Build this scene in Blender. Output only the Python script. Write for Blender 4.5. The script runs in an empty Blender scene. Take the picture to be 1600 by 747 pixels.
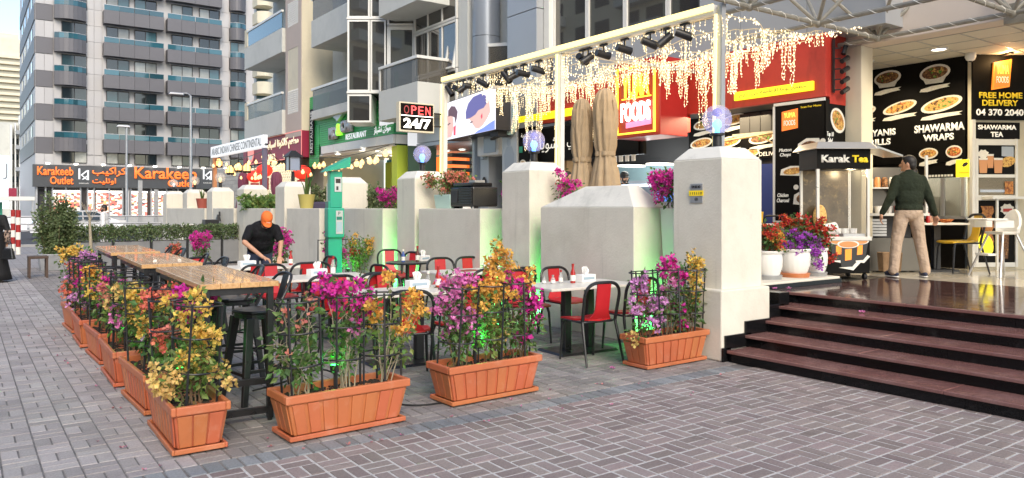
import bpy, bmesh, math, random, unicodedata
from mathutils import Vector, Matrix, noise as mnoise
rnd = random.Random(7)
scene = bpy.context.scene
col = scene.collection
rad = math.radians
PI = math.pi

# ------------------------------------------------------------------ camera, world, sun, exposure
FPX, CX, HY, EYE = 1191.0, 800.0, 325.0, 1.6
YAW = math.atan(860 / FPX)
FW = (math.sin(YAW), math.cos(YAW)); RT = (math.cos(YAW), -math.sin(YAW))
cam = bpy.data.cameras.new('camera'); camo = bpy.data.objects.new('camera', cam); col.objects.link(camo)
camo.location = (0, 0, EYE); camo.rotation_euler = (PI / 2, 0, -YAW)
cam.sensor_width = 36; cam.lens = FPX / 1600 * 36; cam.shift_y = -(373.5 - HY) / 1600
cam.clip_start = 0.05; cam.clip_end = 3000
scene.camera = camo
SUN_EL, SUN_AZ = rad(36), rad(200)          # azimuth measured from +Y clockwise: the glow comes from behind the camera's right
W = bpy.data.worlds.new('World'); scene.world = W; W.use_nodes = True
nt = W.node_tree; nt.nodes.clear()
sky = nt.nodes.new('ShaderNodeTexSky'); sky.sky_type = 'NISHITA'; sky.sun_disc = False
sky.sun_elevation = SUN_EL; sky.sun_rotation = SUN_AZ; sky.air_density = 1.0; sky.dust_density = 1.4; sky.ozone_density = 1.0
bg = nt.nodes.new('ShaderNodeBackground'); bg.inputs[1].default_value = 0.15
wo = nt.nodes.new('ShaderNodeOutputWorld')
nt.links.new(sky.outputs[0], bg.inputs[0]); nt.links.new(bg.outputs[0], wo.inputs[0])
sl = bpy.data.lights.new('sun', 'SUN'); sl.energy = 1.15; sl.angle = rad(30); sl.color = (1.0, 0.87, 0.68)
so = bpy.data.objects.new('sun', sl); col.objects.link(so)
sd = Vector((math.sin(SUN_AZ) * math.cos(SUN_EL), math.cos(SUN_AZ) * math.cos(SUN_EL), math.sin(SUN_EL)))
so.rotation_euler = sd.to_track_quat('Z', 'Y').to_euler()
scene.view_settings.view_transform = 'Standard'; scene.view_settings.look = 'None'
scene.view_settings.exposure = 1.05; scene.view_settings.gamma = 1.0
scene.view_settings.use_curve_mapping = False
scene.render.engine = 'CYCLES'
scene.cycles.max_bounces = 6; scene.cycles.diffuse_bounces = 3; scene.cycles.glossy_bounces = 3; scene.cycles.transparent_max_bounces = 8
scene.cycles.use_denoising = True

# ------------------------------------------------------------------ pixel helpers: a photo point on a plane of known place
def ray(px):
    k = (px - CX) / FPX; return FW[0] + RT[0] * k, FW[1] + RT[1] * k
def onX(px, X):
    d = ray(px); return X * d[1] / d[0]
def onY(px, Y):
    d = ray(px); return Y * d[0] / d[1]
def zX(px, py, X): return EYE + X / ray(px)[0] * (HY - py) / FPX
def zY(px, py, Y): return EYE + Y / ray(px)[1] * (HY - py) / FPX
def gnd(px, py, z=0.0):
    t = (EYE - z) * FPX / (py - HY); d = ray(px); return t * d[0], t * d[1]

# ------------------------------------------------------------------ materials
def mat(name, c, rough=0.6, metal=0.0, nz=None, bump=None, emis=None, es=1.0, isl=0.0, alpha=1.0, trans=0.0, rgh_nz=0.0, coat=0.0, samp=None, streak=None, hue=0.0, c2=None, sub=0.0, spec=.5, world=False, stain=None):
    """nz=(scale, amount) fine value noise; c2=(colour, scale, lo, hi) blotches of a second colour; isl random value per mesh island"""
    m = bpy.data.materials.new(name); m.use_nodes = True; M[name] = m
    n = m.node_tree.nodes; L = m.node_tree.links; p = n['Principled BSDF']
    c = tuple(c) + (1,) if len(c) == 3 else c
    p.inputs['Base Color'].default_value = c; p.inputs['Roughness'].default_value = rough; p.inputs['Metallic'].default_value = metal
    p.inputs['Coat Weight'].default_value = coat; p.inputs['Specular IOR Level'].default_value = spec
    if trans: p.inputs['Transmission Weight'].default_value = trans
    if alpha < 1: p.inputs['Alpha'].default_value = alpha
    tc = n.new('ShaderNodeTexCoord')
    class _W: outputs = {}
    if world: g0 = n.new('ShaderNodeNewGeometry'); w_ = _W(); w_.outputs = {'Object': g0.outputs['Position']}; tc = w_
    src = None
    def rgb(v):
        x = n.new('ShaderNodeRGB'); x.outputs[0].default_value = v; return x.outputs[0]
    if c2:
        t = n.new('ShaderNodeTexNoise'); t.inputs['Scale'].default_value = c2[1]; t.inputs['Detail'].default_value = 6; t.inputs['Roughness'].default_value = .65
        L.new(tc.outputs['Object'], t.inputs['Vector'])
        r = n.new('ShaderNodeMapRange'); r.inputs['From Min'].default_value = c2[2]; r.inputs['From Max'].default_value = c2[3]
        L.new(t.outputs['Fac'], r.inputs['Value'])
        mx = n.new('ShaderNodeMix'); mx.data_type = 'RGBA'; L.new(r.outputs[0], mx.inputs['Factor'])
        mx.inputs['A'].default_value = c; mx.inputs['B'].default_value = tuple(c2[0]) + (1,); src = mx.outputs['Result']
    val = None
    def addv(o):
        nonlocal val
        if val is None: val = o
        else:
            a = n.new('ShaderNodeMath'); a.operation = 'MULTIPLY'; L.new(val, a.inputs[0]); L.new(o, a.inputs[1]); val = a.outputs[0]
    if nz:
        t = n.new('ShaderNodeTexNoise'); t.inputs['Scale'].default_value = nz[0]; t.inputs['Detail'].default_value = 8; t.inputs['Roughness'].default_value = .6
        if len(nz) > 2:
            mp = n.new('ShaderNodeMapping'); mp.inputs['Scale'].default_value = nz[2]; L.new(tc.outputs['Object'], mp.inputs[0]); L.new(mp.outputs[0], t.inputs['Vector'])
        else: L.new(tc.outputs['Object'], t.inputs['Vector'])
        r = n.new('ShaderNodeMapRange'); r.inputs['From Min'].default_value = .3; r.inputs['From Max'].default_value = .7
        r.inputs['To Min'].default_value = 1 - nz[1]; r.inputs['To Max'].default_value = 1 + nz[1] * .6
        L.new(t.outputs['Fac'], r.inputs['Value']); addv(r.outputs[0])
    if stain:
        for sc_, lo, hi, mu, st_ in stain:
            t = n.new('ShaderNodeTexNoise'); t.inputs['Scale'].default_value = sc_; t.inputs['Detail'].default_value = 7; t.inputs['Roughness'].default_value = .62
            mp = n.new('ShaderNodeMapping'); mp.inputs['Scale'].default_value = st_; mp.inputs['Location'].default_value = (sc_ * 3.1, 1.7, mu); L.new(tc.outputs['Object'], mp.inputs[0]); L.new(mp.outputs[0], t.inputs['Vector'])
            r = n.new('ShaderNodeMapRange'); r.inputs['From Min'].default_value = lo; r.inputs['From Max'].default_value = hi; r.inputs['To Min'].default_value = 1; r.inputs['To Max'].default_value = mu; L.new(t.outputs['Fac'], r.inputs['Value']); addv(r.outputs[0])
    if isl or hue:
        g = n.new('ShaderNodeNewGeometry'); oi = n.new('ShaderNodeObjectInfo')
        a = n.new('ShaderNodeMath'); a.operation = 'ADD'; L.new(g.outputs['Random Per Island'], a.inputs[0]); L.new(oi.outputs['Random'], a.inputs[1])
        fr = n.new('ShaderNodeMath'); fr.operation = 'FRACT'; L.new(a.outputs[0], fr.inputs[0])
        r = n.new('ShaderNodeMapRange'); r.inputs['To Min'].default_value = 1 - isl; r.inputs['To Max'].default_value = 1 + isl * .8
        L.new(fr.outputs[0], r.inputs['Value']); addv(r.outputs[0])
    if val is not None or hue:
        h = n.new('ShaderNodeHueSaturation')
        if src: L.new(src, h.inputs['Color'])
        else: h.inputs['Color'].default_value = c
        if val is not None: L.new(val, h.inputs['Value'])
        if hue:
            m2 = n.new('ShaderNodeMath'); m2.operation = 'MULTIPLY'; m2.inputs[1].default_value = 7.31; L.new(fr.outputs[0], m2.inputs[0])
            m3 = n.new('ShaderNodeMath'); m3.operation = 'FRACT'; L.new(m2.outputs[0], m3.inputs[0])
            r = n.new('ShaderNodeMapRange'); r.inputs['To Min'].default_value = .5 - hue; r.inputs['To Max'].default_value = .5 + hue
            L.new(m3.outputs[0], r.inputs['Value']); L.new(r.outputs[0], h.inputs['Hue'])
        src = h.outputs[0]
    if src: L.new(src, p.inputs['Base Color'])
    if rgh_nz:
        t = n.new('ShaderNodeTexNoise'); t.inputs['Scale'].default_value = 6; t.inputs['Detail'].default_value = 5; L.new(tc.outputs['Object'], t.inputs['Vector'])
        r = n.new('ShaderNodeMapRange'); r.inputs['From Min'].default_value = .3; r.inputs['From Max'].default_value = .7
        r.inputs['To Min'].default_value = max(.02, rough - rgh_nz); r.inputs['To Max'].default_value = rough + rgh_nz
        L.new(t.outputs['Fac'], r.inputs['Value']); L.new(r.outputs[0], p.inputs['Roughness'])
    if bump:
        t = n.new('ShaderNodeTexNoise'); t.inputs['Scale'].default_value = bump[0]; t.inputs['Detail'].default_value = 8; L.new(tc.outputs['Object'], t.inputs['Vector'])
        b = n.new('ShaderNodeBump'); b.inputs['Strength'].default_value = bump[1]; b.inputs['Distance'].default_value = bump[2] if len(bump) > 2 else .01
        L.new(t.outputs['Fac'], b.inputs['Height']); L.new(b.outputs[0], p.inputs['Normal'])
    if emis:
        p.inputs['Emission Color'].default_value = tuple(emis) + (1,); p.inputs['Emission Strength'].default_value = es
        m.cycles.emission_sampling = samp or 'NONE'
    if sub:      # thin leaf: some light comes through
        tr = n.new('ShaderNodeBsdfTranslucent'); ms = n.new('ShaderNodeMixShader'); ms.inputs[0].default_value = sub
        if src: L.new(src, tr.inputs[0])
        else: tr.inputs[0].default_value = c
        L.new(p.outputs[0], ms.inputs[1]); L.new(tr.outputs[0], ms.inputs[2]); L.new(ms.outputs[0], n['Material Output'].inputs[0])
    return m

def glassmat(name, tint, opac=.55, rough=.04):
    m = bpy.data.materials.new(name); m.use_nodes = True; M[name] = m
    n = m.node_tree.nodes; L = m.node_tree.links; p = n['Principled BSDF']
    p.inputs['Base Color'].default_value = tuple(tint) + (1,); p.inputs['Roughness'].default_value = rough; p.inputs['IOR'].default_value = 1.6
    p.inputs['Alpha'].default_value = opac
    return m

M = {}
def dm(k, *a, **kw): M[k] = mat(k, *a, **kw); return M[k]
dm('plaster', (.69, .655, .56), .85, nz=(2.2, .06), bump=(38, .35), c2=((.60, .56, .47), 1.3, .5, .75), world=True, stain=[(2.4, .60, .70, .88, (2.6, 2.6, .16)), (5, .64, .72, .91, (1, 1, 1)), (26, .70, .76, .78, (1, 1, 1))])
dm('plaster_cap', (.72, .70, .63), .85, nz=(3, .08), bump=(40, .2), c2=((.52, .51, .46), 2.5, .52, .75), world=True, stain=[(4, .58, .72, .82, (1, 1, 1))])
dm('cream', (.70, .64, .48), .85, nz=(.6, .06), bump=(30, .08), c2=((.54, .50, .40), .5, .5, .8))
dm('pinkish_shade', (.52, .44, .385), .85, nz=(.7, .06), bump=(30, .08))
dm('greywall', (.58, .59, .55), .85, nz=(.5, .06), bump=(30, .08), c2=((.44, .46, .43), .6, .5, .8))
dm('panel', (.40, .42, .44), .32, .25, nz=(.4, .05), isl=.03)
dm('panel_dark', (.30, .33, .37), .3, .3, nz=(.4, .05))
dm('white_frame', (.72, .72, .68), .4, nz=(3, .04))
dm('white', (.78, .78, .74), .55, nz=(5, .04))
dm('black', (.018, .018, .02), .42, nz=(9, .2))
dm('black_metal', (.016, .016, .018), .34, nz=(14, .25), rgh_nz=.12)
dm('black_gloss', (.012, .012, .014), .16, nz=(9, .2))
dm('board', (.006, .0055, .005), .5, nz=(4, .35), spec=.10)
dm('rubber', (.012, .012, .013), .7)
dm('dark', (.03, .03, .032), .6)
dm('red_fascia', (.46, .034, .02), .5, nz=(1.6, .2), c2=((.30, .02, .012), 1.1, .5, .75), bump=(3, .1), stain=[(6, .55, .7, .78, (1, 1, .25))])
dm('red_box', (.34, .018, .016), .4, nz=(2, .12))
dm('chair_red', (.48, .016, .022), .42, nz=(6, .1), rgh_nz=.1)
dm('terracotta', (.50, .145, .058), .5, nz=(3.5, .10), bump=(80, .06), c2=((.55, .25, .15), 5, .54, .8), hue=.008, world=True, stain=[(3, .56, .7, .84, (1, 1, .5)), (30, .68, .74, .72, (1, 1, .6))])
dm('soil', (.035, .022, .016), .95, nz=(60, .7), bump=(45, 1.0), c2=((.16, .13, .10), 70, .62, .7))
dm('marble', (.70, .67, .60), .3, nz=(5, .05), c2=((.55, .50, .42), 7, .55, .8))
dm('steel', (.52, .51, .48), .32, .55, nz=(2, .08), rgh_nz=.06)
dm('alu', (.55, .55, .55), .4, .8, nz=(3, .08))
dm('galv', (.42, .43, .44), .45, .6, nz=(6, .12))
dm('truss', (.28, .265, .22), .55, .2, nz=(12, .2))
dm('granite', (.22, .105, .095), .2, nz=(160, .5), rgh_nz=.07, c2=((.29, .17, .155), 2.2, .45, .7))
dm('granite_floor', (.10, .050, .044), .10, nz=(160, .5), rgh_nz=.05, c2=((.16, .09, .08), 1.6, .45, .7), isl=.2)
dm('black_stone', (.008, .008, .009), .16, nz=(90, .4), isl=.3, spec=.28, c2=((.05, .05, .052), 3, .6, .8))
dm('cream_tile', (.58, .53, .43), .12, nz=(2, .06), isl=.06)
dm('terrace_tile', (.40, .36, .30), .5, nz=(5, .15))
dm('joint_light', (.49, .48, .465), .95, nz=(20, .25), bump=(60, .4))
dm('joint_dark', (.17, .162, .158), .95, nz=(14, .4), bump=(60, .4))
def paver(k, c, cc): dm(k, c, .82, nz=(70, .22), isl=.22, hue=.02, bump=(150, .35), c2=(cc, 1.1, .46, .72), world=True, stain=[(.75, .56, .70, .80, (1, 1, 1)), (3.2, .64, .70, .74, (1, 1, 1)), (11, .71, .75, .60, (1, 1, 1))])
paver('paver_red', (.245, .198, .188), (.30, .255, .24))
paver('paver_grey', (.36, .335, .325), (.29, .262, .258))
paver('paver_blue', (.215, .235, .25), (.27, .275, .275))
paver('paver_mid', (.245, .225, .215), (.32, .29, .265))
dm('asphalt', (.055, .056, .06), .9, nz=(25, .25), bump=(90, .3))
dm('kerb', (.42, .42, .41), .85, nz=(6, .12))
dm('leaf', (.095, .18, .045), .5, isl=.5, hue=.035, sub=.35)
dm('leaf_light', (.18, .28, .07), .5, isl=.45, hue=.04, sub=.4)
dm('leaf_hedge', (.135, .19, .075), .5, isl=.55, hue=.03, sub=.3)
dm('leaf_bush', (.15, .20, .085), .55, isl=.5, hue=.03, sub=.3)
dm('twig', (.16, .105, .06), .85, nz=(30, .3))
dm('stem_pale', (.36, .31, .22), .85, nz=(30, .25))
FL = {}
def fl(k, c): FL[k] = mat('bract_' + k, c, .6, isl=.28, hue=.018, sub=.38)
fl('magenta', (.78, .05, .42)); fl('pink', (.78, .24, .54)); fl('mauve', (.72, .34, .66)); fl('orange', (.86, .50, .11)); fl('yellow', (.84, .58, .13))
fl('cream', (.80, .58, .20)); fl('coral', (.80, .21, .14)); fl('salmon', (.75, .28, .20)); fl('purple', (.46, .09, .58)); fl('scarlet', (.60, .06, .03))
dm('hedge_box', (.20, .205, .21), .6, nz=(4, .1))
dm('beige_cloth', (.45, .34, .215), .85, nz=(8, .12), bump=(70, .2))
dm('skin', (.50, .27, .17), .55, nz=(20, .08)); dm('skin_dark', (.33, .175, .11), .55, nz=(20, .08))
dm('hair', (.010, .008, .007), .5, nz=(90, .4))
dm('shirt_black', (.010, .010, .013), .85, nz=(12, .3), bump=(8, 1.0, .05), spec=.25); dm('sweater', (.022, .030, .019), .9, nz=(40, .25), bump=(7, 1.0, .05), spec=.2)
dm('khaki', (.46, .35, .26), .85, nz=(5, .05), bump=(8, 1.0, .06), spec=.2); dm('navy', (.02, .026, .06), .6); dm('sole', (.72, .70, .66), .6)
dm('white_cloth', (.74, .74, .74), .85, nz=(9, .06), bump=(14, .3)); dm('cap_orange', (.80, .16, .028), .8, nz=(20, .08)); dm('denim', (.03, .04, .08), .85, nz=(30, .3))
dm('abaya', (.006, .006, .007), .8, nz=(8, .4))
dm('tea_green', (.016, .34, .215), .42, nz=(3, .06)); dm('tea_dark', (.010, .17, .125), .45, nz=(3, .06))
dm('slat_green', (.045, .44, .12), .45, nz=(2, .08)); dm('green_dark', (.006, .05, .025), .5)
dm('lime', (.50, .62, .06), .6, nz=(1, .05)); dm('teal_wall', (.10, .33, .42), .6)
dm('crimson', (.30, .018, .055), .5, nz=(1, .08)); dm('rust', (.30, .07, .05), .6)
dm('cladding', (.45, .44, .435), .55, nz=(.25, .04), isl=.05); dm('band', (.125, .122, .132), .5, .1, nz=(.3, .06), isl=.06)
dm('curtain_glass', (.30, .31, .29), .15, nz=(2, .2), isl=.3, coat=.5); dm('dark_glass', (.010, .018, .022), .05, isl=.5, coat=.6); dm('tower_glass', (.035, .085, .10), .08, .0, isl=.85, coat=.5); dm('teal_glass', (.020, .095, .125), .06, 0, isl=.45, coat=.6)
dm('smoke_glass', (.16, .155, .145), .02, .75, isl=.2, coat=.5); dm('rail_glass', (.085, .08, .07), .16, .0, isl=.2, spec=.35)
dm('cabinet_dark', (.10, .095, .085), .35, .4, nz=(3, .1)); dm('sign_grey', (.055, .06, .065), .45, nz=(2, .1)); dm('cardboard', (.36, .22, .10), .85, nz=(3, .1))
dm('ceiling', (.62, .59, .50), .8, isl=.05); dm('brick_white', (.50, .48, .44), .8, nz=(5, .1), isl=.1)
dm('cart_wood', (.5, .33, .18), .7); dm('paper', (.82, .81, .78), .8); dm('bag', (.28, .18, .10), .85, nz=(8, .25), bump=(15, .8))
dm('yellow_seat', (.72, .45, .02), .4); dm('ketchup', (.40, .012, .008), .15, coat=.6); dm('sauce_dark', (.10, .02, .01), .1, coat=.7); dm('clear', (.6, .6, .58), .1, alpha=.4)
dm('food', (.42, .17, .04), .7, c2=((.80, .52, .15), 34, .42, .6), nz=(50, .5)); dm('food_rice', (.75, .47, .13), .7, c2=((.30, .09, .02), 30, .52, .62), nz=(50, .4))
dm('food_dark', (.12, .055, .025), .7, c2=((.48, .24, .09), 40, .5, .62), nz=(50, .4)); dm('food_green', (.05, .26, .03), .7, c2=((.35, .45, .1), 40, .5, .62)); dm('food_red', (.55, .12, .03), .7, c2=((.85, .45, .1), 40, .5, .62), nz=(40, .4))
dm('meat', (.55, .23, .05), .6, c2=((.24, .07, .02), 22, .48, .6), nz=(40, .35), bump=(20, 1)); dm('tea', (.62, .27, .09), .3)
dm('print_white', (.80, .78, .70), .6, nz=(40, .15)); dm('print_skin', (.75, .42, .34), .6, nz=(4, .2)); dm('print_violet', (.12, .10, .34), .6, nz=(30, .6))
E1 = lambda k, c, s, base=None, **kw: dm(k, base or c, .5, emis=c, es=s, **kw)
E1('led_warm', (1.0, .83, .52), .95); E1('led_strip', (1.0, .82, .32), .8); E1('led_white', (1.0, .94, .82), 3.5); E1('neon_yellow', (1.0, .80, .06), .7); E1('yellow_sign', (1.0, .86, .02), .55, (.8, .65, .02))
E1('white_lit', (.95, .97, 1.0), .34, (.45, .45, .47)); E1('cool_lit', (.80, .90, 1.0), .6); E1('pink_lit', (1.0, .22, .42), .5); E1('neon_red', (1.0, .07, .07), 1.2); E1('neon_dim', (.3, .05, .05), .3); E1('open_white', (1.0, .96, .84), 1.6)
E1('orange_lit', (1.0, .20, .03), .55, (.7, .12, .02)); E1('bulb_warm', (1.0, .62, .26), .85); E1('bulb_blue', (.10, .35, 1.0), 2.2); E1('screen', (.92, .90, 1.0), .62, (.3, .3, .3)); E1('screen_skin', (1.0, .62, .55), .42, (.2, .14, .12)); E1('screen_violet', (.22, .20, .60), .30, (.05, .05, .12)); E1('screen_hair', (.26, .14, .20), .22, (.06, .03, .05)); E1('screen_red', (.75, .05, .08), .7); E1('screen_line', (.55, .28, .30), .5); E1('screen_blue', (.16, .22, .62), .6)
E1('green_led', (.04, 1.0, .12), 3.0); E1('lantern', (1.0, .55, .18), 1.3); E1('lime_lit', (.35, 1.0, .06), .6); E1('yellow_print', (.85, .62, .02), .12); E1('menu_white', (.9, .88, .80), .16); E1('logo_orange', (1.0, .30, .03), .45, (.7, .2, .02)); E1('logo_glow', (1.0, .62, .08), .9); E1('kitchen_glow', (.6, .9, 1.0), .10, (.16, .24, .25))
M['globe_glass'] = glassmat('globe_glass', (.78, .72, 1.0), .30); M['globe_clear'] = glassmat('globe_clear', (.8, .75, .68), .28); M['cart_glass'] = glassmat('cart_glass', (.5, .5, .45), .04); M['cart_glass'].node_tree.nodes['Principled BSDF'].inputs['IOR'].default_value = 1.15
M['rail_glass'] = glassmat('rail_glass', (.13, .12, .10), .62, .08); M['rail_glass'].node_tree.nodes['Principled BSDF'].inputs['IOR'].default_value = 1.3; M['shop_glass'] = glassmat('shop_glass', (.05, .06, .06), .22); M['brown_glass'] = glassmat('brown_glass', (.10, .085, .07), .45)
# products on lit shop shelves far across the road: blocks of colour, the shop light put in as glow
def shelf_mat():
    m = mat('shelf_goods', (.5, .4, .35), .7); n = m.node_tree.nodes; L = m.node_tree.links; p = n['Principled BSDF']
    tc = n.new('ShaderNodeTexCoord'); mp = n.new('ShaderNodeMapping'); mp.inputs['Scale'].default_value = (4.2, 4.2, 6.5); L.new(tc.outputs['Object'], mp.inputs[0])
    v = n.new('ShaderNodeTexVoronoi'); v.distance = 'CHEBYCHEV'; v.inputs['Scale'].default_value = 1.0; v.inputs['Randomness'].default_value = .6; L.new(mp.outputs[0], v.inputs['Vector'])
    r = n.new('ShaderNodeValToRGB'); e = r.color_ramp.elements; r.color_ramp.interpolation = 'CONSTANT'
    e[0].position = 0; e[0].color = (.75, .13, .10, 1); e[1].position = .22; e[1].color = (.85, .55, .45, 1)
    for q, cc in ((.42, (.9, .82, .68, 1)), (.62, (.10, .07, .07, 1)), (.74, (.92, .88, .8, 1)), (.88, (.7, .35, .15, 1))):
        x = e.new(q); x.color = cc
    s = n.new('ShaderNodeSeparateColor'); L.new(v.outputs['Color'], s.inputs[0]); L.new(s.outputs[0], r.inputs[0])
    L.new(r.outputs[0], p.inputs['Base Color']); L.new(r.outputs[0], p.inputs['Emission Color']); p.inputs['Emission Strength'].default_value = .55; m.cycles.emission_sampling = 'NONE'
    M['shelf_goods'] = m
shelf_mat()
def wood_mat():
    m = mat('table_wood', (.5, .3, .14), .3); n = m.node_tree.nodes; L = m.node_tree.links; p = n['Principled BSDF']
    tc = n.new('ShaderNodeTexCoord'); mp = n.new('ShaderNodeMapping'); mp.inputs['Scale'].default_value = (14, .7, 14); L.new(tc.outputs['Object'], mp.inputs[0])
    t = n.new('ShaderNodeTexNoise'); t.inputs['Scale'].default_value = 3.2; t.inputs['Detail'].default_value = 9; L.new(mp.outputs[0], t.inputs['Vector'])
    r = n.new('ShaderNodeValToRGB'); e = r.color_ramp.elements; e[0].position = .32; e[0].color = (.47, .25, .10, 1); e[1].position = .72; e[1].color = (.66, .42, .20, 1)
    g = n.new('ShaderNodeNewGeometry'); oi = n.new('ShaderNodeObjectInfo'); h = n.new('ShaderNodeHueSaturation')
    q = n.new('ShaderNodeMapRange'); q.inputs['To Min'].default_value = .93; q.inputs['To Max'].default_value = 1.08; L.new(oi.outputs['Random'], q.inputs['Value'])
    L.new(q.outputs[0], h.inputs['Value']); L.new(t.outputs['Fac'], r.inputs[0]); L.new(r.outputs[0], h.inputs['Color']); L.new(h.outputs[0], p.inputs['Base Color'])
    p.inputs['Roughness'].default_value = .26; p.inputs['Coat Weight'].default_value = .3
    M['table_wood'] = m
wood_mat()

# ------------------------------------------------------------------ mesh helpers
class B:
    def __init__(s): s.v = []; s.f = []; s.m = []; s.mi = 0
    def add(s, vs, fs):
        o = len(s.v); s.v.extend([tuple(x) for x in vs]); s.f.extend([tuple(i + o for i in f) for f in fs]); s.m.extend([s.mi] * len(fs)); return s
    def box(s, x0, y0, z0, x1, y1, z1, T=None):
        vs = [(x0, y0, z0), (x1, y0, z0), (x1, y1, z0), (x0, y1, z0), (x0, y0, z1), (x1, y0, z1), (x1, y1, z1), (x0, y1, z1)]
        if T: vs = [T @ Vector(v) for v in vs]
        return s.add(vs, [(3, 2, 1, 0), (4, 5, 6, 7), (0, 1, 5, 4), (1, 2, 6, 5), (2, 3, 7, 6), (3, 0, 4, 7)])
    def cbox(s, cx, cy, cz, sx, sy, sz, T=None): return s.box(cx - sx / 2, cy - sy / 2, cz - sz / 2, cx + sx / 2, cy + sy / 2, cz + sz / 2, T)
    def frus(s, cx, cy, z0, w0, d0, z1, w1, d1):
        vs = [(cx - w0 / 2, cy - d0 / 2, z0), (cx + w0 / 2, cy - d0 / 2, z0), (cx + w0 / 2, cy + d0 / 2, z0), (cx - w0 / 2, cy + d0 / 2, z0),
              (cx - w1 / 2, cy - d1 / 2, z1), (cx + w1 / 2, cy - d1 / 2, z1), (cx + w1 / 2, cy + d1 / 2, z1), (cx - w1 / 2, cy + d1 / 2, z1)]
        return s.add(vs, [(3, 2, 1, 0), (4, 5, 6, 7), (0, 1, 5, 4), (1, 2, 6, 5), (2, 3, 7, 6), (3, 0, 4, 7)])
    def quad(s, a, b, c, d): return s.add([a, b, c, d], [(0, 1, 2, 3)])
    def prism(s, poly, z0, z1):
        n = len(poly); vs = [(p[0], p[1], z0) for p in poly] + [(p[0], p[1], z1) for p in poly]
        return s.add(vs, [tuple(range(n - 1, -1, -1)), tuple(range(n, 2 * n))] + [(i, (i + 1) % n, (i + 1) % n + n, i + n) for i in range(n)])
    def sheet(s, poly, y, d=.003):
        """a flat print in the local xz plane facing -y"""
        n = len(poly); vs = [(p[0], y, p[1]) for p in poly] + [(p[0], y + d, p[1]) for p in poly]
        return s.add(vs, [tuple(range(n)), tuple(range(2 * n - 1, n - 1, -1))] + [((i + 1) % n, i, i + n, (i + 1) % n + n) for i in range(n)])
    def disc(s, x, z, rx, rz, y, d=.003, n=20, a=0):
        return s.sheet([(x + rx * math.cos(t) * math.cos(a) - rz * math.sin(t) * math.sin(a), z + rx * math.cos(t) * math.sin(a) + rz * math.sin(t) * math.cos(a)) for t in [i * 2 * PI / n for i in range(n)]], y, d)
    def tube(s, pts, r, n=8, closed=False, cap=True):
        pts = [Vector(p) for p in pts]; N = len(pts); rs = r if isinstance(r, (list, tuple)) else [r] * N
        o = len(s.v); prev = None
        for i, p in enumerate(pts):
            if closed: t = pts[(i + 1) % N] - pts[i - 1]
            else: t = pts[min(i + 1, N - 1)] - pts[max(i - 1, 0)]
            if t.length < 1e-9: t = Vector((0, 0, 1))
            t.normalize()
            if prev is None: u = t.orthogonal().normalized()
            else:
                u = prev - t * prev.dot(t)
                u = u.normalized() if u.length > 1e-6 else t.orthogonal().normalized()
            prev = u; w = t.cross(u)
            for k in range(n):
                a = 2 * PI * k / n; s.v.append(tuple(p + (u * math.cos(a) + w * math.sin(a)) * rs[i]))
        R = N if closed else N - 1
        for i in range(R):
            for k in range(n):
                j = (i + 1) % N
                s.f.append((o + i * n + k, o + i * n + (k + 1) % n, o + j * n + (k + 1) % n, o + j * n + k)); s.m.append(s.mi)
        if cap and not closed:
            s.f.append(tuple(o + k for k in range(n - 1, -1, -1))); s.f.append(tuple(o + (N - 1) * n + k for k in range(n))); s.m += [s.mi] * 2
        return s
    def lathe(s, prof, n=24, c=(0, 0, 0), wob=None):
        o = len(s.v)
        for (r, z) in prof:
            for k in range(n):
                a = 2 * PI * k / n; rr = r * (wob(a, z) if wob else 1); s.v.append((c[0] + rr * math.cos(a), c[1] + rr * math.sin(a), c[2] + z))
        for i in range(len(prof) - 1):
            for k in range(n):
                s.f.append((o + i * n + k, o + i * n + (k + 1) % n, o + (i + 1) * n + (k + 1) % n, o + (i + 1) * n + k)); s.m.append(s.mi)
        return s
    def ell(s, c, r, n=12, m=8, T=None):
        vs = []; fs = []
        for i in range(m + 1):
            th = PI * i / m
            for k in range(n):
                a = 2 * PI * k / n; v = Vector((r[0] * math.sin(th) * math.cos(a), r[1] * math.sin(th) * math.sin(a), -r[2] * math.cos(th)))
                if T: v = T @ v
                vs.append(v + Vector(c))
        for i in range(m):
            for k in range(n): fs.append((i * n + k, i * n + (k + 1) % n, (i + 1) * n + (k + 1) % n, (i + 1) * n + k))
        return s.add(vs, fs)
    def caps(s, p, q, r0, r1, n=10):
        """tapered limb with round ends"""
        p, q = Vector(p), Vector(q); d = (q - p); L = d.length or 1e-6; d = d / L
        pts = []; rs = []
        for a in (-80, -50, -25): pts.append(p + d * r0 * math.sin(rad(a))); rs.append(r0 * math.cos(rad(a)))
        pts.append(p); rs.append(r0); pts.append(q); rs.append(r1)
        for a in (25, 50, 80): pts.append(q + d * r1 * math.sin(rad(a))); rs.append(r1 * math.cos(rad(a)))
        return s.tube(pts, rs, n)
    def mesh(s, name, mats):
        me = bpy.data.meshes.new(name); me.from_pydata(s.v, [], s.f)
        if not isinstance(mats, (list, tuple)): mats = [mats]
        for m_ in mats: me.materials.append(M[m_] if isinstance(m_, str) else m_)
        if any(s.m): me.polygons.foreach_set('material_index', s.m)
        me.update(); return me
    def build(s, name, mats, parent=None, smooth=False, bevel=0, loc=None, rz=0, seg=2):
        me = s.mesh(name, mats)
        if smooth: me.polygons.foreach_set('use_smooth', [True] * len(me.polygons))
        o = bpy.data.objects.new(name, me); col.objects.link(o)
        if parent: o.parent = parent
        if loc: o.location = loc
        if rz: o.rotation_euler.z = rz
        if bevel:
            b = o.modifiers.new('bevel', 'BEVEL'); b.width = bevel; b.segments = seg; b.limit_method = 'ANGLE'; b.angle_limit = rad(40)
        if smooth == 'auto':
            me.set_sharp_from_angle(angle=rad(38))
        return o
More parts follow.
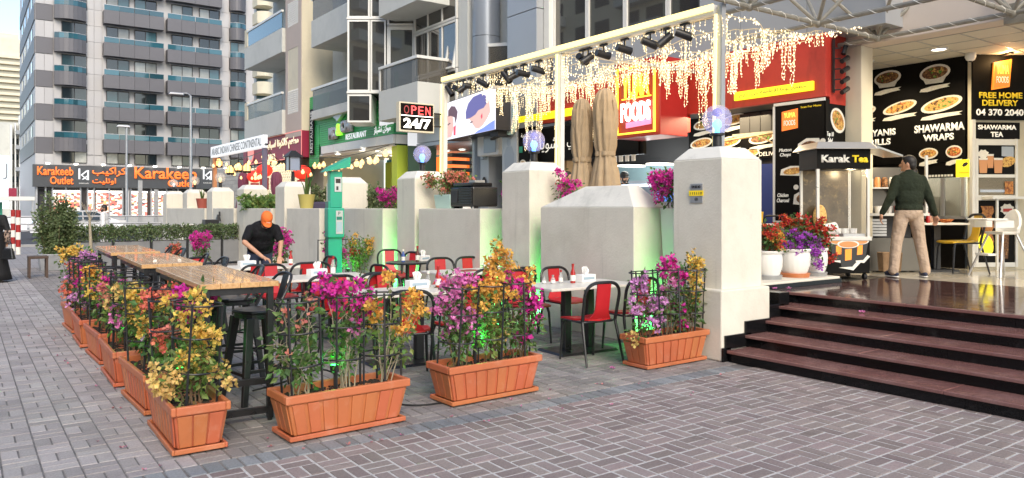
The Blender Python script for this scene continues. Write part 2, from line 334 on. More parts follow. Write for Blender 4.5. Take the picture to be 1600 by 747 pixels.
def tag(o, label=None, cat=None, group=None, kind=None):
    if label: o['label'] = label
    if cat: o['category'] = cat
    if group: o['group'] = group
    if kind: o['kind'] = kind
    return o
def thing(name, label, cat, loc=(0, 0, 0), rz=0, group=None):
    o = bpy.data.objects.new(name, None); col.objects.link(o); o.empty_display_size = .1
    o.location = loc; o.rotation_euler = (0, 0, rz); return tag(o, label, cat, group)
def dup(root, loc=None, rz=None, label=None, group=None):
    def rec(o, par):
        c = o.copy(); col.objects.link(c)
        if par: c.parent = par
        for ch in KIDS.get(o.name, ()): rec(ch, c)
        return c
    if root.name not in KIDS: index_kids(root)
    r = rec(root, None)
    if loc: r.location = loc
    if rz is not None: r.rotation_euler.z = rz
    if label: r['label'] = label
    if group: r['group'] = group
    return r
KIDS = {}
def index_kids(root):
    allk = {}
    for o in bpy.data.objects:
        if o.parent: allk.setdefault(o.parent.name, []).append(o)
    def rec(o):
        KIDS[o.name] = allk.get(o.name, [])
        for c in KIDS[o.name]: rec(c)
    rec(root)
def part(name, me, parent, loc=(0, 0, 0), rz=0):
    o = bpy.data.objects.new(name, me); col.objects.link(o); o.parent = parent; o.location = loc; o.rotation_euler.z = rz; return o
def lamp(name, kind, loc, energy, color, parent=None, size=.1, tgt=None, spot=None):
    l = bpy.data.lights.new(name, kind); l.energy = energy; l.color = color
    if kind == 'AREA': l.size = size
    elif kind in ('POINT', 'SPOT'): l.shadow_soft_size = size
    if spot: l.spot_size = rad(spot); l.spot_blend = .6
    o = bpy.data.objects.new(name, l); col.objects.link(o); o.location = loc
    if parent: o.parent = parent
    if tgt is not None: o.rotation_euler = (Vector(loc) - Vector(tgt)).to_track_quat('Z', 'Y').to_euler()
    return o

# ------------------------------------------------------------------ lettering (built as real shallow letters)
_forms = {}
for cp in range(0xFE80, 0xFEFD):
    d = unicodedata.decomposition(chr(cp)).split()
    if len(d) == 2: _forms.setdefault(chr(int(d[1], 16)), {})[d[0]] = chr(cp)
    if len(d) == 3 and d[1] == '0644': _forms.setdefault('la' + chr(int(d[2], 16)), {})[d[0]] = chr(cp)
def arabic(s):
    out = []; i = 0
    def joins_next(ch): return '<initial>' in _forms.get(ch, {})
    prevj = False
    while i < len(s):
        ch = s[i]; key = ch
        if ch == '\u0644' and i + 1 < len(s) and 'la' + s[i + 1] in _forms: key = 'la' + s[i + 1]; i += 1
        f = _forms.get(key)
        if not f: out.append(ch); prevj = False; i += 1; continue
        nx = s[i + 1] if i + 1 < len(s) else ' '
        nj = '<initial>' in f and nx in _forms
        k = '<medial>' if prevj and nj else '<final>' if prevj else '<initial>' if nj else '<isolated>'
        out.append(f.get(k) or f.get('<isolated>') or ch)
        prevj = '<initial>' in f; i += 1
    return ''.join(reversed(out))
def text(parent, s, x, z, h, m, w=None, y=-.008, bold=.0, ext=.004, shear=0, name='lettering', space=1.0, rot=0):
    c = bpy.data.curves.new('letters', 'FONT'); c.body = s; c.resolution_u = 3; c.offset = bold; c.extrude = 0; c.shear = shear; c.space_character = space
    c.align_x = 'CENTER'
    o = bpy.data.objects.new('tmp', c); col.objects.link(o)
    dg = bpy.context.evaluated_depsgraph_get(); me = bpy.data.meshes.new_from_object(o.evaluated_get(dg))
    bpy.data.objects.remove(o); bpy.data.curves.remove(c)
    xs = [v.co.x for v in me.vertices]; ys = [v.co.y for v in me.vertices]
    if not xs: return None
    x0, x1, y0, y1 = min(xs), max(xs), min(ys), max(ys)
    sz = h / max(y1 - y0, 1e-6); sx = w / max(x1 - x0, 1e-6) if w else sz
    bm = bmesh.new(); bm.from_mesh(me)
    geo = bmesh.ops.extrude_face_region(bm, geom=bm.faces[:])
    for v in geo['geom']:
        if isinstance(v, bmesh.types.BMVert): v.co.z += 1
    ca, sa = math.cos(rot), math.sin(rot)
    for v in bm.verts:
        a = (v.co.x - (x0 + x1) / 2) * sx; b = (v.co.y - (y0 + y1) / 2) * sz
        v.co = (x + a * ca - b * sa, y - (ext if v.co.z > .5 else 0), z + a * sa + b * ca)
    bm.to_mesh(me); bm.free(); me.materials.clear(); me.materials.append(M[m] if isinstance(m, str) else m)
    me.update(); ob = part(name, me, parent); return ob
FACE_W = -PI / 2       # boards on the street front: they look to -X, letters run towards -Y
FACE_S = 0             # boards that look to -Y
FACE_C = -YAW          # boards turned to the camera's side of the street
# ================================================================== GROUND
PZ = 0.62                                    # level of the terrace and of the entrance landing
def ground():
    b = B(); b.mi = 0; b.quad((-900, 4.80, -.007), (900, 4.80, -.007), (900, 900, -.007), (-900, 900, -.007))
    b.mi = 1; b.quad((-900, -900, -.0035), (900, -900, -.0035), (900, 4.80, -.0035), (-900, 4.80, -.0035))
    o = b.build('pavement', ['joint_dark', 'joint_light']); tag(o, 'grey and reddish block paving in a basketweave pattern', None, None, 'structure')
    return o
pave = ground()
# far paving where the blocks merge: a sheet whose material carries the block pattern
def far_mat():
    m = mat('paving_far', (.30, .285, .28), .85, nz=(1.5, .12)); n = m.node_tree.nodes; L = m.node_tree.links; p = n['Principled BSDF']
    tc = n.new('ShaderNodeTexCoord'); br = n.new('ShaderNodeTexBrick'); br.inputs['Scale'].default_value = 1
    br.inputs['Brick Width'].default_value = .4; br.inputs['Row Height'].default_value = .2; br.inputs['Mortar Size'].default_value = .008; br.offset = .5
    br.inputs['Color1'].default_value = (.33, .31, .305, 1); br.inputs['Color2'].default_value = (.27, .255, .25, 1); br.inputs['Mortar'].default_value = (.15, .14, .135, 1)
    L.new(tc.outputs['Object'], br.inputs['Vector']); L.new(br.outputs['Color'], p.inputs['Base Color']); M['paving_far'] = m
far_mat()
bb = B(); bb.box(-30, 24.0, -.02, 9, 37.0, 0); tag(bb.build('far_pavement', 'paving_far'), 'grey block pavement running off towards the road', None, None, 'structure')

def in_view(x, y, mg=170):
    t = x * FW[0] + y * FW[1]
    if t < .6: return None
    s = x * RT[0] + y * RT[1]; px = CX + FPX * s / t; py = HY + FPX * EYE / t
    if -mg < px < 1600 + mg and py < 747 + mg * 1.5: return t
    return None
rp = random.Random(3)
def pav_geo(b, cx, cy, sx, sy, rz, z):
    c, s = math.cos(rz), math.sin(rz); tx, ty = rp.uniform(-.010, .010), rp.uniform(-.010, .010)
    vs = []
    for (ins, zz) in ((0, -.012), (.0045, 0)):
        for (u, v) in ((-1, -1), (1, -1), (1, 1), (-1, 1)):
            x = u * (sx / 2 - ins); y = v * (sy / 2 - ins); vs.append((cx + x * c - y * s, cy + x * s + y * c, zz + z + (tx * x + ty * y)))
    b.add(vs, [(4, 5, 6, 7), (0, 1, 5, 4), (1, 2, 6, 5), (2, 3, 7, 6), (3, 0, 4, 7)])
cells = []
G_ = .2
for i in range(-22, 52):
    for j in range(5, 121):
        x, y = (i + .5) * G_, (j + .5) * G_
        if 4.85 < y < 4.95 or x > 6.62: continue
        t = in_view(x, y)
        if t is None: continue
        k = 'paver_red' if y < 4.85 else ('paver_grey' if x < 1.15 else 'paver_mid')
        gap = .011 if y < 4.9 else .0055
        for q in (-.05, .05):
            if (i + j) % 2: cells.append((t, x, y + q, .2 - gap, .1 - gap, k))
            else: cells.append((t, x + q, y, .1 - gap, .2 - gap, k))
for i in range(-24, 70):                    # the soldier course that divides the two fields
    for row in (0,):
        x = (i + .5) * .11; t = in_view(x, 4.9)
        if t is not None and x < 6.3: cells.append((t, x, 4.90, .100, .188, 'paver_blue'))
cells.sort()
proto = {}
for n_, (t, x, y, sx, sy, k) in enumerate(cells[:300]):
    key = (round(sx, 3), round(sy, 3), k)
    if key not in proto:
        b = B(); pav_geo(b, 0, 0, sx, sy, 0, 0); proto[key] = b.mesh('paver', k)
    o = part('paver', proto[key], pave, (x, y, rp.uniform(-.002, .0015)), rp.uniform(-.012, .012))
rest = {}
for (t, x, y, sx, sy, k) in cells[300:]:
    pav_geo(rest.setdefault(k, B()), x, y, sx, sy, rp.uniform(-.012, .012), rp.uniform(-.002, .0015))
for k, b in rest.items():
    tag(b.build('paving_blocks', k, pave), None, None, None, 'stuff')
# ---------------- road, kerb beyond the hedge
b = B(); b.box(-200, 37.2, -.02, 200, 74, -.004 + .006); tag(b.build('road', 'asphalt'), 'dark asphalt road crossing behind the hedge', None, None, 'structure')
b = B(); b.box(-60, 37.0, -.02, 60, 37.22, .10); tag(b.build('kerb', 'kerb'), 'pale concrete kerb along the near side of the road', None, None, 'structure')
b = B(); b.box(-60, 74, -.02, 60, 100, .13); tag(b.build('far_footway', 'paving_far'), 'footway in front of the tower across the road', None, None, 'structure')

# ================================================================== TERRACE, STEPS
b = B(); b.box(7.0, 5.62, 0, 10.6, 36, PZ); tag(b.build('terrace_floor', 'terrace_tile'), 'raised terrace floor behind the wall', None, None, 'structure')
# landing of polished granite slabs, then cream tiles under the shop ceiling
land = B().box(7.9, -6, 0, 15.5, 5.6, PZ - .03).box(9.0, 5.6, 0, 15.5, 8.2, PZ - .03).build('landing', 'black_stone'); tag(land, 'raised landing at the shop entrance', None, None, 'structure')
LX0 = 7.86
def slabs(x0, x1, y0, y1, sx, sy, m, name, z=PZ):
    pm = {}
    x = x0
    while x < x1 - .01:
        y = y0
        while y < y1 - .01:
            w, d = min(sx, x1 - x), min(sy, y1 - y); key = (round(w, 2), round(d, 2))
            if key not in pm: pm[key] = B().box(0.002, .002, -.03, w - .002, d - .002, 0).mesh(name, m)
            part(name, pm[key], land, (x, y, z)); y += sy
        x += sx
slabs(LX0, 10.66, 1.4, 5.6, .70, .70, 'granite_floor', 'granite_slab')
slabs(9.26, 10.66, 5.6, 7.0, .70, .70, 'granite_floor', 'granite_slab')
slabs(10.66, 15.0, 1.4, 8.0, .62, .6, 'cream_tile', 'floor_tile')
RIS = PZ / 5
st = thing('entrance_steps', 'flight of five purple granite steps with black risers up to the shop', 'steps', (0, 0, 0))
SX = [6.46, 6.79, 7.14, 7.50, 7.86]; SY1 = [5.10, 5.16, 5.24, 5.32, 5.42]
for i in range(5):
    z = RIS * (i + 1); nx = SX[i + 1] if i < 4 else None; y = SY1[i]; k = 0
    if i < 4:
        lens = [2.15, 1.3, 1.4, 1.5, 1.5][i % 5:] + [1.4, 1.5, 1.4]
        while y > 0.2:
            l = lens[k % len(lens)]; B().box(SX[i] - .035, y - l + .002, z - .032, nx + .01, y, z).build('tread', 'granite', st, bevel=.006); y -= l; k += 1
        B().box(SX[i] - .018, SY1[i] - 4.6, z - .033, SX[i] - .002, SY1[i] + .001, z - .0315).build('nosing_shade_strip', 'dark', st)  # dark strip put under the nosing in place of its shade
    else:
        while y > 0.2:
            l = 1.45; B().box(SX[i] - .035, y - l + .002, z - .032, LX0 - .003, y, z).build('nosing', 'granite', st, bevel=.006); y -= l
    y = SY1[i]; k = 0; l0 = [1.05, 1.9, .75, 1.6, 1.2][i]
    while y > 0.2:
        l = l0 if k == 0 else 1.25; B().box(SX[i], y - l + .003, z - RIS - (0 if i else 0) + .0, (nx or SX[i] + .3) + .001, y, z - .034).build('riser', 'black_stone', st); y -= l; k += 1

# ================================================================== STREET WALL: pillars, panels, recesses
PILX, PW = 6.50, .68
PY = [5.22 + 3.36 * i for i in range(9)]
def make_pillar():
    r = thing('wall_pillar', '', 'pillar', (0, 0, 0), 0, 'rendered pillars of the terrace wall')
    B().box(0, 0, 0, PW, PW, 2.13).build('shaft', 'plaster', r, bevel=.012)
    b = B(); b.frus(PW / 2, PW / 2, 2.13, PW - .004, PW - .004, 2.265, PW * .64, PW * .64); b.build('cap', 'plaster_cap', r, bevel=.012)
    return r
pil = make_pillar()
plab = ['nearest rendered pillar with a small metal plaque beside the steps', 'rendered pillar with a globe lamp beside the closed beige umbrellas',
        'rendered pillar behind the salmon flowers under the open sign', 'rendered pillar right behind the green parking meter', 'rendered pillar carrying a dark lantern beside the spiky potted plant',
        'rendered pillar behind the purple sign post in front of the crimson sign', 'rendered pillar with a warm globe under the white rooftop letters sign',
        'second rendered pillar from the far end of the wall', 'farthest rendered pillar at the street end of the wall']
for i, y in enumerate(PY):
    o = pil if i == 0 else dup(pil)
    o.location = (PILX, y, 0); o['label'] = plab[i]
pl = thing('plinth', 'low rendered plinth around the foot of the nearest pillar', 'plinth', (0, 0, 0))
B().box(6.40, 5.145, 0, 7.22, 6.02, .74).build('block', 'plaster', pl, bevel=.015)
lg = thing('pot_ledge', 'cream ledge with black stone face carrying the white flower pots', 'ledge', (0, 0, 0))
B().box(7.222, 5.62, 0, 9.40, 6.62, .70).build('ledge_block', 'plaster', lg, bevel=.01)
B().box(7.60, 5.598, PZ + .002, 8.5, 5.6185, .675).build('face_tile', 'black_stone', lg); B().box(8.504, 5.598, PZ + .002, 9.40, 5.6185, .675).build('face_tile', 'black_stone', lg)
for i in range(5):                            # stepped skirting on the side of the plinth
    z = RIS * i; x0 = (6.395 if i == 0 else SX[i - 1] - .02); x1 = (SX[i] if i < 4 else 7.6) + .06
    B().box(x0, (5.118 if i < 3 else 5.2) + .0, z + .002, x1, (5.143 if x1 < 7.3 else 5.617), z + .145).build('skirting', 'black_stone', lg, bevel=.003)
def wall_panel(y0, y1, x0, h, hc, label, thick=.55, name='terrace_wall'):
    r = thing(name, label, 'wall', (x0, y0, 0), 0, 'low rendered walls between the pillars')
    B().box(0, 0, 0, thick, y1 - y0, h).build('wall_face', 'plaster', r, bevel=.012)
    if hc:
        b = B(); b.frus(thick / 2, (y1 - y0) / 2, h, thick, y1 - y0, h + hc, thick * .34, (y1 - y0) - 1.0); b.v[4:] = [(x, y - .22, z) for x, y, z in b.v[4:]]; b.build('coping', 'plaster_cap', r, bevel=.01)
    return r
wall_panel(6.46, 8.25, 6.44, 1.61, .27, 'broad low wall with hipped top between the two nearest pillars')
wall_panel(9.80, 11.75, 6.47, 1.59, 0, 'flat low wall under the black cooler')
wall_panel(13.15, 15.02, 6.47, 1.59, 0, 'flat low wall to the right of the green parking meter')
wall_panel(16.3, 18.4, 6.47, 1.59, 0, 'flat low wall behind the man in the orange cap')
wall_panel(19.6, 21.9, 6.47, 1.59, 0, 'far flat low wall with the long leafed plants on top')
wall_panel(22.9, 25.2, 6.47, 1.59, 0, 'far flat low wall below the warm globe lamp')
wall_panel(26.3, 32.0, 6.49, 1.59, 0, 'low wall at the far street end of the terrace')
# back of the recesses (set back, carry the plant boxes)
for i, (y0, y1, h, lb) in enumerate([(5.86, 6.48, .98, 'recessed wall beside the nearest pillar washed in green light'), (8.2, 8.62, 1.2, 'recessed wall next to the second pillar lit green'), (9.2, 9.85, 1.57, 'recessed wall glowing green under the cooler'),
                                     (11.7, 12.0, 1.57, 'recessed wall strip lit green by the salmon flowers'), (12.5, 13.2, 1.57, 'recessed wall glowing yellow green beside the parking meter'), (15.9, 16.35, 1.57, 'recessed wall left of the parking meter'), (18.3, 19.7, 1.57, 'recessed wall under the dark lantern pillar'), (21.8, 23.0, 1.57, 'recessed wall under the sign post'), (25.1, 26.4, 1.57, 'recessed wall at the warm globe pillar')]):
    b = B(); b.box(6.86, y0, 0, 7.18, y1, h); tag(b.build('recess_wall', 'plaster'), lb, 'wall', 'recessed strips of the terrace wall')
# plaque on the nearest pillar
r = thing('plaque', 'small grey and yellow metal plaque on the nearest pillar', 'plaque', (6.498, 5.555, 1.76), FACE_W)
B().box(-.085, -.012, -.105, .085, 0, .105).build('plate', 'galv', r, bevel=.004)
B().box(-.10, -.016, -.028, .10, -.0125, .03).build('yellow_band', 'yellow_print', r)
text(r, '1 1 1 1 1 0', 0, 0, .03, 'dark', w=.16, y=-.0165, name='embossed_text'); text(r, 'DM BK NO', 0, .07, .03, 'dark', w=.12, y=-.0125, name='embossed_text'); text(r, '(2)', 0, -.065, .035, 'dark', y=-.0125, name='embossed_text')

# ================================================================== STREET FRONT BUILDINGS
FX = 10.4
def frame_window(root, T0, w, h, nx=1, nz=1, fw=.05, gl='smoke_glass', fr='white_frame', rz=0, depth=.08, name='window', lean=0):
    """window in local xz plane facing -y, its lower left corner at T0; bars split it nx by nz"""
    b = B()
    b.box(0, -depth / 2, 0, fw, depth / 2, h).box(w - fw, -depth / 2, 0, w, depth / 2, h).box(fw, -depth / 2, 0, w - fw, depth / 2, fw).box(fw, -depth / 2, h - fw, w - fw, depth / 2, h)
    for i in range(1, nx): x = w * i / nx; b.box(x - fw * .4, -depth * .4, fw, x + fw * .4, depth * .4, h - fw)
    for i in range(1, nz): z = h * i / nz; b.box(fw, -depth * .38, z - fw * .4, w - fw, depth * .38, z + fw * .4)
    o = b.build(name, fr, root); o.location = T0; o.rotation_euler = (lean, 0, rz)
    for i in range(nx):
        for k in range(nz):
            B().box(fw * .5 + (w - fw) * i / nx, -.006, fw * .5 + (h - fw) * k / nz, fw * .5 + (w - fw) * (i + 1) / nx, .006, fw * .5 + (h - fw) * (k + 1) / nz).build('pane', gl, o)
    return o
# ---- panel clad block above the restaurant
bd = thing('panel_clad_building', 'silver panel clad building above the red restaurant front', 'building', (0, 0, 0))
def bpart(name, m, x0, y0, z0, x1, y1, z1, root=None, bevel=.006): return B().box(x0, y0, z0, x1, y1, z1).build(name, m, root or bd, bevel=bevel)
B().box(11.06, 6.72, 4.30, 13, 16.9, 14).build('wall', 'greywall', bd)
ys = [-3 + 1.24 * i for i in range(30)]
for y in [5.6, 6.84, 8.08, 9.32, 10.56, 11.80]:
    bpart('cladding_panel', 'panel', FX + .12, y + .006, 4.2, 11.0, y + 1.24 - .006, 5.04)
for y in [5.6, 6.84]:
    for z in (5.05, 6.3, 7.55): bpart('cladding_panel', 'panel', FX + .12, y + .006, z + .006, 11.0, y + 1.234, z + 1.244)
for k in range(4): frame_window(bd, (FX + .3, 13.2 - 1.13 * k, 5.06), 1.12, 2.3, 1, 1, .05, rz=FACE_W)
bpart('window_jamb', 'white_frame', FX + .14, 13.2, 5.06, 11, 13.38, 7.6)
# chamfered column of panels
def pcol(z0, z1):
    return B().prism([(FX - .05, 13.40), (11.0, 13.40), (11.0, 15.0), (FX + .42, 15.0), (FX - .05, 14.52)][::-1][::-1], z0 + .008, z1 - .008).build('cladding_panel', 'panel', bd, bevel=.005)
for z0, z1 in ((3.25, 4.82), (4.82, 6.05), (6.05, 7.4), (7.4, 8.8)): pcol(z0, z1)
# recessed balcony with glass front
B().box(11.3, 15.0, 3.4, 12, 16.7, 14).build('wall', 'greywall', bd)
frame_window(bd, (11.28, 16.35, 5.3), 1.1, 2.4, 2, 1, .07, rz=FACE_W)
o = B().box(0, -.012, 0, 1.0, .012, 1.25).build('balustrade_glass', 'rail_glass', bd); o.location = (10.62, 15.7, 4.35); o.rotation_euler.z = rad(-52)
o = B().box(-.02, -.03, 1.25, 1.02, .03, 1.33).build('handrail', 'white_frame', bd); o.location = (10.62, 15.7, 4.35); o.rotation_euler.z = rad(-52)
bpart('soffit_panel', 'panel', 10.5, 15.0, 3.9, 12, 16.4, 4.3)
for z0, z1 in ((PZ, 2.2), (2.2, 4.1), (4.1, 5.9), (5.9, 8.2)):
    B().lathe([(.36, z0 + .006), (.36, z1 - .006)], 28, (FX + .36, 16.02, 0)).build('column_casing', 'panel_dark', bd, smooth=True)
bpart('wall_strip', 'greywall', FX + .05, 16.40, 3.4, 11.2, 16.85, 14)
# ---- glazed corner bay building
gb = thing('glazed_bay_building', 'pale building with white framed corner glazing and a balcony', 'building', (0, 0, 0))
def gpart(*a, **k): return bpart(*a, root=gb, **k)
gpart('wall', 'greywall', 10.9, 16.86, 4.2, 13, 26.2, 14)
Y0, Y1 = 16.9, 19.25
for k, (wd, z0, hh, nx, nz) in enumerate([(2.3, 4.1, 1.15, 3, 1), (2.3, 5.27, 1.25, 3, 1), (2.3, 6.54, 1.5, 3, 1), (2.3, 8.06, 1.5, 3, 1)]):
    frame_window(gb, (FX + .06, 19.2, z0), wd, hh, nx, nz, .06, rz=FACE_W)
o = frame_window(gb, (FX - .02, 17.42, 5.25), .45, 1.25, 1, 1, .05, rz=FACE_W, lean=rad(-10), name='open_casement')
# balcony: slab with two faces, glass and rail
bal = B().prism([(9.5, 17.3), (10.9, 17.3), (10.9, 19.9), (9.5, 19.55)], 4.03, 4.86).build('balcony', 'greywall', gb, bevel=.01)
B().box(9.51, 17.32, 4.87, 9.53, 19.5, 5.46).build('rail_pane', 'rail_glass', bal); B().box(9.54, 17.31, 4.87, 10.4, 17.33, 5.46).build('rail_pane', 'rail_glass', bal)
B().box(9.47, 17.28, 5.46, 9.56, 19.53, 5.54).build('handrail', 'white_frame', bal, bevel=.01); B().box(9.565, 17.28, 5.46, 10.45, 17.36, 5.54).build('handrail', 'white_frame', bal, bevel=.01); B().box(9.49, 19.45, 4.87, 9.55, 19.53, 5.45).build('rail_post', 'white_frame', bal)
up = B().prism([(9.5, 17.3), (10.9, 17.3), (10.9, 19.9), (9.5, 19.55)], 6.95, 8.1).build('balcony', 'greywall', gb, bevel=.01)
# box bay turned towards the corner
Bc = (9.50, 20.07); ux, uy = RT
def bayT(s, d=0): return (Bc[0] + ux * s + FW[0] * d, Bc[1] + uy * s + FW[1] * d)
bay = B()
pA, pB, pC, pD, pE = bayT(-.66), bayT(0), bayT(.44), bayT(.44, .9), bayT(-.66, .9)
for (z0, hh, a, bq) in ((4.05, .8, -.66, 0.02), (4.93, 2.05, -.66, -.02), (7.04, .62, -.66, -.02), (7.72, 1.3, -.66, -.02)):
    frame_window(gb, (*bayT(a), z0), bq - a, hh, 1, 1, .05, rz=-YAW)
for (z0, hh) in ((4.93, 2.05), (7.04, .62)):
    frame_window(gb, (*bayT(.0), z0), .44, hh, 1, 1, .045, rz=-YAW)
B().prism([bayT(-.66, .06), bayT(.02, .06), bayT(.02, 1.1), bayT(-.66, 1.1)], 4.05, 4.86).build('bay_box', 'white_frame', gb)
B().prism([bayT(-.66, .06), bayT(.44, .06), bayT(.44, 1.1), bayT(-.66, 1.1)], 4.9, 14).build('bay_core', 'dark', gb)
for z in (4.88, 7.0, 7.68): B().prism([bayT(-.68, -.05), bayT(.46, -.05), bayT(.46, .1), bayT(-.68, .1)], z, z + .055).build('transom', 'white_frame', gb)
# balcony door wall
dlen = math.hypot(10.46 - bayT(.46)[0], 19.3 - bayT(.46)[1])
frame_window(gb, (*bayT(.47, .02), 4.5), .82, 2.3, 1, 1, .10, rz=-YAW, name='balcony_door')
frame_window(gb, (*bayT(.47, .02), 6.82), .82, 1.0, 1, 1, .06, rz=-YAW)
B().prism([bayT(.46, .1), bayT(1.4, .1), bayT(1.4, .5), bayT(.46, .5)], 4.5, 9).build('wall', 'dark', gb)
# second balcony to the left of the bay
for z0, zh in ((3.62, 4.62), (6.72, 7.1)):
    q = B().box(9.75, 21.2, zh, 11, 25.3, z0 + 1.3).build('balcony', 'greywall', gb, bevel=.01)
    B().box(9.77, 21.3, z0 + 1.31, 9.79, 25.2, z0 + 2.0).build('rail_pane', 'rail_glass', q); B().box(9.74, 21.2, z0 + 2.0, 9.83, 25.3, z0 + 2.08).build('handrail', 'white_frame', q)
# ---- cream apartment building with balconies further along
cb = thing('cream_apartment_building', 'cream rendered apartment building with lattice strip and side balconies', 'building', (0, 0, 0))
def cpart(*a, **k): return bpart(*a, root=cb, **k)
TX, TY = 9.8, 26.3
B().box(TX, TY, 4.35, 13, 27.95, 30).build('stair_tower', 'cream', cb, bevel=.02)
cpart('wall', 'greywall', 11.0, 27.95, 0, 13, 33, 30)
ypk = lambda px: onX(px, TX)
# street face, its shade put into a pinker colour, with lattice screens and an open slot
for (py0, py1, kind) in ((-40, 0, 'w'), (0, 38, 'l'), (38, 74, 'w'), (74, 140, 'o'), (140, 176, 'l'), (176, 214, 'w')):
    zt, zb = zX(461, py0, TX - .02), zX(461, py1, TX - .02)
    if kind == 'w': B().box(TX - .03, 26.32, zb, TX - .002, 27.93, zt).build('face_panel', 'pinkish_shade', cb)
    elif kind == 'o':
        B().box(TX - .03, 26.32, zb, TX - .002, 26.62, zt).build('face_panel', 'pinkish_shade', cb); B().box(TX - .03, 27.66, zb, TX - .002, 27.93, zt).build('face_panel', 'pinkish_shade', cb)
        B().box(TX - .02, 26.62, zb, TX - .004, 27.66, zt).build('slot_back', 'cream', cb)
    else:
        b = B(); b.box(TX - .03, 26.32, zb, TX - .004, 26.6, zt).box(TX - .03, 27.7, zb, TX - .004, 27.93, zt); b.build('face_panel', 'pinkish_shade', cb)
        B().box(TX - .012, 26.6, zb, TX - .004, 27.7, zt).build('screen_back', 'dark', cb)
        b = B(); n1 = 9; n2 = 11
        for i in range(n1):
            for k in range(n2):
                y = 26.6 + 1.1 * (i + .5) / n1; z = zb + (zt - zb) * (k + .5) / n2
                b.add([(TX - .035, y - .05, z), (TX - .035, y, z - .055), (TX - .035, y + .05, z), (TX - .035, y, z + .055), (TX - .013, y - .05, z), (TX - .013, y, z - .055), (TX - .013, y + .05, z), (TX - .013, y, z + .055)],
                      [(0, 1, 2, 3), (4, 5, 1, 0), (5, 6, 2, 1), (6, 7, 3, 2), (7, 4, 0, 3)])
        b.build('lattice_screen', 'white', cb)
for z0 in (4.40, 7.45, 10.5):
    q = B().box(9.65, 27.96, z0 - .05, 11.0, 32.6, z0 + .85).build('balcony', 'greywall', cb, bevel=.015)
    B().box(9.66, 28.0, z0 + .86, 9.68, 32.1, z0 + 1.45).build('rail_pane', 'rail_glass' if z0 < 5 else 'teal_glass', q)
    B().box(9.63, 27.97, z0 + 1.45, 9.72, 32.2, z0 + 1.53).build('handrail', 'white_frame', q); B().box(9.65, 32.2, z0 + .85, 9.95, 32.6, z0 + 1.6).build('rail_end', 'cream', q, bevel=.03)
for z0 in (5.2, 8.4): frame_window(cb, (10.99, 29.2, z0), .9, 1.6, 1, 2, .06, rz=FACE_W)
cpart('wall', 'greywall', 10.98, 27.95, 7.2, 11.0, 32.6, 7.36)
cpart('base_wall', 'cream', 10.6, 26.3, 0, 13, 34, 4.3)

# ---- the building opposite, seen only in the reflections
ob_ = thing('opposite_building', 'cream apartment block opposite, mirrored in the bay glass', 'building', (-34, 0, 0))
B().box(-8, -70, 0, 0, 75, 26).build('wall', 'cream', ob_)
wm_ = B().box(-.1, 0, 0, .06, 2.2, 1.7).mesh('window', 'dark'); bm2 = B().box(0, 0, 0, 1.2, 6.2, 1.1).mesh('balcony', 'greywall')
for fl_ in range(7):
    for k in range(-10, 9):
        for q_ in range(2): part('window', wm_, ob_, (0, 6 + 7.6 * k + 3.2 * q_, 3.9 + 3.2 * fl_))
        if k % 2 == 0: part('balcony', bm2, ob_, (.01, 5.5 + 7.6 * k, 2.9 + 3.2 * fl_))
# ================================================================== ACROSS THE ROAD
TWY = 80.0
tw = thing('apartment_tower', 'tall grey apartment tower with curved corner balconies and teal glass rails', 'building', (0, 0, 0))
tx = lambda px: onY(px, TWY)
ztw = lambda px, py: zY(px, py, TWY)
X0, X1 = tx(55), tx(408)
B().box(X0, TWY + .05, 0, X1, TWY + 22, 60).build('wall', 'cladding', tw)
LV = [7.95 + 2.99 * i for i in range(-1, 6)]           # tops of the dark parapet bands
XA0, XA1, XB0, XB1 = tx(160), tx(253), tx(258.5), tx(343)
XC0, XC1 = tx(84), tx(134); XD0, XD1 = tx(358), tx(382)
# pale cladding panels on the piers, joints recessed
pm = {}
def clad(x0, x1, z0, z1, y=TWY, name='cladding_panel', m='cladding', th=.06):
    k = (round(x1 - x0, 2), round(z1 - z0, 2), m, th)
    if k not in pm: pm[k] = B().box(.012, -th, .012, x1 - x0 - .012, .04, z1 - z0 - .012).mesh(name, m)
    return part(name, pm[k], tw, (x0, y, z0))
def clad_row(x0, x1, z0, n, m='cladding', hh=1.495, k=2):
    for i in range(n):
        for q in range(k): clad(x0 + (x1 - x0) * i / n, x0 + (x1 - x0) * (i + 1) / n, z0 + hh * q, z0 + hh * (q + 1), m=m)
for zi in LV[1:]:
    clad_row(tx(134.5), tx(159), zi - 1.45, 2, hh=1.495)
    clad_row(tx(343.5), tx(357.5), zi - 1.45, 1)
    clad_row(X0, tx(83), zi, 2, hh=1.49, k=1); clad_row(X0, tx(83), zi - 1.45, 1, m='band', hh=1.44, k=1)
clad_row(tx(134.5), tx(159), LV[1] - 3.3, 2, hh=.9)
clad_row(X0, tx(83), LV[1] - 2.9, 2, hh=1.44, k=1)
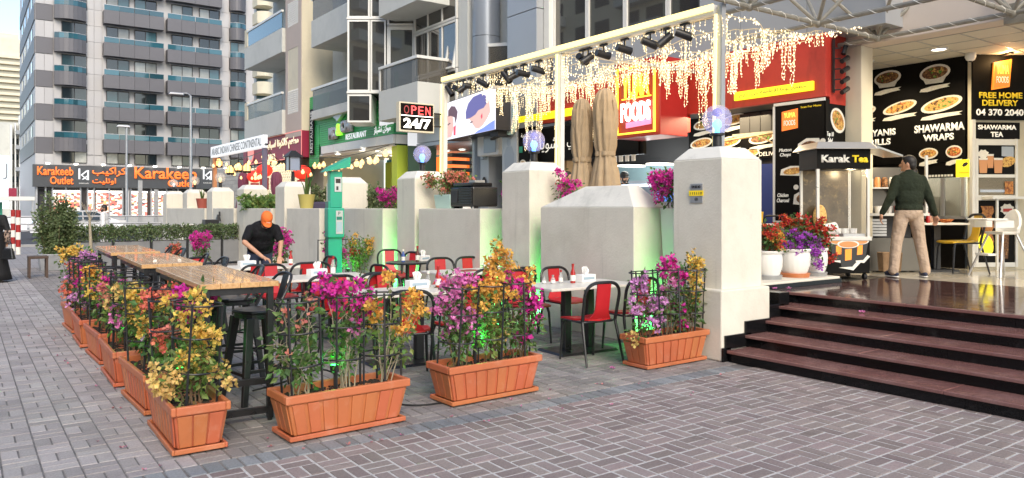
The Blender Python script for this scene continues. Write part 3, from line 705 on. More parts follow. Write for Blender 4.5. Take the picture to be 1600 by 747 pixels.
# windows (frame, panes) and flat balconies
def tower_window():
    w, h = 2.05, 1.75
    b = B(); f = .06
    b.box(0, -.05, 0, f, .05, h).box(w - f, -.05, 0, w, .05, h).box(f, -.05, 0, w - f, .05, f).box(f, -.05, h - f, w - f, .05, h).box(w / 2 - f / 2, -.05, f, w / 2 + f / 2, .05, h - f)
    return b.mesh('window', 'dark'), B().box(f, -.01, f, w / 2 - f / 2, .01, h - f).mesh('pane', 'tower_glass'), B().box(w / 2 + f / 2, -.012, f, w - f, .008, h - f).mesh('pane', 'tower_glass')
wm, pa, pb = tower_window()
pvar = []
for m_ in ('tower_glass', 'dark_glass', 'dark_glass', 'curtain_glass'):
    a_, b_ = pa.copy(), pb.copy(); a_.materials[0] = M[m_]; b_.materials[0] = M[m_]; pvar.append((a_, b_))
rw = random.Random(12)
def put_win(x, z, y=TWY - .02, sx=1.0):
    o = part('window', wm, tw, (x, y, z)); o.scale.x = sx
    part('pane', rw.choice(pvar)[0], o); part('pane', rw.choice(pvar)[1], o)
balA = {}
def flat_balcony(x0, x1, zt, zb):
    k = round(x1 - x0, 2); w = x1 - x0
    if k not in balA:
        m1 = B(); n = 4
        for i in range(n): m1.box(w * i / n + .01, -1.0, -1.22, w * (i + 1) / n - .01, -.9, 0)
        m1.box(0.005, -.91, -1.20, w - .005, -.05, -1.05).box(0, -.99, -1.21, .1, -.06, -.01).box(w - .1, -.99, -1.21, w, -.06, -.01)
        g = []
        for i in range(n): g.append(B().box(w * i / n + .03, -.96, .02, w * (i + 1) / n - .03, -.93, .48).mesh('rail_pane', 'teal_glass'))
        r = B().box(0, -.98, .48, w, -.91, .53).mesh('handrail', 'panel')
        balA[k] = (m1.mesh('balcony', 'band'), g, r)
    m1, g, r = balA[k]
    o = part('balcony', m1, tw, (x0, TWY, zt))
    for q in g: part('rail_pane', q, o)
    part('handrail', r, o)
for zi in LV[1:]:
    flat_balcony(XA0, XA1, zi, 0); flat_balcony(XB0, XB1, zi, 0)
for zi in LV:
    for xw in (tx(166), tx(210), tx(268), tx(311)):
        put_win(xw, zi - (.1 if zi > 5.5 else -.75), sx=.95)
    put_win(tx(96), zi - (.1 if zi > 5.5 else -.75), sx=1.0)
    put_win(tx(360), zi - .1, sx=.75)
# curved corner balconies
def curved(x0, x1):
    w = x1 - x0; n = 7; out = [(0, 0)]
    pts = []
    for i in range(n + 1):
        u = i / n; pts.append((w * u, -.25 - .85 * math.sin(PI * (u * .62 + .19)) ** 1.3 + .2))
    body = B()
    for i in range(n):
        a, c = pts[i], pts[i + 1]; e = .004
        body.add([(a[0] + e, a[1], -1.22), (c[0] - e, c[1], -1.22), (c[0] - e, c[1], 0), (a[0] + e, a[1], 0), (a[0] + e, a[1] + .12, -1.22), (c[0] - e, c[1] + .12, -1.22), (c[0] - e, c[1] + .12, 0), (a[0] + e, a[1] + .12, 0)],
                 [(0, 1, 2, 3), (3, 2, 6, 7), (1, 0, 4, 5), (0, 3, 7, 4), (2, 1, 5, 6)])
    body.prism([(p[0], p[1] + .05) for p in pts] + [(w, 0), (0, 0)], -1.20, -1.05)
    body.box(0, pts[0][1], -1.22, .1, 0, 0).box(w - .1, pts[-1][1], -1.22, w, 0, 0)
    gl = B(); rl = B().tube([(p[0], p[1] + .05, .52) for p in pts], .035, 6)
    for i in range(n):
        a, c = pts[i], pts[i + 1]
        gl.add([(a[0], a[1] + .04, .02), (c[0], c[1] + .04, .02), (c[0], c[1] + .04, .5), (a[0], a[1] + .04, .5), (a[0], a[1] + .07, .02), (c[0], c[1] + .07, .02), (c[0], c[1] + .07, .5), (a[0], a[1] + .07, .5)], [(0, 1, 2, 3), (7, 6, 5, 4), (3, 2, 6, 7)])
    return body.mesh('curved_balcony', 'band'), gl.mesh('rail_glass', 'teal_glass'), rl.mesh('handrail', 'panel')
for (xa, xb) in ((XC0, XC1), (XD0, XD1)):
    bm_, gm_, rm_ = curved(xa, xb)
    for zi in LV[1:]:
        o = part('curved_balcony', bm_, tw, (xa, TWY, zi)); part('rail_glass', gm_, o); part('handrail', rm_, o)
# the far flank: bands and small windows on the street side
for zi in LV[1:]:
    B().box(X0 - .08, TWY + .2, zi - 1.45, X0, TWY + 21, zi).build('flank_band', 'band', tw)
    for k in range(4): B().box(X0 - .05, TWY + 3 + 4.4 * k, zi + .2, X0 + .02, TWY + 4.4 + 4.4 * k, zi + 1.2).build('window', 'tower_glass', tw)
# sign band of the shop on the ground floor
SGY = TWY - 1.0
sy_ = lambda px: onY(px, SGY); zs = lambda px, py: zY(px, py, SGY)
sg = thing('shop_sign', 'long dark grey shop sign with orange letters across the tower base', 'sign', (0, SGY, 0))
xa, xb = sy_(51), sy_(402); zb_, zt_ = zs(160, 293), zs(160, 259.5); nseg = 7
for i in range(nseg): B().box(xa + (xb - xa) * i / nseg + .01, 0, zb_, xa + (xb - xa) * (i + 1) / nseg - .01, .9, zt_).build('sign_panel', 'sign_grey', sg)
hz = lambda n: n / FPX * SGY / 1.13
def stext(s, pa_, pb_, ya, yb, m, **k):
    xa_, xb_ = sy_(pa_), sy_(pb_); za, zb2 = zs((pa_ + pb_) / 2, yb), zs((pa_ + pb_) / 2, ya)
    return text(sg, s, (xa_ + xb_) / 2, (za + zb2) / 2, zb2 - za, m, w=xb_ - xa_, y=-.02, ext=.12, bold=.018, **k)
stext('Karakeeb', 58, 114.5, 260.5, 274, 'orange_lit'); stext('Outlet', 78, 114.5, 276, 288, 'orange_lit')
stext(arabic('كراكيب'), 144, 197, 261, 276, 'orange_lit'); stext(arabic('اوتليت'), 144, 181, 278, 289, 'orange_lit')
stext('Karakeeb', 210, 307, 262, 280, 'orange_lit'); stext('Outlet', 262, 304, 281.5, 292, 'orange_lit'); stext(arabic('كراكيب'), 345, 399, 262, 277, 'orange_lit')
for p0 in (122.5, 317):
    x = sy_(p0); z = zs(p0, 280); u = hz(15)
    b = B()
    for poly in ([(0, 0), (.16, 0), (.16, 1.1), (0, 1.1)], [(.2, .45), (.75, .95), (.75, .78), (.36, .42), (.75, .06), (.75, -.08)], [(.80, -.08), (.95, -.08), (.95, .95), (.80, .95)], [(.3, -.02), (.78, .40), (.78, .25), (.45, -.04)]):
        b.sheet([(x + a * u, z + c * u) for a, c in poly], -.06, .05)
    b.build('logo', 'white_lit', sg)
    text(sg, 'karakeeb outlet', x + .5 * u, z - .4 * u, .14, 'white', w=u * .9, y=-.02)
for k in range(9):
    x = xa + (xb - xa) * (k + .5) / 9; o = B().box(x - .04, -.5, zt_ + .02, x + .04, .1, zt_ + .08).box(x - .15, -.65, zt_ + .02, x + .15, -.45, zt_ + .14).build('spot_lamp', 'led_white', sg)
# lit shop front below
sf = thing('lit_shop', 'lit glazed shop front full of goods under the orange lettered sign', 'shop front', (0, TWY - .4, 0))
B().box(xa + .3, .3, 0, xb, .5, zb_).build('back_wall', 'dark', sf)
zsh = zs(160, 301)
for (p0, p1) in ((83, 127), (138, 148), (152, 193), (206, 232), (238, 262)):
    a, c = sy_(p0), sy_(p1); o = B().box(a, .1, .3, c, .29, zs(160, 300.5)).build('goods_display', 'shelf_goods', sf)
    B().box(a, -.02, zs(160, 300.5), c, .25, zs(160, 298.3)).build('light_strip', 'led_white', o)
for p in [58, 72, 83, 104, 127, 138, 148, 172, 193, 206, 222, 238, 262, 280]:
    x = sy_(p); B().box(x - .06, -.15, 0, x + .06, .05, zb_).build('mullion', 'galv', sf)
B().box(sy_(198), -.3, 0, sy_(203), .29, zb_).build('pier', 'cladding', sf)
B().box(xa + .3, -.12, zs(160, 297), xb, .0, zs(160, 294.5)).build('header_rail', 'dark', sf)
# far buildings at the left edge
dm('far_window_haze', (.34, .33, .27), .5)  # haze over the distant windows is put into their colour
fb = thing('far_cream_tower', 'very distant cream tower with many thin floor bands', 'building', (0, 0, 0))
FY = 400.0; q = lambda px: onY(px, FY)
B().box(q(-120), FY, 0, q(36), FY + 40, zY(20, 60, FY)).build('wall', 'cream', fb)
B().box(q(-120), FY + 4, 0, q(30), FY + 40, zY(20, 50, FY)).build('roof_block', 'cream', fb)
for i in range(17):
    z = zY(20, 92 + i * 9.6, FY)
    B().box(q(-60), FY - 1.5, z, q(33), FY, z + 1.1).build('floor_band', 'cream', fb)
    B().box(q(-60), FY - .4, z - 1.9, q(33), FY, z - .35).build('window_band', 'far_window_haze', fb)
tag(fb, None, None)
gbld = thing('grey_finned_building', 'small grey building with tall fins left of the tower', 'building', (0, 0, 0))
GY = 130.0; q = lambda px: onY(px, GY)
B().box(q(-30), GY + 2, 0, q(48), GY + 25, zY(30, 190, GY)).build('wall', 'greywall', gbld)
for p, w, top in ((16, 3.2, 195), (23, 2.2, 192), (30, 5, 180), (40, 3.2, 205)):
    B().box(q(p), GY, 0, q(p + w), GY + 2, zY(p, top, GY)).build('fin', 'white', gbld)
for zpy in (205, 228, 262): B().box(q(24), GY - 1.5, zY(30, zpy + 6, GY), q(42), GY, zY(30, zpy, GY)).build('balcony', 'panel', gbld)
for zpy in (215, 240, 275, 297): B().box(q(17), GY + 1.9, zY(30, zpy + 9, GY), q(40), GY + 2, zY(30, zpy, GY)).build('window', 'tower_glass', gbld)
r = thing('billboard', 'pale blue hoarding at the far left behind the grey building', 'billboard', (0, 110, 0))
B().box(onY(-60, 110), 0, 1.5, onY(14, 110), .4, zY(8, 243, 110)).build('hoarding', 'cool_lit', r); text(r, 'J', onY(8, 110), zY(8, 268, 110), 2.0, 'panel_dark', y=-.02); B().box(onY(2, 110), .1, 0, onY(3, 110), .35, 1.5).build('post', 'galv', r)
r = thing('small_red_sign', 'small dark red sign hanging near the tower corner', 'sign', (onY(19.5, 100), 100, 0))
B().box(-.38, 0, zY(19, 308, 100), .38, .3, zY(19, 294, 100)).build('sign_face', 'crimson', r); B().box(.40, .1, 0, .50, .25, zY(19, 292, 100)).build('post', 'galv', r)
bt = thing('curved_balcony_block', 'slim block with stacked cream balconies behind the cream apartment building', 'building', (0, 0, 0))
BY = 58.0; q = lambda px: onY(px, BY)
B().box(q(407), BY + .6, 0, q(460), BY + 1.6, 24).build('wall', 'greywall', bt)
for i in range(7):
    z = zY(410, 176 - i * 27.2, BY)
    n = 10; w0, w1 = q(398), q(423); pts = [(w0 + (w1 - w0) * i2 / n, BY - 1.0 * math.sin(PI * (.2 + .6 * i2 / n))) for i2 in range(n + 1)] + [(w1, BY + .6), (w0, BY + .6)]
    B().prism(pts, z, z + .9).build('balcony', 'cream', bt, bevel=.02); B().box(w0 + .3, BY + .4, z + .9, w1 - .1, BY + .59, z + 1.65).build('window', 'tower_glass', bt)
# far street clutter at the left
r = thing('kiosk_stall', 'lit market stall with a pale canopy at the far left', 'stall', (onY(-5, 60), 60, 0))
B().box(-3, 0, 2.1, 2.1, 3, 2.35).build('canopy', 'print_white', r); B().box(-3, 1.5, 0, 2.0, 2.8, .9).build('counter', 'white_lit', r)
for x in (-2.8, 2.0): B().box(x - .05, .1, 0, x + .05, .2, 2.1).build('post', 'galv', r)
B().box(-.3, 1.2, .9, .35, 1.45, 2.0).build('banner', 'tea_green', r)
# guard rail along the road
gr = thing('guard_rail', 'grey tubular guard rail along the road behind the hedge', 'railing', (0, 36.2, 0))
for z in (1.25, .95, .7): B().tube([(-40, 0, z), (14, 0, z)], .035, 8).build('rail', 'galv', gr)
for k in range(27): B().cbox(-39 + 2 * k, .0, .62, .06, .05, 1.26).build('rail_post', 'galv', gr)
b = B(); b.box(-40, 70.5, 0, 40, 70.8, .85); tag(b.build('median_wall', 'kerb'), 'low concrete wall on the far side of the road', 'wall')
# white car on the road
def car():
    r = thing('parked_car', 'white car with dark windows passing behind the hedge', 'car', (onY(122, 46), 46, 0))
    sec = [(-2.2, .35), (-2.25, .75), (-2.0, .95), (-1.2, 1.02), (-.55, 1.42), (.75, 1.46), (1.6, 1.05), (2.15, .95), (2.25, .6), (2.2, .35)]
    b = B(); n = len(sec)
    ring = lambda y, k: [(x, y, .3 + (z - .3) * (1 if z < 1.03 else k)) for x, z in sec]
    vs = []
    for y in (-.86, -.9, -.6, .6, .9, .86):
        vs += [(x, (y if z < 1.03 else y * .76), z) for x, z in sec] if abs(y) > .7 else [(x, y * (1 if z < 1.03 else .95), z + .03) for x, z in sec]
    fs = []
    for i in range(5):
        for k in range(n - 1): fs.append((i * n + k, i * n + k + 1, (i + 1) * n + k + 1, (i + 1) * n + k))
        fs.append((i * n + n - 1, i * n, (i + 1) * n, (i + 1) * n + n - 1))
    fs += [tuple(range(n - 1, -1, -1)), tuple(range(5 * n, 6 * n))]
    b.add(vs, fs); b.build('body', mat('car_paint', (.72, .73, .74), .25, coat=.6), r, bevel=.03)
    for s in (-1, 1):
        b = B(); y = s * .885
        b.add([(-1.05, y, 1.0), (-.52, s * .70, 1.37), (.1, s * .70, 1.4), (.1, y, 1.0)], [(0, 1, 2, 3)]); b.add([(.16, y, 1.0), (.16, s * .70, 1.4), (.74, s * .70, 1.4), (1.45, y, 1.0)], [(0, 1, 2, 3)]); b.build('side_window', 'tower_glass', r)
        for x in (-1.4, 1.4):
            w = B(); T = Matrix.Rotation(PI / 2, 4, 'X')
            w.lathe([(.0, -.1), (.32, -.1), (.34, -.05), (.34, .05), (.32, .1), (.0, .1)], 18); w.v = [tuple(T @ Vector(v) + Vector((x, s * .82, .34))) for v in w.v]; o = w.build('wheel', 'rubber', r, smooth='auto')
            h = B(); h.lathe([(0, -.11), (.2, -.11), (.2, .11), (0, .11)], 12); h.v = [tuple(T @ Vector(v) + Vector((x, s * .82, .34))) for v in h.v]; h.build('rim', 'alu', o)
    B().add([(-1.1, -.7, 1.04), (-.6, -.6, 1.41), (-.6, .6, 1.41), (-1.1, .7, 1.04)], [(0, 1, 2, 3)]).build('windscreen', 'tower_glass', r)
    return r
car()
# street lamps
def street_lamp(px, topy, Y, label, arm):
    x = onY(px, Y); h = zY(px, topy, Y)
    r = thing('street_lamp', label, 'street lamp', (x, Y, 0), 0, 'street lamps beyond the hedge')
    B().tube([(0, 0, 0), (0, 0, .8), (0, 0, h)], [.11, .09, .055], 10).build('pole', 'galv', r, smooth='auto'); B().tube([(0, 0, h), (-arm * .3, 0, h + .12), (-arm, 0, h + .08)], .035, 8).build('arm', 'galv', r)
    B().frus(-arm - .1, 0, h, .75, .26, h + .12, .6, .2).build('lamp_head', 'alu', r, bevel=.03)
street_lamp(197.5, 199, 50, 'shorter slim street lamp standing left before the tower', .05)
street_lamp(298, 150, 42, 'taller street lamp with a side arm before the tower', .6)
for i, (px, t_, Y) in enumerate([(219, 282, 40), (244, 296, 40)]):
    B_ = B().cbox(0, 0, zY(px, t_, Y) / 2, .18, .12, zY(px, t_, Y)); tag(B_.build('steel_post', 'galv', None, loc=(onY(px, Y), Y, 0)), ['taller plain steel post left of the pillars', 'shorter plain steel post left of the pillars'][i], 'post', 'plain posts by the road')
# red and white bollards
for i, (px, Y) in enumerate(((28.5, 31.2), (20.5, 34.0))):
    r = thing('bollard', ['nearer red and white banded bollard post', 'farther red and white banded bollard post'][i], 'bollard', (onY(px, Y), Y, 0), 0, 'striped bollards on the pavement')
    for k in range(6): B().lathe([(.0, .255 * k + .001), (.075, .255 * k + .001), (.075, .255 * k + .255), (0, .255 * k + .255)], 18).build('band', 'red_box' if k % 2 else 'print_white', r, smooth='auto')
# ================================================================== RED RESTAURANT FRONT
def dish(root, x, z, w, h, food='food', tilt=.18, y=-.012, brush=True, bowl=False):
    b = B()
    b.disc(x, z, w / 2, h / 2, y, .004, 22, tilt)
    if bowl: b.sheet([(x - w * .48, z + h * .02), (x - w * .30, z - h * .62), (x + w * .26, z - h * .62), (x + w * .49, z + h * .1)], y + .001, .003)
    b.mi = 1; b.disc(x, z + .01 * h, w * .42, h * .36, y - .003, .003, 22, tilt)
    rr_ = random.Random(int(abs(x * 977 + z * 131)))
    for k in range(16):
        a_, q_ = rr_.uniform(0, 6.28), math.sqrt(rr_.random()); u_, v_ = math.cos(a_) * q_ * w * .34, math.sin(a_) * q_ * h * .28
        b.mi = 2 + k % 3; s_ = rr_.uniform(.03, .075) * w; b.disc(x + u_ * math.cos(tilt) - v_ * math.sin(tilt), z + .02 * h + v_ * math.cos(tilt) + u_ * math.sin(tilt), s_, s_ * rr_.uniform(.35, .6), y - .006 - .0002 * k, .002, 7, rr_.uniform(0, 3))
    b.build('printed_dish', ['print_white', food, 'food_dark', 'food_rice', rr_.choice(['food_green', 'food_red', 'food_rice'])], root)
    if brush:
        zz = z - h * (.82 if bowl else .72) - .03; b = B(); w2 = w * .5
        b.sheet([(x - w2, zz - .035), (x - w2 * .9, zz + .01), (x - w2 * .2, zz + .045), (x + w2, zz + .06), (x + w2 * .8, zz + .03), (x + w2 * .95, zz + .005), (x + w2 * .3, zz - .01), (x - w2 * .5, zz - .045)], y, .003)
        b.build('brush_stroke', 'print_white', root)
fa = thing('shop_fascia', 'red fascia of the restaurant with lamps along its right edge', 'fascia', (0, 0, 0))
FZ0, FZ1 = 3.26, 4.21; FY0 = 6.45
B().box(FX, FY0, FZ0, FX + .12, 9.14, FZ1).build('front_panel', 'red_fascia', fa, bevel=.004)
B().box(FX, 10.25, 3.46, FX + .12, 14.2, FZ1).build('front_panel', 'red_fascia', fa, bevel=.004)
B().box(FX + .005, 9.145, 2.95, FX + .12, 10.245, FZ1).build('front_panel', 'red_fascia', fa)
B().box(FX + .122, FY0 + .003, FZ0 - .1, 10.95, FY0 + .1, FZ1).build('side_panel', 'red_fascia', fa, bevel=.004)
B().box(FX + .125, FY0 + .11, 3.34, 11.6, 14.2, 3.40).build('soffit', 'dark', fa)
r = thing('spot_rail', 'black rail of five small spotlights on the right end of the red fascia', 'spotlights', (FX + .17, FY0 - .02, 0))
B().box(-.03, -.03, 3.32, .0, .0, 4.12).build('rail', 'black', r)
for k in range(5):
    z = 3.98 - .155 * k
    T = Matrix.Translation((.16, -.09, z)) @ Matrix.Rotation(rad(-62 if k == 0 else -25), 4, 'Y')
    b = B(); b.lathe([(0, -.09), (.035, -.09), (.037, .09), (.0, .09)], 12); b.v = [tuple(T @ (Matrix.Rotation(PI / 2, 4, 'Y') @ Vector(v))) for v in b.v]
    o = b.build('spot_head', 'black', r, smooth='auto'); B().tube([(-.015, -.03, z), (.08, -.07, z + .01)], .011, 6).build('bracket', 'black', o)
r = thing('name_strip', 'yellow strip with dark Arabic letters on the red fascia', 'sign', (FX, 7.35, 3.44), FACE_W)
B().box(-.72, -.05, -.07, .72, -.002, .07).build('strip', 'yellow_sign', r, bevel=.008); text(r, arabic('مطعم يوما الاطعمة ش.ذ.م.م'), 0, 0, .085, 'sign_grey', w=1.22, y=-.051)
r = thing('name_strip', 'yellow strip with faint Latin letters at the left end of the red fascia', 'sign', (FX, 12.98, 3.62), FACE_W)
B().box(-1.2, -.05, -.08, 1.1, -.002, .08).build('strip', 'yellow_sign', r, bevel=.008); text(r, 'YUMA FOODS RESTAURANT', -.05, 0, .07, 'yellow_print', w=1.95, y=-.051)
# big sign box
SBX = 9.7
r = thing('restaurant_sign', 'red sign box with yellow and white letters in a yellow neon frame', 'sign', (SBX, 9.66, 0), FACE_W)
B().box(-.56, 0, 2.86, .56, .695, 4.22).build('box', 'red_box', r, bevel=.01)
b = B(); zt, zb = 4.1, 2.93; w = .46
b.tube([(-w, -.035, zb), (-w, -.035, zt), (w, -.035, zt), (w, -.035, zb)], .026, 8, closed=True); b.build('neon_frame', 'neon_yellow', r)
text(r, 'YUMA', .0, 3.77, .40, 'neon_yellow', w=.66, y=-.02, ext=.03, bold=.02); text(r, 'FOODS', .0, 3.31, .34, 'open_white', w=.72, y=-.02, ext=.03, bold=.02)
o = B().box(-.36, -.02, 3.545, .36, -.004, 3.565).build('rule', 'neon_yellow', r)
b = B(); b.sheet([(-.26, 3.03), (.36, 3.06), (.36, 3.16), (-.26, 3.13)], -.012, .01); b.build('pink_band', 'pink_lit', r)
# ---- terrace shop front under the fascia (black boards, opening, kitchen)
tf = thing('terrace_shop_front', 'black shop front with menu boards and a kitchen opening behind the closed umbrellas', 'shop front', (0, 0, 0))
IX = 11.7
def onIX(px): return onX(px, IX)
B().box(IX, 6.9, 2.52, IX + .1, 10.2, 3.36).build('menu_board', 'board', tf); B().box(FX + .02, 10.2, 2.62, FX + .1, 14.0, 3.34).build('menu_board', 'board', tf)
B().box(IX + .1, 6.9, PZ, IX + .3, 16.2, 3.36).build('inner_wall', 'dark', tf)
B().box(FX - .02, 13.9, PZ, FX + .4, 14.25, 3.3).build('end_wall', 'print_white', tf)
ms = thing('wall_menu', 'black inner menu board with printed dishes right of the red sign box', 'menu board', (IX - .01, 8.6, 0), FACE_W)
B().box(-1.6, 0, 2.50, 1.6, .005, 3.37).build('backing', 'board', ms)
for i, (x, z) in enumerate(((-1.2, 3.22), (-.5, 3.25), (-1.28, 2.86), (-.62, 2.84), (.1, 2.86), (.8, 2.86))): dish(ms, x, z, .55, .20, ['food', 'food_rice', 'food', 'food_red', 'food_dark', 'food'][i], .12)
for x, z in ((-1.45, 2.62), (-.75, 2.6), (-.15, 2.6), (1.15, 3.2), (.45, 3.2)): dish(ms, x, z, .42, .15, 'food' if x < 0 else 'food_rice', .1)
text(ms, 'DELIVERY', .3, 2.57, .07, 'menu_white', w=.5)
bl = thing('roller_shutter', 'dark slatted vent under the red fascia beside the globe lamp', 'vent', (11.2, 0, 0))
for k in range(6): B().box(0, 7.3 + .22 * k, 2.92, .04, 7.3 + .22 * k + .205, 3.26).build('slat', 'rust' if k == 99 else 'dark', bl)
B().box(-.02, 7.2, 2.86, .06, 8.75, 2.915).build('rail', 'truss', bl)
b = B(); b.tube([(10.9, 8.7, 2.78), (10.8, 7.1, 2.86)], .02, 6).tube([(10.85, 8.0, 2.82), (10.6, 7.15, 2.5)], .012, 6).tube([(10.6, 7.1, 3.2), (10.62, 7.12, 2.9), (10.58, 7.2, 2.5)], .01, 6)
tag(b.build('cable_brace', mat('wood_brace', (.42, .28, .12), .7)), 'thin wooden brace with loose cable under the fascia', 'brace')
bp = thing('blue_panel', 'deep blue panel between the nearest pillar and the tall black menu board', 'panel', (11.4, 7.0, PZ)); B().box(0, 0, 0, .06, 1.9, 1.75).build('sheet', mat('blue_panel', (.012, .03, .17), .5), bp)
# kitchen opening: left part of the front
ko = thing('kitchen_opening', 'lit kitchen pass behind the closed umbrellas', 'kitchen', (0, 0, 0))
B().box(11.6, 9.9, PZ, 11.7, 12.4, 2.5).build('kitchen_wall', 'kitchen_glow', ko); B().box(11.57, 10.0, 1.75, 11.595, 11.0, 2.05).build('wall_menu_panel', 'board', ko); B().box(11.55, 11.1, 1.8, 11.59, 11.9, 1.84).build('wall_shelf', 'steel', ko); B().box(11.5, 11.3, 1.84, 11.58, 11.45, 2.02).build('tin', 'red_box', ko); B().box(11.5, 11.55, 1.84, 11.58, 11.72, 1.98).build('tin', 'print_white', ko); B().box(FX + .4, 10.2, 2.44, FX + .9, 10.5, 2.47).build('strip_lamp', 'led_white', ko); B().box(FX + .4, 11.0, 2.44, FX + .9, 11.3, 2.47).build('strip_lamp', 'led_white', ko); B().box(FX + .1, 9.3, 2.02, 11.6, 12.4, 2.06).build('shelf_light', 'cool_lit', ko)  # kitchen wall glows, the light of the room put into its colour
B().box(FX + .1, 9.2, PZ, FX + .6, 12.8, 1.72).build('counter', 'steel', ko); B().box(11.0, 11.4, 1.72, 11.5, 12.2, 2.1).build('oven', 'dark', ko); B().box(11.0, 10.3, 1.72, 11.5, 11.2, 2.15).build('hood', 'panel_dark', ko)
B().box(FX - .03, 12.45, PZ, FX + .1, 13.9, 2.02).build('cream_wall', 'cream', ko); B().box(FX + .1, 12.5, 2.0, FX + .6, 13.85, 2.05).build('shelf', 'dark', ko)
for k in range(6): B().box(FX - .01, 10.4 + .17 * k, 2.5, FX + .015, 10.4 + .17 * k + .09, 2.62).build('awning_stripe', 'print_white', ko)
tag(B().box(FX + .15, 12.6, 2.055, FX + .55, 13.35, 2.62).build('cardboard_box', 'cardboard', bevel=.01), 'brown cardboard box on a shelf above the waiter with a beard', 'box')
b = B(); b.lathe([(.0, 0), (.10, .02), (.17, .18), (.20, .40), (.18, .6), (.09, .68), (0, .70)], 18, (11.0, 9.55, 1.75), lambda a, z: 1 + .05 * math.sin(7 * a + z * 40)); b.tube([(11.0, 9.55, 1.7), (11.0, 9.55, 2.6)], .012, 6)
tag(b.build('shawarma_spit', 'meat', None, smooth=True), 'orange shawarma meat on a vertical spit in the kitchen opening', 'spit')
tag(B().box(10.3, 9.05, 1.72, 10.36, 9.75, 1.98).build('till_screen', mat('till_blue', (.05, .12, .4), .4, emis=(.1, .22, .7), es=.5)), 'blue lit till screen at the kitchen counter', 'screen')
# Arabic board over the kitchen
ab = thing('arabic_menu_board', 'black board with white Arabic script above the closed umbrellas', 'sign', (FX - .01, 12.2, 2.98), FACE_W)
B().box(-1.7, 0, -.36, 1.9, .03, .36).build('board_sheet', 'board', ab)
text(ab, arabic('مشويات'), -.9, 0, .34, 'menu_white'); text(ab, arabic('مأكولات'), .9, .05, .34, 'menu_white'); text(ab, arabic('برياني'), .1, 0, .3, 'menu_white')
# tall black menu tower in front of the landing
mt = thing('menu_tower', 'tall black menu column with dish pictures beside the tea cart', 'menu board', (FX, 6.47, 0))
B().box(0.02, .0, PZ, .55, .86, 3.24).build('column', 'board', mt)
b = B().box(-.005, -.01, 3.2, .019, .87, 3.245).box(-.005, .855, PZ, .019, .885, 3.2); b.build('white_edge', 'white_frame', mt)
f1 = thing('front_menu', 'printed front of the tall black menu column with white dish names', 'menu board', (FX + .018, 6.90, 0), FACE_W)
B().box(-.42, -.006, PZ, .42, 0, 3.19).build('printed_sheet', 'board', f1)
b = B(); b.sheet([(-.30, 2.80), (-.02, 2.83), (-.02, 3.13), (-.30, 3.10)], -.012, .005); b.build('logo_panel', 'orange_lit', f1)
text(f1, 'YUMA', -.16, 3.04, .08, 'logo_glow', w=.2, y=-.013); text(f1, 'FOODS', -.16, 2.92, .08, 'menu_white', w=.2, y=-.013); text(f1, 'Scan For Menu', .20, 3.14, .03, 'yellow_print', w=.34, y=-.007)
for x, z, w, h, fd, t_, tx_, tz_ in ((.17, 2.53, .40, .26, 'food_dark', 'Mutton\nChops', -.24, 2.46), (-.10, 2.17, .46, .16, 'food', 'Mix Grill\nDouble', .25, 2.14), (.12, 1.75, .44, .26, 'food_dark', 'Chicken\nCharcoal', -.28, 1.76)):
    b = B(); b.sheet([(x - w * .5, z - h * .35), (x + w * .35, z - h * .5), (x + w * .52, z - h * .05), (x + w * .42, z + h * .45), (x - w * .1, z + h * .5), (x - w * .46, z + h * .2)], -.011, .004)
    b.mi = 1; b.disc(x, z, w * .37, h * .32, -.015, .003, 18, .1); b.build('printed_dish', ['print_white', fd], f1)
    text(f1, t_, tx_, tz_, .14, 'menu_white', w=.22, y=-.007, shear=.2)
for x, z in ((-.05, 1.92), (.10, 1.98), (.30, 1.56), (.40, 1.66), (.40, 2.6)):
    b = B(); b.disc(x, z, .045, .04, -.011, .004, 12); b.build('sauce_cup', 'print_white', f1)
for x, z in ((-.16, 1.36), (.06, 1.37), (.06, 1.18), (-.35, 1.32)): 
    b = B(); b.sheet([(x - .1, z - .08), (x + .1, z - .08), (x + .1, z + .08), (x - .1, z + .08)], -.011, .004); b.mi = 1; b.disc(x, z, .075, .05, -.014, .003, 14); b.build('printed_tray', ['print_white', 'food_red'], f1)
b = B(); b.sheet([(.22, 1.22), (.30, 1.22), (.30, 1.42), (.275, 1.5), (.245, 1.5), (.22, 1.42)], -.011, .004); b.build('printed_bottle', 'sauce_dark', f1); text(f1, 'Family\nMeal', .36, 1.32, .15, 'menu_white', w=.12, y=-.007, shear=.2)
f2 = thing('side_menu', 'narrow printed side of the tall black menu column with salad plates', 'menu board', (FX + .28, 6.462, 0), FACE_S)
B().box(-.26, -.006, PZ, .26, 0, 3.22).build('printed_sheet', 'board', f2)
dish(f2, .05, 2.92, .42, .34, 'food', -.7, brush=False); dish(f2, -.13, 2.36, .22, .34, 'food_green', 0, brush=False); dish(f2, .16, 2.3, .20, .28, 'food_rice', 0, brush=False); text(f2, 'Top 10\nSalad', -.15, 2.66, .16, 'menu_white', w=.17, y=-.007, shear=.2)

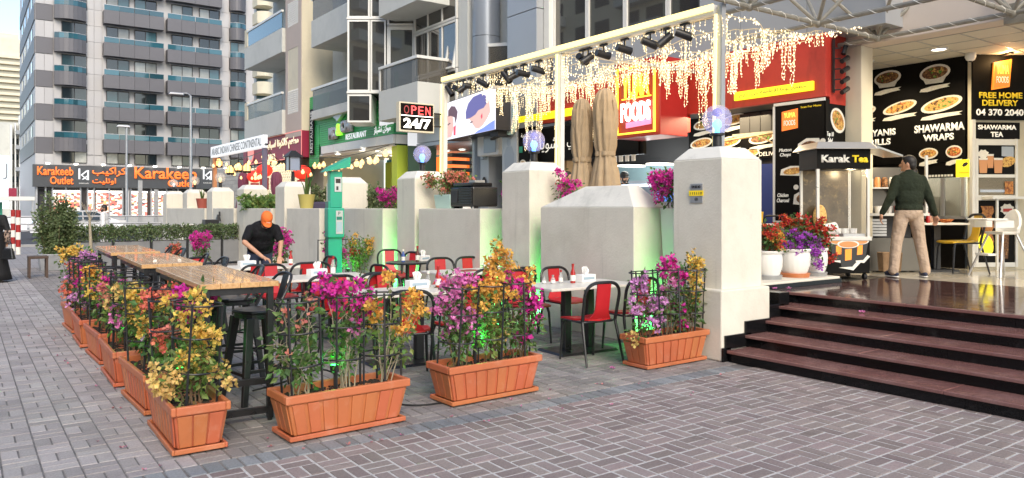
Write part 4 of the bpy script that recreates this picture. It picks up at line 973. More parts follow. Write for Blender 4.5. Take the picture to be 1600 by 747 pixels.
# ================================================================== COVERED SHOP BEHIND THE LANDING
CLZ = 4.05
hd = thing('entrance_block', 'pale overhanging upper storey above the shop entrance', 'building', (0, 0, 0))
B().box(11.0, -4, CLZ, 11.35, 6.70, 5.6).build('beam', mat('beam_cream', (.66, .58, .50), .8, nz=(.8, .08), c2=((.55, .47, .40), .8, .5, .8)), hd, bevel=.01)
B().box(11.36, -4, CLZ + .06, 16, 9.0, CLZ + .2).build('slab', 'white', hd)
B().box(10.98, 6.22, PZ, 11.3, 6.5, CLZ - .002).build('column', 'cream', hd, bevel=.01)
B().box(10.6, 6.5, 4.28, 11.9, 9.0, 9).build('upper_wall', 'panel', hd); B().box(11.06, -4, 5.6, 12, 6.5, 9).build('upper_wall', 'panel', hd)
cm = B().box(.010, .010, 0, .590, .590, .03).mesh('ceiling_tile', 'ceiling')
ct = thing('tile_ceiling', 'suspended ceiling of pale square tiles over the shop entrance', 'ceiling', (0, 0, 0))
for i in range(7):
    for j in range(11): part('ceiling_tile', cm, ct, (11.36 + .6 * i, 1.4 + .6 * j, CLZ))
B().box(11.36, -4, CLZ + .04, 15.6, 8.0, CLZ + .055).build('ceiling_grid', 'dark', ct)
for i in range(8): B().box(11.352 + .6 * i, 1.4, CLZ - .004, 11.368 + .6 * i, 8.0, CLZ + .006).build('grid_bar', 'galv', ct)
for j in range(12):
    B().box(11.37, 1.392 + .6 * j, CLZ - .006, 15.55, 1.408 + .6 * j, CLZ + .004).build('grid_bar', 'galv', ct)
def downlight(x, y, z, lb, cat='ceiling light', e=0):
    r = thing('downlight', lb, cat, (x, y, z), 0, 'round ceiling lights')
    B().lathe([(.13, .0), (.13, -.015), (.10, -.02), (.10, 0)], 20).build('rim', 'white', r, smooth='auto'); b = B(); b.lathe([(0, -.012), (.1, -.012)], 20); b.build('diffuser', 'led_white', r)
    if e: lamp('downlight_lamp', 'SPOT', (0, 0, -.05), e, (1, .80, .52), r, .1, spot=150)
    return r
def at_ceiling(px, py, z): t = (z - EYE) * FPX / (HY - py); d = ray(px); return t * d[0], t * d[1]
x, y = at_ceiling(1353, 95, CLZ); downlight(x, y, CLZ, 'round ceiling light nearest the cream column', e=60)
x, y = at_ceiling(1467, 76, CLZ); downlight(x, y, CLZ, 'round ceiling light in the middle of the tiled ceiling', e=70)
downlight(12.2, 3.4, CLZ, 'round ceiling light at the right end of the tiled ceiling', e=70); downlight(13.4, 6.9, CLZ, 'round ceiling light above the tea cart', e=35)
# long black menu wall
WX = 13.10
mw = thing('menu_wall', 'long black menu wall with big dish pictures above the kitchen window', 'menu board', (WX, 6.4, 0), FACE_W)
lx = lambda px: -(onX(px, WX) - 6.4)
wz = lambda px, py: zX(px, py, WX)
B().box(-2.2, 0, 2.36, .72, .06, CLZ).build('board_sheet', 'board', mw)
B().box(-2.2, .01, 2.10, .72, .07, 2.358).build('board_sheet', 'board', mw)
def wd(px, py, pw, ph, f, **k): dish(mw, lx(px), wz(px, py), lx(px + pw / 2) - lx(px - pw / 2), ph / FPX * 12.3, f, **k)
wd(1387, 122, 42, 25, 'food_dark', tilt=.08, bowl=True); wd(1461, 114, 48, 27, 'food_dark', tilt=.08, bowl=True); wd(1346, 176, 46, 20, 'food', tilt=.2); wd(1406, 168, 54, 19, 'food_rice', tilt=.22); wd(1471, 163, 66, 23, 'food_rice', tilt=.2)
wd(1451, 240, 30, 18, 'food', tilt=.05, y=-.014); wd(1491, 237, 26, 20, 'food_red', tilt=.05, y=-.014)
def wtext(s, pa_, pb_, ya, yb, **k):
    a, c = lx(pa_), lx(pb_); pm_ = (pa_ + pb_) / 2; return text(mw, s, (a + c) / 2, wz(pm_, (ya + yb) / 2), (yb - ya) / FPX * 12.2, 'menu_white', w=c - a, bold=.035, **k)
wtext('BIRYANIS', 1346, 1400, 202, 213.5); wtext('GRILLS', 1348, 1392, 217, 228); wtext('SHAWARMA', 1429, 1508, 193, 206); wtext('WRAPS', 1443, 1491, 209, 220)
kw = thing('kitchen_window', 'glazed kitchen front with steel hood under the long menu wall', 'shop front', (WX, 6.4, 0), FACE_W)
B().box(-2.2, .0, PZ, .72, .1, 1.42).build('lower_panel', 'board', kw); B().box(-2.2, .02, 1.42, .72, .12, 1.47).build('ledge', 'steel', kw)
B().box(-2.2, 1.6, PZ, .75, 1.7, 3.6).build('kitchen_wall', mat('kitchen_tile', (.55, .56, .50), .4, nz=(3, .1)), kw)
for x in (-2.18, -1.2, -.35, .02, .34, .66): B().box(x, .0, 1.47, x + .05, .05, 2.10).build('mullion', 'steel', kw)
b = B(); b.sheet([(-.10, 1.47), (.70, 1.47), (.70, 2.10), (-.10, 2.10)], .03, .01); b.build('pane', 'brown_glass', kw)
B().add([(-2.2, .1, 2.3), (-.2, .1, 2.3), (-.2, .9, 2.7), (-2.2, .9, 2.7), (-2.2, .1, 2.2), (-.2, .1, 2.2), (-.2, .9, 2.6), (-2.2, .9, 2.6)], [(0, 1, 2, 3), (7, 6, 5, 4), (0, 4, 5, 1), (1, 5, 6, 2)]).build('hood', 'steel', kw)
B().box(-2.1, 1.2, 1.75, -1.7, 1.58, 2.1).build('tube_light', 'cool_lit', kw); B().box(-1.0, 1.1, 1.2, -.3, 1.5, 1.8).build('fridge', 'steel', kw)
for k in range(9): B().box(.1 + .05 * k, -.005, 2.115, .135 + .05 * k, .0, 2.15).build('vent_slot', 'print_white', kw)
r = thing('notice', 'small yellow notice on the kitchen window', 'notice', (WX - .02, onX(1507, WX), wz(1507, 263)), FACE_W); B().box(-.12, -.004, -.14, .12, 0, .14).build('sheet', 'yellow_sign', r); b = B(); b.disc(.02, .06, .05, .03, -.008, .003, 10, .6); b.build('symbol', 'dark', r); B().box(-.08, -.007, -.09, .08, -.0045, -.05).build('print_line', 'yellow_print', r)
# angled front with the door
CXw, CYw = WX, onX(1520, WX); AD = -YAW + rad(4.5)
dr = thing('shop_door_front', 'cream framed door front with drink and shawarma posters at the right edge', 'shop front', (CXw - .03, CYw, 0), AD)
Dt = CXw * FW[0] + CYw * FW[1]; S_ = 12.05 / FPX
X = lambda px: (px - 1520) * S_; Z = lambda py: EYE + (HY - py) * S_
B().box(0, 0.02, PZ, 6.5, .1, CLZ).build('wall', 'cream', dr)
B().box(.0, -.02, Z(186), 1.9, .015, CLZ).build('board_sheet', 'board', dr)
B().box(X(1523), -.025, Z(216), X(1598), .015, Z(190)).build('board_sheet', 'board', dr)
def dtext(s, pa_, pb_, ya, yb, m='menu_white', **k): return text(dr, s, X((pa_ + pb_) / 2), Z((ya + yb) / 2), (yb - ya) * S_, m, w=(pb_ - pa_) * S_, y=-.027, bold=.03, **k)
dtext('FREE HOME', 1530, 1602, 142.5, 152, 'yellow_print'); dtext('DELIVERY', 1535, 1595, 154.5, 164, 'yellow_print'); dtext('04 370 2040', 1525, 1604, 169, 179.5); dtext('SHAWARMA', 1528, 1592, 194, 201.5); dtext('TEA', 1549, 1570, 205, 213)
for a, c, z0, z1 in ((1518, 1523.5, 186, 420), (1524, 1528, 216, 420), (1590, 1594, 216, 420)): B().box(X(a), -.04, Z(z1) + .02, X(c), .03, Z(z0)).build('door_frame', 'white_frame', dr)
for z0, z1 in ((216.5, 226), (272, 277), (305, 313), (411, 418)): B().box(X(1528.2), -.035, Z(z1), X(1589.8), .02, Z(z0)).build('door_rail', 'white_frame', dr)
B().box(X(1528.2), -.02, Z(272), X(1589.8), -.0, Z(226)).build('drink_poster', 'board', dr); B().box(X(1528.2), -.02, Z(305), X(1589.8), -.0, Z(277)).build('door_glass', 'brown_glass', dr); B().box(X(1528.2), -.02, Z(411), X(1589.8), -.0, Z(313)).build('shawarma_poster', 'board', dr)
B().box(X(1535), .005, Z(300), X(1575), .018, Z(296)).build('shelf_line', 'cool_lit', dr); B().box(X(1573), -.026, Z(303), X(1587), -.021, Z(283)).build('cup_stack', 'meat', dr)
for px, py, w, h in ((1537, 258, 15, 24), (1549, 251, 11, 22), (1562, 258, 15, 24)):
    b = B(); b.sheet([(X(px - w * .4), Z(py + h / 2)), (X(px + w * .4), Z(py + h / 2)), (X(px + w / 2), Z(py - h / 2)), (X(px - w / 2), Z(py - h / 2))], -.026, .003); b.mi = 1; b.sheet([(X(px - w * .45), Z(py - h * .36)), (X(px + w * .45), Z(py - h * .36)), (X(px + w / 2), Z(py - h / 2)), (X(px - w / 2), Z(py - h / 2))], -.029, .003); b.build('printed_tea_glass', ['tea', 'print_white'], dr)
b = B(); b.disc(X(1578), Z(252), 13 * S_, 8 * S_, -.024, .003, 14, .3); b.build('printed_bread', 'food_rice', dr); b = B(); b.sheet([(X(1568), Z(243)), (X(1568), Z(228)), (X(1588), Z(228)), (X(1588), Z(245))], -.022, .002); b.build('printed_pot', 'panel_dark', dr)
for cx_, cy_, rr in ((1537, 240, 8), (1577, 327, 10)):
    b = B(); b.sheet([(X(cx_) + rr * S_ * (1 + .22 * (i % 2)) * math.cos(i * PI / 8), Z(cy_) + rr * .75 * S_ * (1 + .25 * (i % 2)) * math.sin(i * PI / 8)) for i in range(16)], -.026, .003); b.build('printed_burst', 'print_white', dr)
B().box(X(1570), -.03, Z(331), X(1585), -.027, Z(326)).build('red_label', 'red_fascia', dr)
b = B(); b.sheet([(X(1533 + 3 * math.sin(i * 1.7)), Z(322 + i * 8)) for i in range(9)] + [(X(1553 + 2.5 * math.sin(i * 2.1)), Z(322 + i * 8)) for i in range(8, -1, -1)], -.026, .003); b.build('printed_meat', 'meat', dr)
b = B(); b.disc(X(1541), Z(383), 12 * S_, 18 * S_, -.030, .003, 16, .3); b.build('printed_fries', 'yellow_sign', dr); b = B(); b.sheet([(X(1562), Z(405)), (X(1578), Z(405)), (X(1580), Z(365)), (X(1560), Z(365))], -.026, .003); b.build('printed_wrap', 'food_dark', dr)
b = B().box(X(1531), -.30, Z(311), X(1605), -.05, Z(307)).box(X(1540), -.27, PZ, X(1543), -.24, Z(311)).box(X(1600), -.27, PZ, X(1603), -.24, Z(311)); tag(b.build('door_shelf', 'white_frame', None, loc=(CXw, CYw, 0), rz=AD), 'narrow white shelf in front of the shop door', 'shelf')
lo = thing('lit_logo', 'small glowing orange logo panel above the free home delivery text', 'sign', (CXw - .03, CYw, 0), AD)
b = B(); b.sheet([(X(1550), Z(139)), (X(1579), Z(134)), (X(1583), Z(90)), (X(1553), Z(96))], -.05, .025); b.build('panel', 'logo_orange', lo)
b = B(); b.sheet([(X(1553), Z(136)), (X(1577), Z(132)), (X(1580), Z(93)), (X(1556), Z(99))], -.056, .005); b.build('panel_face', 'orange_lit', lo)
text(lo, 'YUMA', X(1567), Z(107), 14 * S_, 'logo_glow', w=20 * S_, y=-.058); text(lo, 'FOODS', X(1566.5), Z(123), 10 * S_, 'menu_white', w=20 * S_, y=-.058); b = B(); b.box(X(1565), -.25, Z(86), X(1571), -.06, Z(83)); b.build('spot_arm', 'black', lo)
lamp('logo_lamp', 'POINT', (X(1567), -.2, Z(92)), 6, (1, .6, .25), lo, .04)
r = thing('dome_camera', 'white dome camera at the corner of the tiled ceiling', 'camera', (CXw - .15, CYw - .03, CLZ - .06)); B().lathe([(.0, -.08), (.06, -.05), (.08, .0), (.08, .06), (0, .06)], 14).build('dome', 'white', r, smooth=True); B().lathe([(0, -.085), (.03, -.075), (.03, -.06)], 10).build('lens', 'black', r)
B().box(WX + .12, CYw + .05, 2.4, WX + .2, 9, CLZ).build('rear_wall', 'dark', hd); lamp('kitchen_glow', 'POINT', (13.9, 7.2, 2.2), 22, (1, .9, .7), kw, .2); lamp('kitchen_glow', 'POINT', (13.9, 6.1, 2.2), 12, (1, .9, .7), kw, .2)
for o_ in bpy.data.objects:
    if o_.name.startswith('kitchen_glow') and o_.type == 'LIGHT': o_.location = (.3 if o_.name.endswith('1') else -.8, .8, 2.25)

# ================================================================== LED FRAME OVER THE TERRACE
FRX, FRZ = 7.28, 3.99
fr = thing('steel_pergola', 'white steel frame edged with a glowing strip above the low walls', 'frame', (0, 0, 0))
FYs = [5.93, 8.90, 12.32]
for i, y in enumerate(FYs):
    lean = .05 if i == 0 else .02
    def bar(x0, x1, y0, y1, z0, z1, m, n):
        b = B(); vs = [(x0, y0, z0), (x1, y0, z0), (x1, y1, z0), (x0, y1, z0), (x0 + lean, y0, z1), (x1 + lean, y0, z1), (x1 + lean, y1, z1), (x0 + lean, y1, z1)]
        return b.add(vs, [(3, 2, 1, 0), (4, 5, 6, 7), (0, 1, 5, 4), (1, 2, 6, 5), (2, 3, 7, 6), (3, 0, 4, 7)]).build(n, m, fr)
    if i == 0: B().box(0, 0, 0, .1, .1, 0.01)
    bar(FRX + .015, FRX + .085, y - .035, y + .035, PZ, FRZ - .065 + (.12 if i == 0 else 0), 'white_frame' if i else 'panel', 'post'); bar(FRX - .022, FRX - .002, y + .02, y + .055, 1.7, FRZ - .07, 'led_strip', 'light_strip')
B().box(FRX + .03, FYs[0] + .065, FRZ - .06, FRX + .13, 12.38, FRZ + .05).build('beam', 'white_frame', fr); B().box(FRX + .004, FYs[0] + .06, FRZ - .02, FRX + .026, 12.36, FRZ + .055).build('light_strip', 'led_strip', fr); 
for y in (FYs[1], FYs[2]): B().box(FRX + .135, y - .03, FRZ - .05, FX - .05, y + .03, FRZ + .01).build('cross_bar', 'galv', fr)
def spot(y, tilt, lit, lb):
    r = thing('spotlight', lb, 'spotlight', (FRX + .08, y, FRZ - .07), 0, 'black spotlights under the glowing frame')
    B().box(-.02, -.07, -.03, .02, .07, .0).build('mount', 'black', r); B().tube([(0, 0, -.03), (0, 0, -.12)], .012, 6).build('stem', 'black', r)
    b = B(); b.lathe([(0, -.12), (.05, -.12), (.055, .10), (.045, .10), (.04, .06), (0, .06)], 14)
    T = Matrix.Translation((0, 0, -.15)) @ Matrix.Rotation(tilt[1], 4, 'Z') @ Matrix.Rotation(PI / 2 + tilt[0], 4, 'X'); b.v = [tuple(T @ Vector(v)) for v in b.v]; o = b.build('spot_head', 'black', r, smooth='auto')
    if lit: q = B(); q.lathe([(0, .085), (.04, .085)], 12); q.v = [tuple(T @ Vector(v)) for v in q.v]; q.build('lens', 'led_white', o)
for px, tl, lit, lb in ((703, (.9, .3), 0, 'black spotlight next to the open sign, first under the frame'), (716, (.2, 1.8), 0, 'black spotlight left of the lit one near the open sign'), (724, (-.6, 1.2), 1, 'lit spotlight in the left cluster under the frame'), (735, (.1, 1.3), 0, 'black spotlight pointing right in the left cluster'), (755, (.5, .6), 0, 'single black spotlight above the large screen'),
                        (792, (.9, .5), 0, 'steeply tilted black spotlight over the screen edge'), (803, (-.5, 1.3), 1, 'lit spotlight beside the middle post'), (818, (.1, 1.4), 0, 'black spotlight aimed right beside the middle post'), (842, (.2, 1.3), 0, 'black spotlight left of the middle post'), (911, (.3, 1.8), 0, 'black spotlight right after the middle post'),
                        (919, (-.6, 1.2), 1, 'lit spotlight right of the middle post'), (943, (.15, 1.4), 0, 'black spotlight above the closed umbrellas'), (976, (.2, 1.3), 0, 'black spotlight above the red sign box'), (1016, (.35, 1.1), 0, 'black spotlight midway to the near post'), (1040, (-.7, 1.0), 1, 'lit spotlight close to the near post'), (1070, (.35, .9), 0, 'black spotlight nearest the near post')):
    spot(onX(px, FRX + .08), tl, lit, lb)
# curtains of small lights
rl = random.Random(21)
def led(b, p, s=.011):
    x, y, z = p; b.add([(x - s, y, z), (x + s, y, z), (x, y - s, z), (x, y + s, z), (x, y, z - s * 1.5), (x, y, z + s * 1.5)], [(0, 2, 5), (2, 1, 5), (1, 3, 5), (3, 0, 5), (2, 0, 4), (1, 2, 4), (3, 1, 4), (0, 3, 4)])
def curtain(x, y0, y1, z0, lmin, lmax, step, label, dens=1.0, sag=.05, edge=None):
    r = thing('light_curtain', label, 'fairy lights', (0, 0, 0), 0, 'hanging fairy light curtains'); bw, bl_ = B(), B()
    y = y0; pts = []; nxt = y0
    while y < y1:
        zz = z0 - sag * (1 + math.sin(y * 2.3 + x)) * .5 - rl.uniform(0, .02); pts.append((x, y, zz)); f = edge((y - y0) / (y1 - y0)) if edge else 1
        if y >= nxt:                                                    # bundle of long strands
            nxt = y + rl.uniform(.30, .52); Lb = rl.uniform(lmin + .35 * (lmax - lmin), lmax * 1.25) * f; ks = rl.randint(4, 6)
        else: Lb = rl.uniform(lmin * .35, lmin * .9) * f; ks = 1
        for q_ in range(ks):
            L_ = Lb * (rl.uniform(.7, 1) if ks > 1 else 1); nn = max(2, int(L_ / .042)); px_, py_ = x + rl.uniform(-.05, .05) * (ks > 1), y + rl.uniform(-.055, .055) * (ks > 1); q = []
            for i in range(nn + 1):
                q.append((px_, py_, zz - L_ * i / nn)); px_ += rl.uniform(-.008, .008); py_ += rl.uniform(-.008, .008)
            if L_ > .4 and rl.random() < .45:
                e = q[-1]; q += [(e[0], e[1] + .025 * sx_, e[2] + dz) for sx_, dz in ((1, -.03), (2, 0), (2, .05), (1, .11))]
            bw.tube(q, .0034, 3, cap=False)
            for p in q[1:]: led(bl_, (p[0] + rl.uniform(-.010, .010), p[1] + rl.uniform(-.014, .014), p[2]), rl.uniform(.006, .0105))
        y += step * rl.uniform(.5, 1.5)
    bw.tube(pts, .005, 4); bw.build('wire', 'led_wire', r); o = bl_.build('tiny_lights', 'led_warm', r); o['kind'] = 'stuff'
dm('led_wire', (.6, .5, .3), .6, emis=(1.0, .74, .38), es=.26)
curtain(FRX + .1, 5.9, 12.3, FRZ - .04, .16, .34, .085, 'sparse first row of fairy lights hanging along the glowing frame', 1.0)
curtain(8.0, 5.7, 12.3, 3.93, .22, .5, .08, 'second row of hanging fairy lights behind the glowing frame', 1.0, .14)
curtain(8.7, 5.9, 12.6, 3.97, .3, .66, .075, 'middle row of hanging fairy lights in front of the red fascia', 1.0, .16, lambda u: .65 if .3 < u < .6 else 1)
curtain(9.4, 5.9, 13.0, 4.02, .3, .70, .075, 'fourth row of hanging fairy lights with long drops near the sign box', 1.0, .14, lambda u: (.35 + 1.0 * min(1, u * 4)) * (.5 if .40 < u < .64 else 1))
curtain(10.15, 6.5, 13.6, 4.16, .10, .42, .06, 'last row of fairy lights hanging against the red fascia', 1.0, .12, lambda u: .3 + min(.9, u * 4))
for i in range(9):                              # net strands across
    y = 5.95 + .78 * i; r = thing('light_string', ['nearest crossing string of fairy lights, by the near post', 'second', 'third', 'fourth', 'fifth', 'sixth', 'seventh', 'eighth', 'farthest crossing string of fairy lights, by the open sign'][i] + (' crossing string of fairy lights counted from the near post' if 0 < i < 8 else ''), 'fairy lights', (0, 0, 0), 0, 'crossing strings of fairy lights'); bw, bl_ = B(), B()
    q = [(FRX + .1 + 3.0 * k / 24, y + .06 * math.sin(k), FRZ + .02 + .18 * k / 24 - .22 * math.sin(PI * k / 24) + rl.uniform(-.012, .012)) for k in range(25)]
    bw.tube(q, .0045, 3); bw.build('wire', 'led_wire', r)
    for k in range(24):
        for _ in range(5):
            u = rl.random(); p = Vector(q[k]).lerp(Vector(q[k + 1]), u); led(bl_, (p.x, p.y + rl.uniform(-.03, .03), p.z - rl.uniform(-.02, .06)), .010)
    bl_.build('tiny_lights', 'led_warm', r)['kind'] = 'stuff'
for y, e in ((7.2, 13), (9.2, 13), (11.2, 13)): lamp('fairy_glow', 'POINT', (8.9, y, 3.55), e, (1, .74, .42), fr, .7)
# globe lamps on the pillars
def globe(i, label, lit, rr=.165, dz=.0):
    r = thing('globe_lamp', label, 'globe lamp', (PILX + PW / 2, PY[i] + PW / 2, 2.262), 0, 'globe lamps on the pillars')
    B().lathe([(0, 0), (.07, 0), (.07, .02), (.052, .03), (.05, .14), (.085, .15), (.085, .17), (0, .17)], 16).build('base', 'black', r, smooth='auto')
    B().ell((0, 0, .17 + rr * .93), (rr, rr, rr), 24, 16).build('globe', 'globe_glass' if lit == 'blue' else 'globe_clear', r, smooth=True)
    B().lathe([(.03, .17), (.03, .22), (.05, .25), (.05, .29), (.03, .325), (0, .33)], 12).build('bulb', 'bulb_blue' if lit == 'blue' else ('bulb_warm' if lit == 'warm' else 'white_lit'), r, smooth=True)
    if lit == 'blue': B().lathe([(.02, .36), (.06, .38), (.05, .43), (.02, .45)], 10).build('inner_reflector', mat('globe_blue', (.12, .13, .6), .4), r, smooth=True)
    return r
globe(0, 'violet globe lamp with blue bulb on the nearest pillar', 'blue'); globe(1, 'violet globe lamp with blue bulb on the pillar by the closed umbrellas', 'blue'); globe(2, 'violet globe lamp with blue bulb under the open sign', 'blue')
globe(6, 'clear globe lamp on the pillar by the purple sign post', 'warm'); globe(7, 'clear globe lamp on the second farthest pillar', 'warm'); globe(8, 'clear globe lamp on the farthest pillar', 'w')
r = thing('lantern', 'dark square lantern on the pillar behind the spiky plant', 'lantern', (PILX + .34, PY[4] + .34, 2.28))
B().lathe([(0, 0), (.05, 0), (.04, .25), (0, .25)], 10).build('stem', 'black', r); B().cbox(0, 0, .45, .28, .28, .34).build('glass_box', mat('lantern_glass', (.25, .3, .4), .2), r); B().frus(0, 0, .62, .42, .42, .78, .1, .1).build('lid', 'black', r)
for sx_ in (-1, 1):
    for sy2 in (-1, 1): B().cbox(.14 * sx_, .14 * sy2, .45, .03, .03, .36).build('bar', 'black', r)
# open sign
os_ = thing('open_sign', 'lit open 24/7 sign hung from the left end of the frame', 'sign', (6.72, 12.26, 3.245), FACE_S); os_.scale = (.90, .9, .90)
B().box(-.40, 0, -.30, .40, .14, .30).build('case', 'cream', os_, bevel=.01); B().box(-.37, -.008, -.26, .37, -.001, .27).build('face', 'board', os_)
for kx, ch, m in ((-.245, 'O', 'neon_dim'), (-.08, 'P', 'neon_red'), (.08, 'E', 'neon_red'), (.245, 'N', 'neon_red')): text(os_, ch, kx, .145, .17, m, w=.115, y=-.01, ext=.01)
B().box(-.365, -.012, .02, .365, -.009, .035).build('rule', 'open_white', os_); text(os_, '24/7', 0, -.125, .20, 'open_white', w=.62, y=-.01, ext=.01, bold=.03)
B().box(.40, .05, .1, .60, .09, .13).build('arm', 'black', os_); B().box(.40, .05, -.16, .60, .09, -.13).build('arm', 'black', os_)

# ================================================================== SALON BETWEEN THE RESTAURANTS
sn = thing('salon_front', 'grey salon front with a lit interior behind the black cooler', 'shop front', (0, 0, 0))
B().box(12.6, 14.3, PZ, 12.7, 19.4, 3.9).build('back_wall', 'brick_white', sn); B().box(FX, 14.3, 3.3, 12.7, 19.4, 3.4).build('ceiling', 'panel_dark', sn); B().box(FX + .02, 14.25, 3.42, FX + .3, 19.5, 4.2).build('fascia_panel', 'panel', sn)
for k in range(6): B().box(12.55, 16 + .02 * k, 1.2 + .28 * k, 12.6, 19.3, 1.28 + .28 * k).build('wood_slat', 'bag', sn)
B().box(12.5, 15.9, 1.5, 12.55, 16.6, 2.4).build('green_poster', 'green_dark', sn); B().box(12.5, 14.9, 1.7, 12.55, 15.5, 2.3).build('mirror', 'cool_lit', sn)
B().box(FX, 14.45, PZ, FX + .5, 14.8, 3.3).build('pier', 'greywall', sn); B().box(FX - .05, 15.3, PZ, FX + .4, 15.66, 3.3).build('pier', 'panel', sn)
pq = thing('pier_poster', 'grey pier panel with a round face picture by the salon', 'poster', (FX - .06, 15.48, 0), FACE_W); b = B(); b.disc(0, 2.0, .14, .36, -.006, .004, 20); b.mi = 1; b.disc(0, 1.95, .09, .24, -.009, .003, 16); b.build('face_print', ['hair', 'print_skin'], pq); text(pq, 'hair', 0, 2.85, .3, 'sign_grey', w=.14, rot=PI / 2)
for i, (px, py) in enumerate(((698, 235), (716, 243), (722, 233))):
    x, y = at_ceiling(px, py, 3.3); downlight(x, y, 3.295, ['left ceiling light in the salon', 'lower ceiling light in the salon', 'right ceiling light in the salon'][i])
lamp('salon_lamp', 'POINT', (11.3, 16.8, 3.1), 35, (1, .92, .8), sn, .4)
# screen
a0 = Vector((9.5, onX(775, 9.5), 0)); dv = Vector((.19, 1.096, 0)).normalized(); a1 = a0 + dv * 3.05
ang = math.atan2(-dv.y, -dv.x)
sc = thing('led_screen', 'large bright advertising screen showing two men with styled hair', 'screen', (a1.x, a1.y, 3.33), ang)
B().box(0, .0, -.02, 3.05, .45, .95).build('case', 'black', sc, bevel=.01); B().box(.02, -.012, 0, 3.03, -.001, .93).build('display', 'screen', sc)
def simg(pts, m, k): b = B(); b.sheet([(3.03 * u, .93 * v) for u, v in pts], -.014 - .003 * k, .002); b.build('picture_area', m, sc)
# right head: profile looking down left, violet hair
simg([(.46, .42), (.52, .40), (.57, .30), (.60, .22), (.64, .14), (.70, .10), (.78, .16), (.86, .30), (.92, .44), (.90, .70), (.70, .80), (.52, .62)], 'screen_skin', 1)
simg([(.455, .42), (.45, .60), (.50, .80), (.60, .93), (.74, .95), (.84, .86), (.86, .68), (.80, .58), (.70, .56), (.64, .47), (.54, .42)], 'screen_violet', 2)
simg([(.62, .0), (.70, .06), (.80, .10), (.90, .17), (1, .22), (1, 0)], 'screen_blue', 2); simg([(.53, .30), (.575, .33), (.60, .31), (.56, .28)], 'screen_hair', 3); simg([(.745, .40), (.775, .46), (.78, .36), (.76, .32)], 'screen_red', 3)
simg([(.0, .05), (.0, .62), (.08, .66), (.17, .60), (.19, .40), (.18, .22), (.14, .04)], 'screen_skin', 1); simg([(.07, .62), (.07, .78), (.14, .88), (.22, .84), (.28, .68), (.26, .5), (.225, .38), (.215, .55), (.13, .62)], 'screen_hair', 2); simg([(.19, .30), (.24, .34), (.235, .06), (.19, .08)], 'screen_red', 2); simg([(.05, .40), (.11, .44), (.13, .42), (.07, .38)], 'screen_hair', 3); simg([(.05, .12), (.12, .14), (.10, .09)], 'screen_line', 3)
r = thing('screen_bracket', 'black bracket and strip holding the right end of the large screen', 'bracket', (9.62, 13.85, 0)); B().box(0, 0, 3.2, .55, .3, 4.25).build('side_box', 'dark', r); B().tube([(.3, .2, 3.25), (.5, 1.0, 3.22)], .03, 8).build('arm', 'black', r)
ov = thing('round_sign', 'pale mint oval sign hanging beside the large screen', 'sign', (9.9, onX(797, 9.9), 3.72), FACE_W); b = B(); b.disc(0, 0, .24, .50, -.04, .08, 24); b.build('panel', mat('mint', (.45, .62, .55), .5), ov); b = B(); b.disc(0, 0, .19, .43, -.046, .005, 24); b.build('inner_panel', 'print_white', ov); text(ov, 'UI', 0, -.02, .3, 'teal_wall', y=-.05)
pp = thing('man_poster', 'grey poster with a standing man left of the red restaurant', 'poster', (10.0, onX(797, 10.0), 0), FACE_W); B().box(-.28, -.02, 2.35, .28, 0, 3.3).build('sheet', 'panel', pp); b = B(); b.sheet([(-.16, 2.36), (-.2, 2.8), (-.1, 2.98), (.1, 2.98), (.2, 2.8), (.16, 2.36)], -.025, .004); b.disc(-.02, 3.08, .08, .1, -.025, .004, 14); b.build('figure_print', 'panel_dark', pp)
pb_ = thing('breakfast_poster', 'black poster with white Arabic heading and two dishes behind the globe lamp', 'poster', (FX - .04, onX(828, FX), 0), FACE_W); B().box(-.34, -.02, 2.16, .36, 0, 3.42).build('sheet', 'board', pb_); text(pb_, arabic('صبح كل زينة'), 0, 3.22, .15, 'menu_white', w=.5, y=-.022); dish(pb_, -.19, 2.55, .3, .3, 'food_rice', 0, y=-.024); dish(pb_, .2, 2.6, .26, .3, 'food_red', 0, y=-.024); B().box(-.33, -.024, 2.86, -.2, -.021, 3.0).build('green_label', 'tea_green', pb_)
r = thing('ac_unit', 'white boxed air conditioner mounted under the screen', 'air conditioner', (FX - .25, 14.6, 2.85)); B().box(0, 0, 0, .4, .9, .52).build('casing', 'white', r, bevel=.02); B().box(-.012, .1, .06, -.001, .6, .46).build('grille', 'panel_dark', r)
r = thing('face_poster', 'white lit poster with the lower half of a face under the open sign', 'poster', (10.6, 19.0, 0)); B().box(-.45, 0, 3.35, .45, .06, 4.05).build('panel', 'white_lit', r); b = B(); b.sheet([(-.2, 3.8), (-.16, 3.6), (0, 3.44), (.16, 3.6), (.2, 3.8), (0, 3.86)], -.006, .004); b.build('face_print', 'screen_skin', r); b = B(); b.sheet([(-.09, 3.64), (0, 3.665), (.09, 3.64), (0, 3.61)], -.01, .003); b.build('mouth_print', 'screen_red', r); B().box(-.45, 0.01, 2.5, .45, .05, 3.345).build('green_panel', 'green_dark', r); B().box(-.45, .06, PZ, .45, .1, 2.5).build('lower_panel', 'green_dark', r)

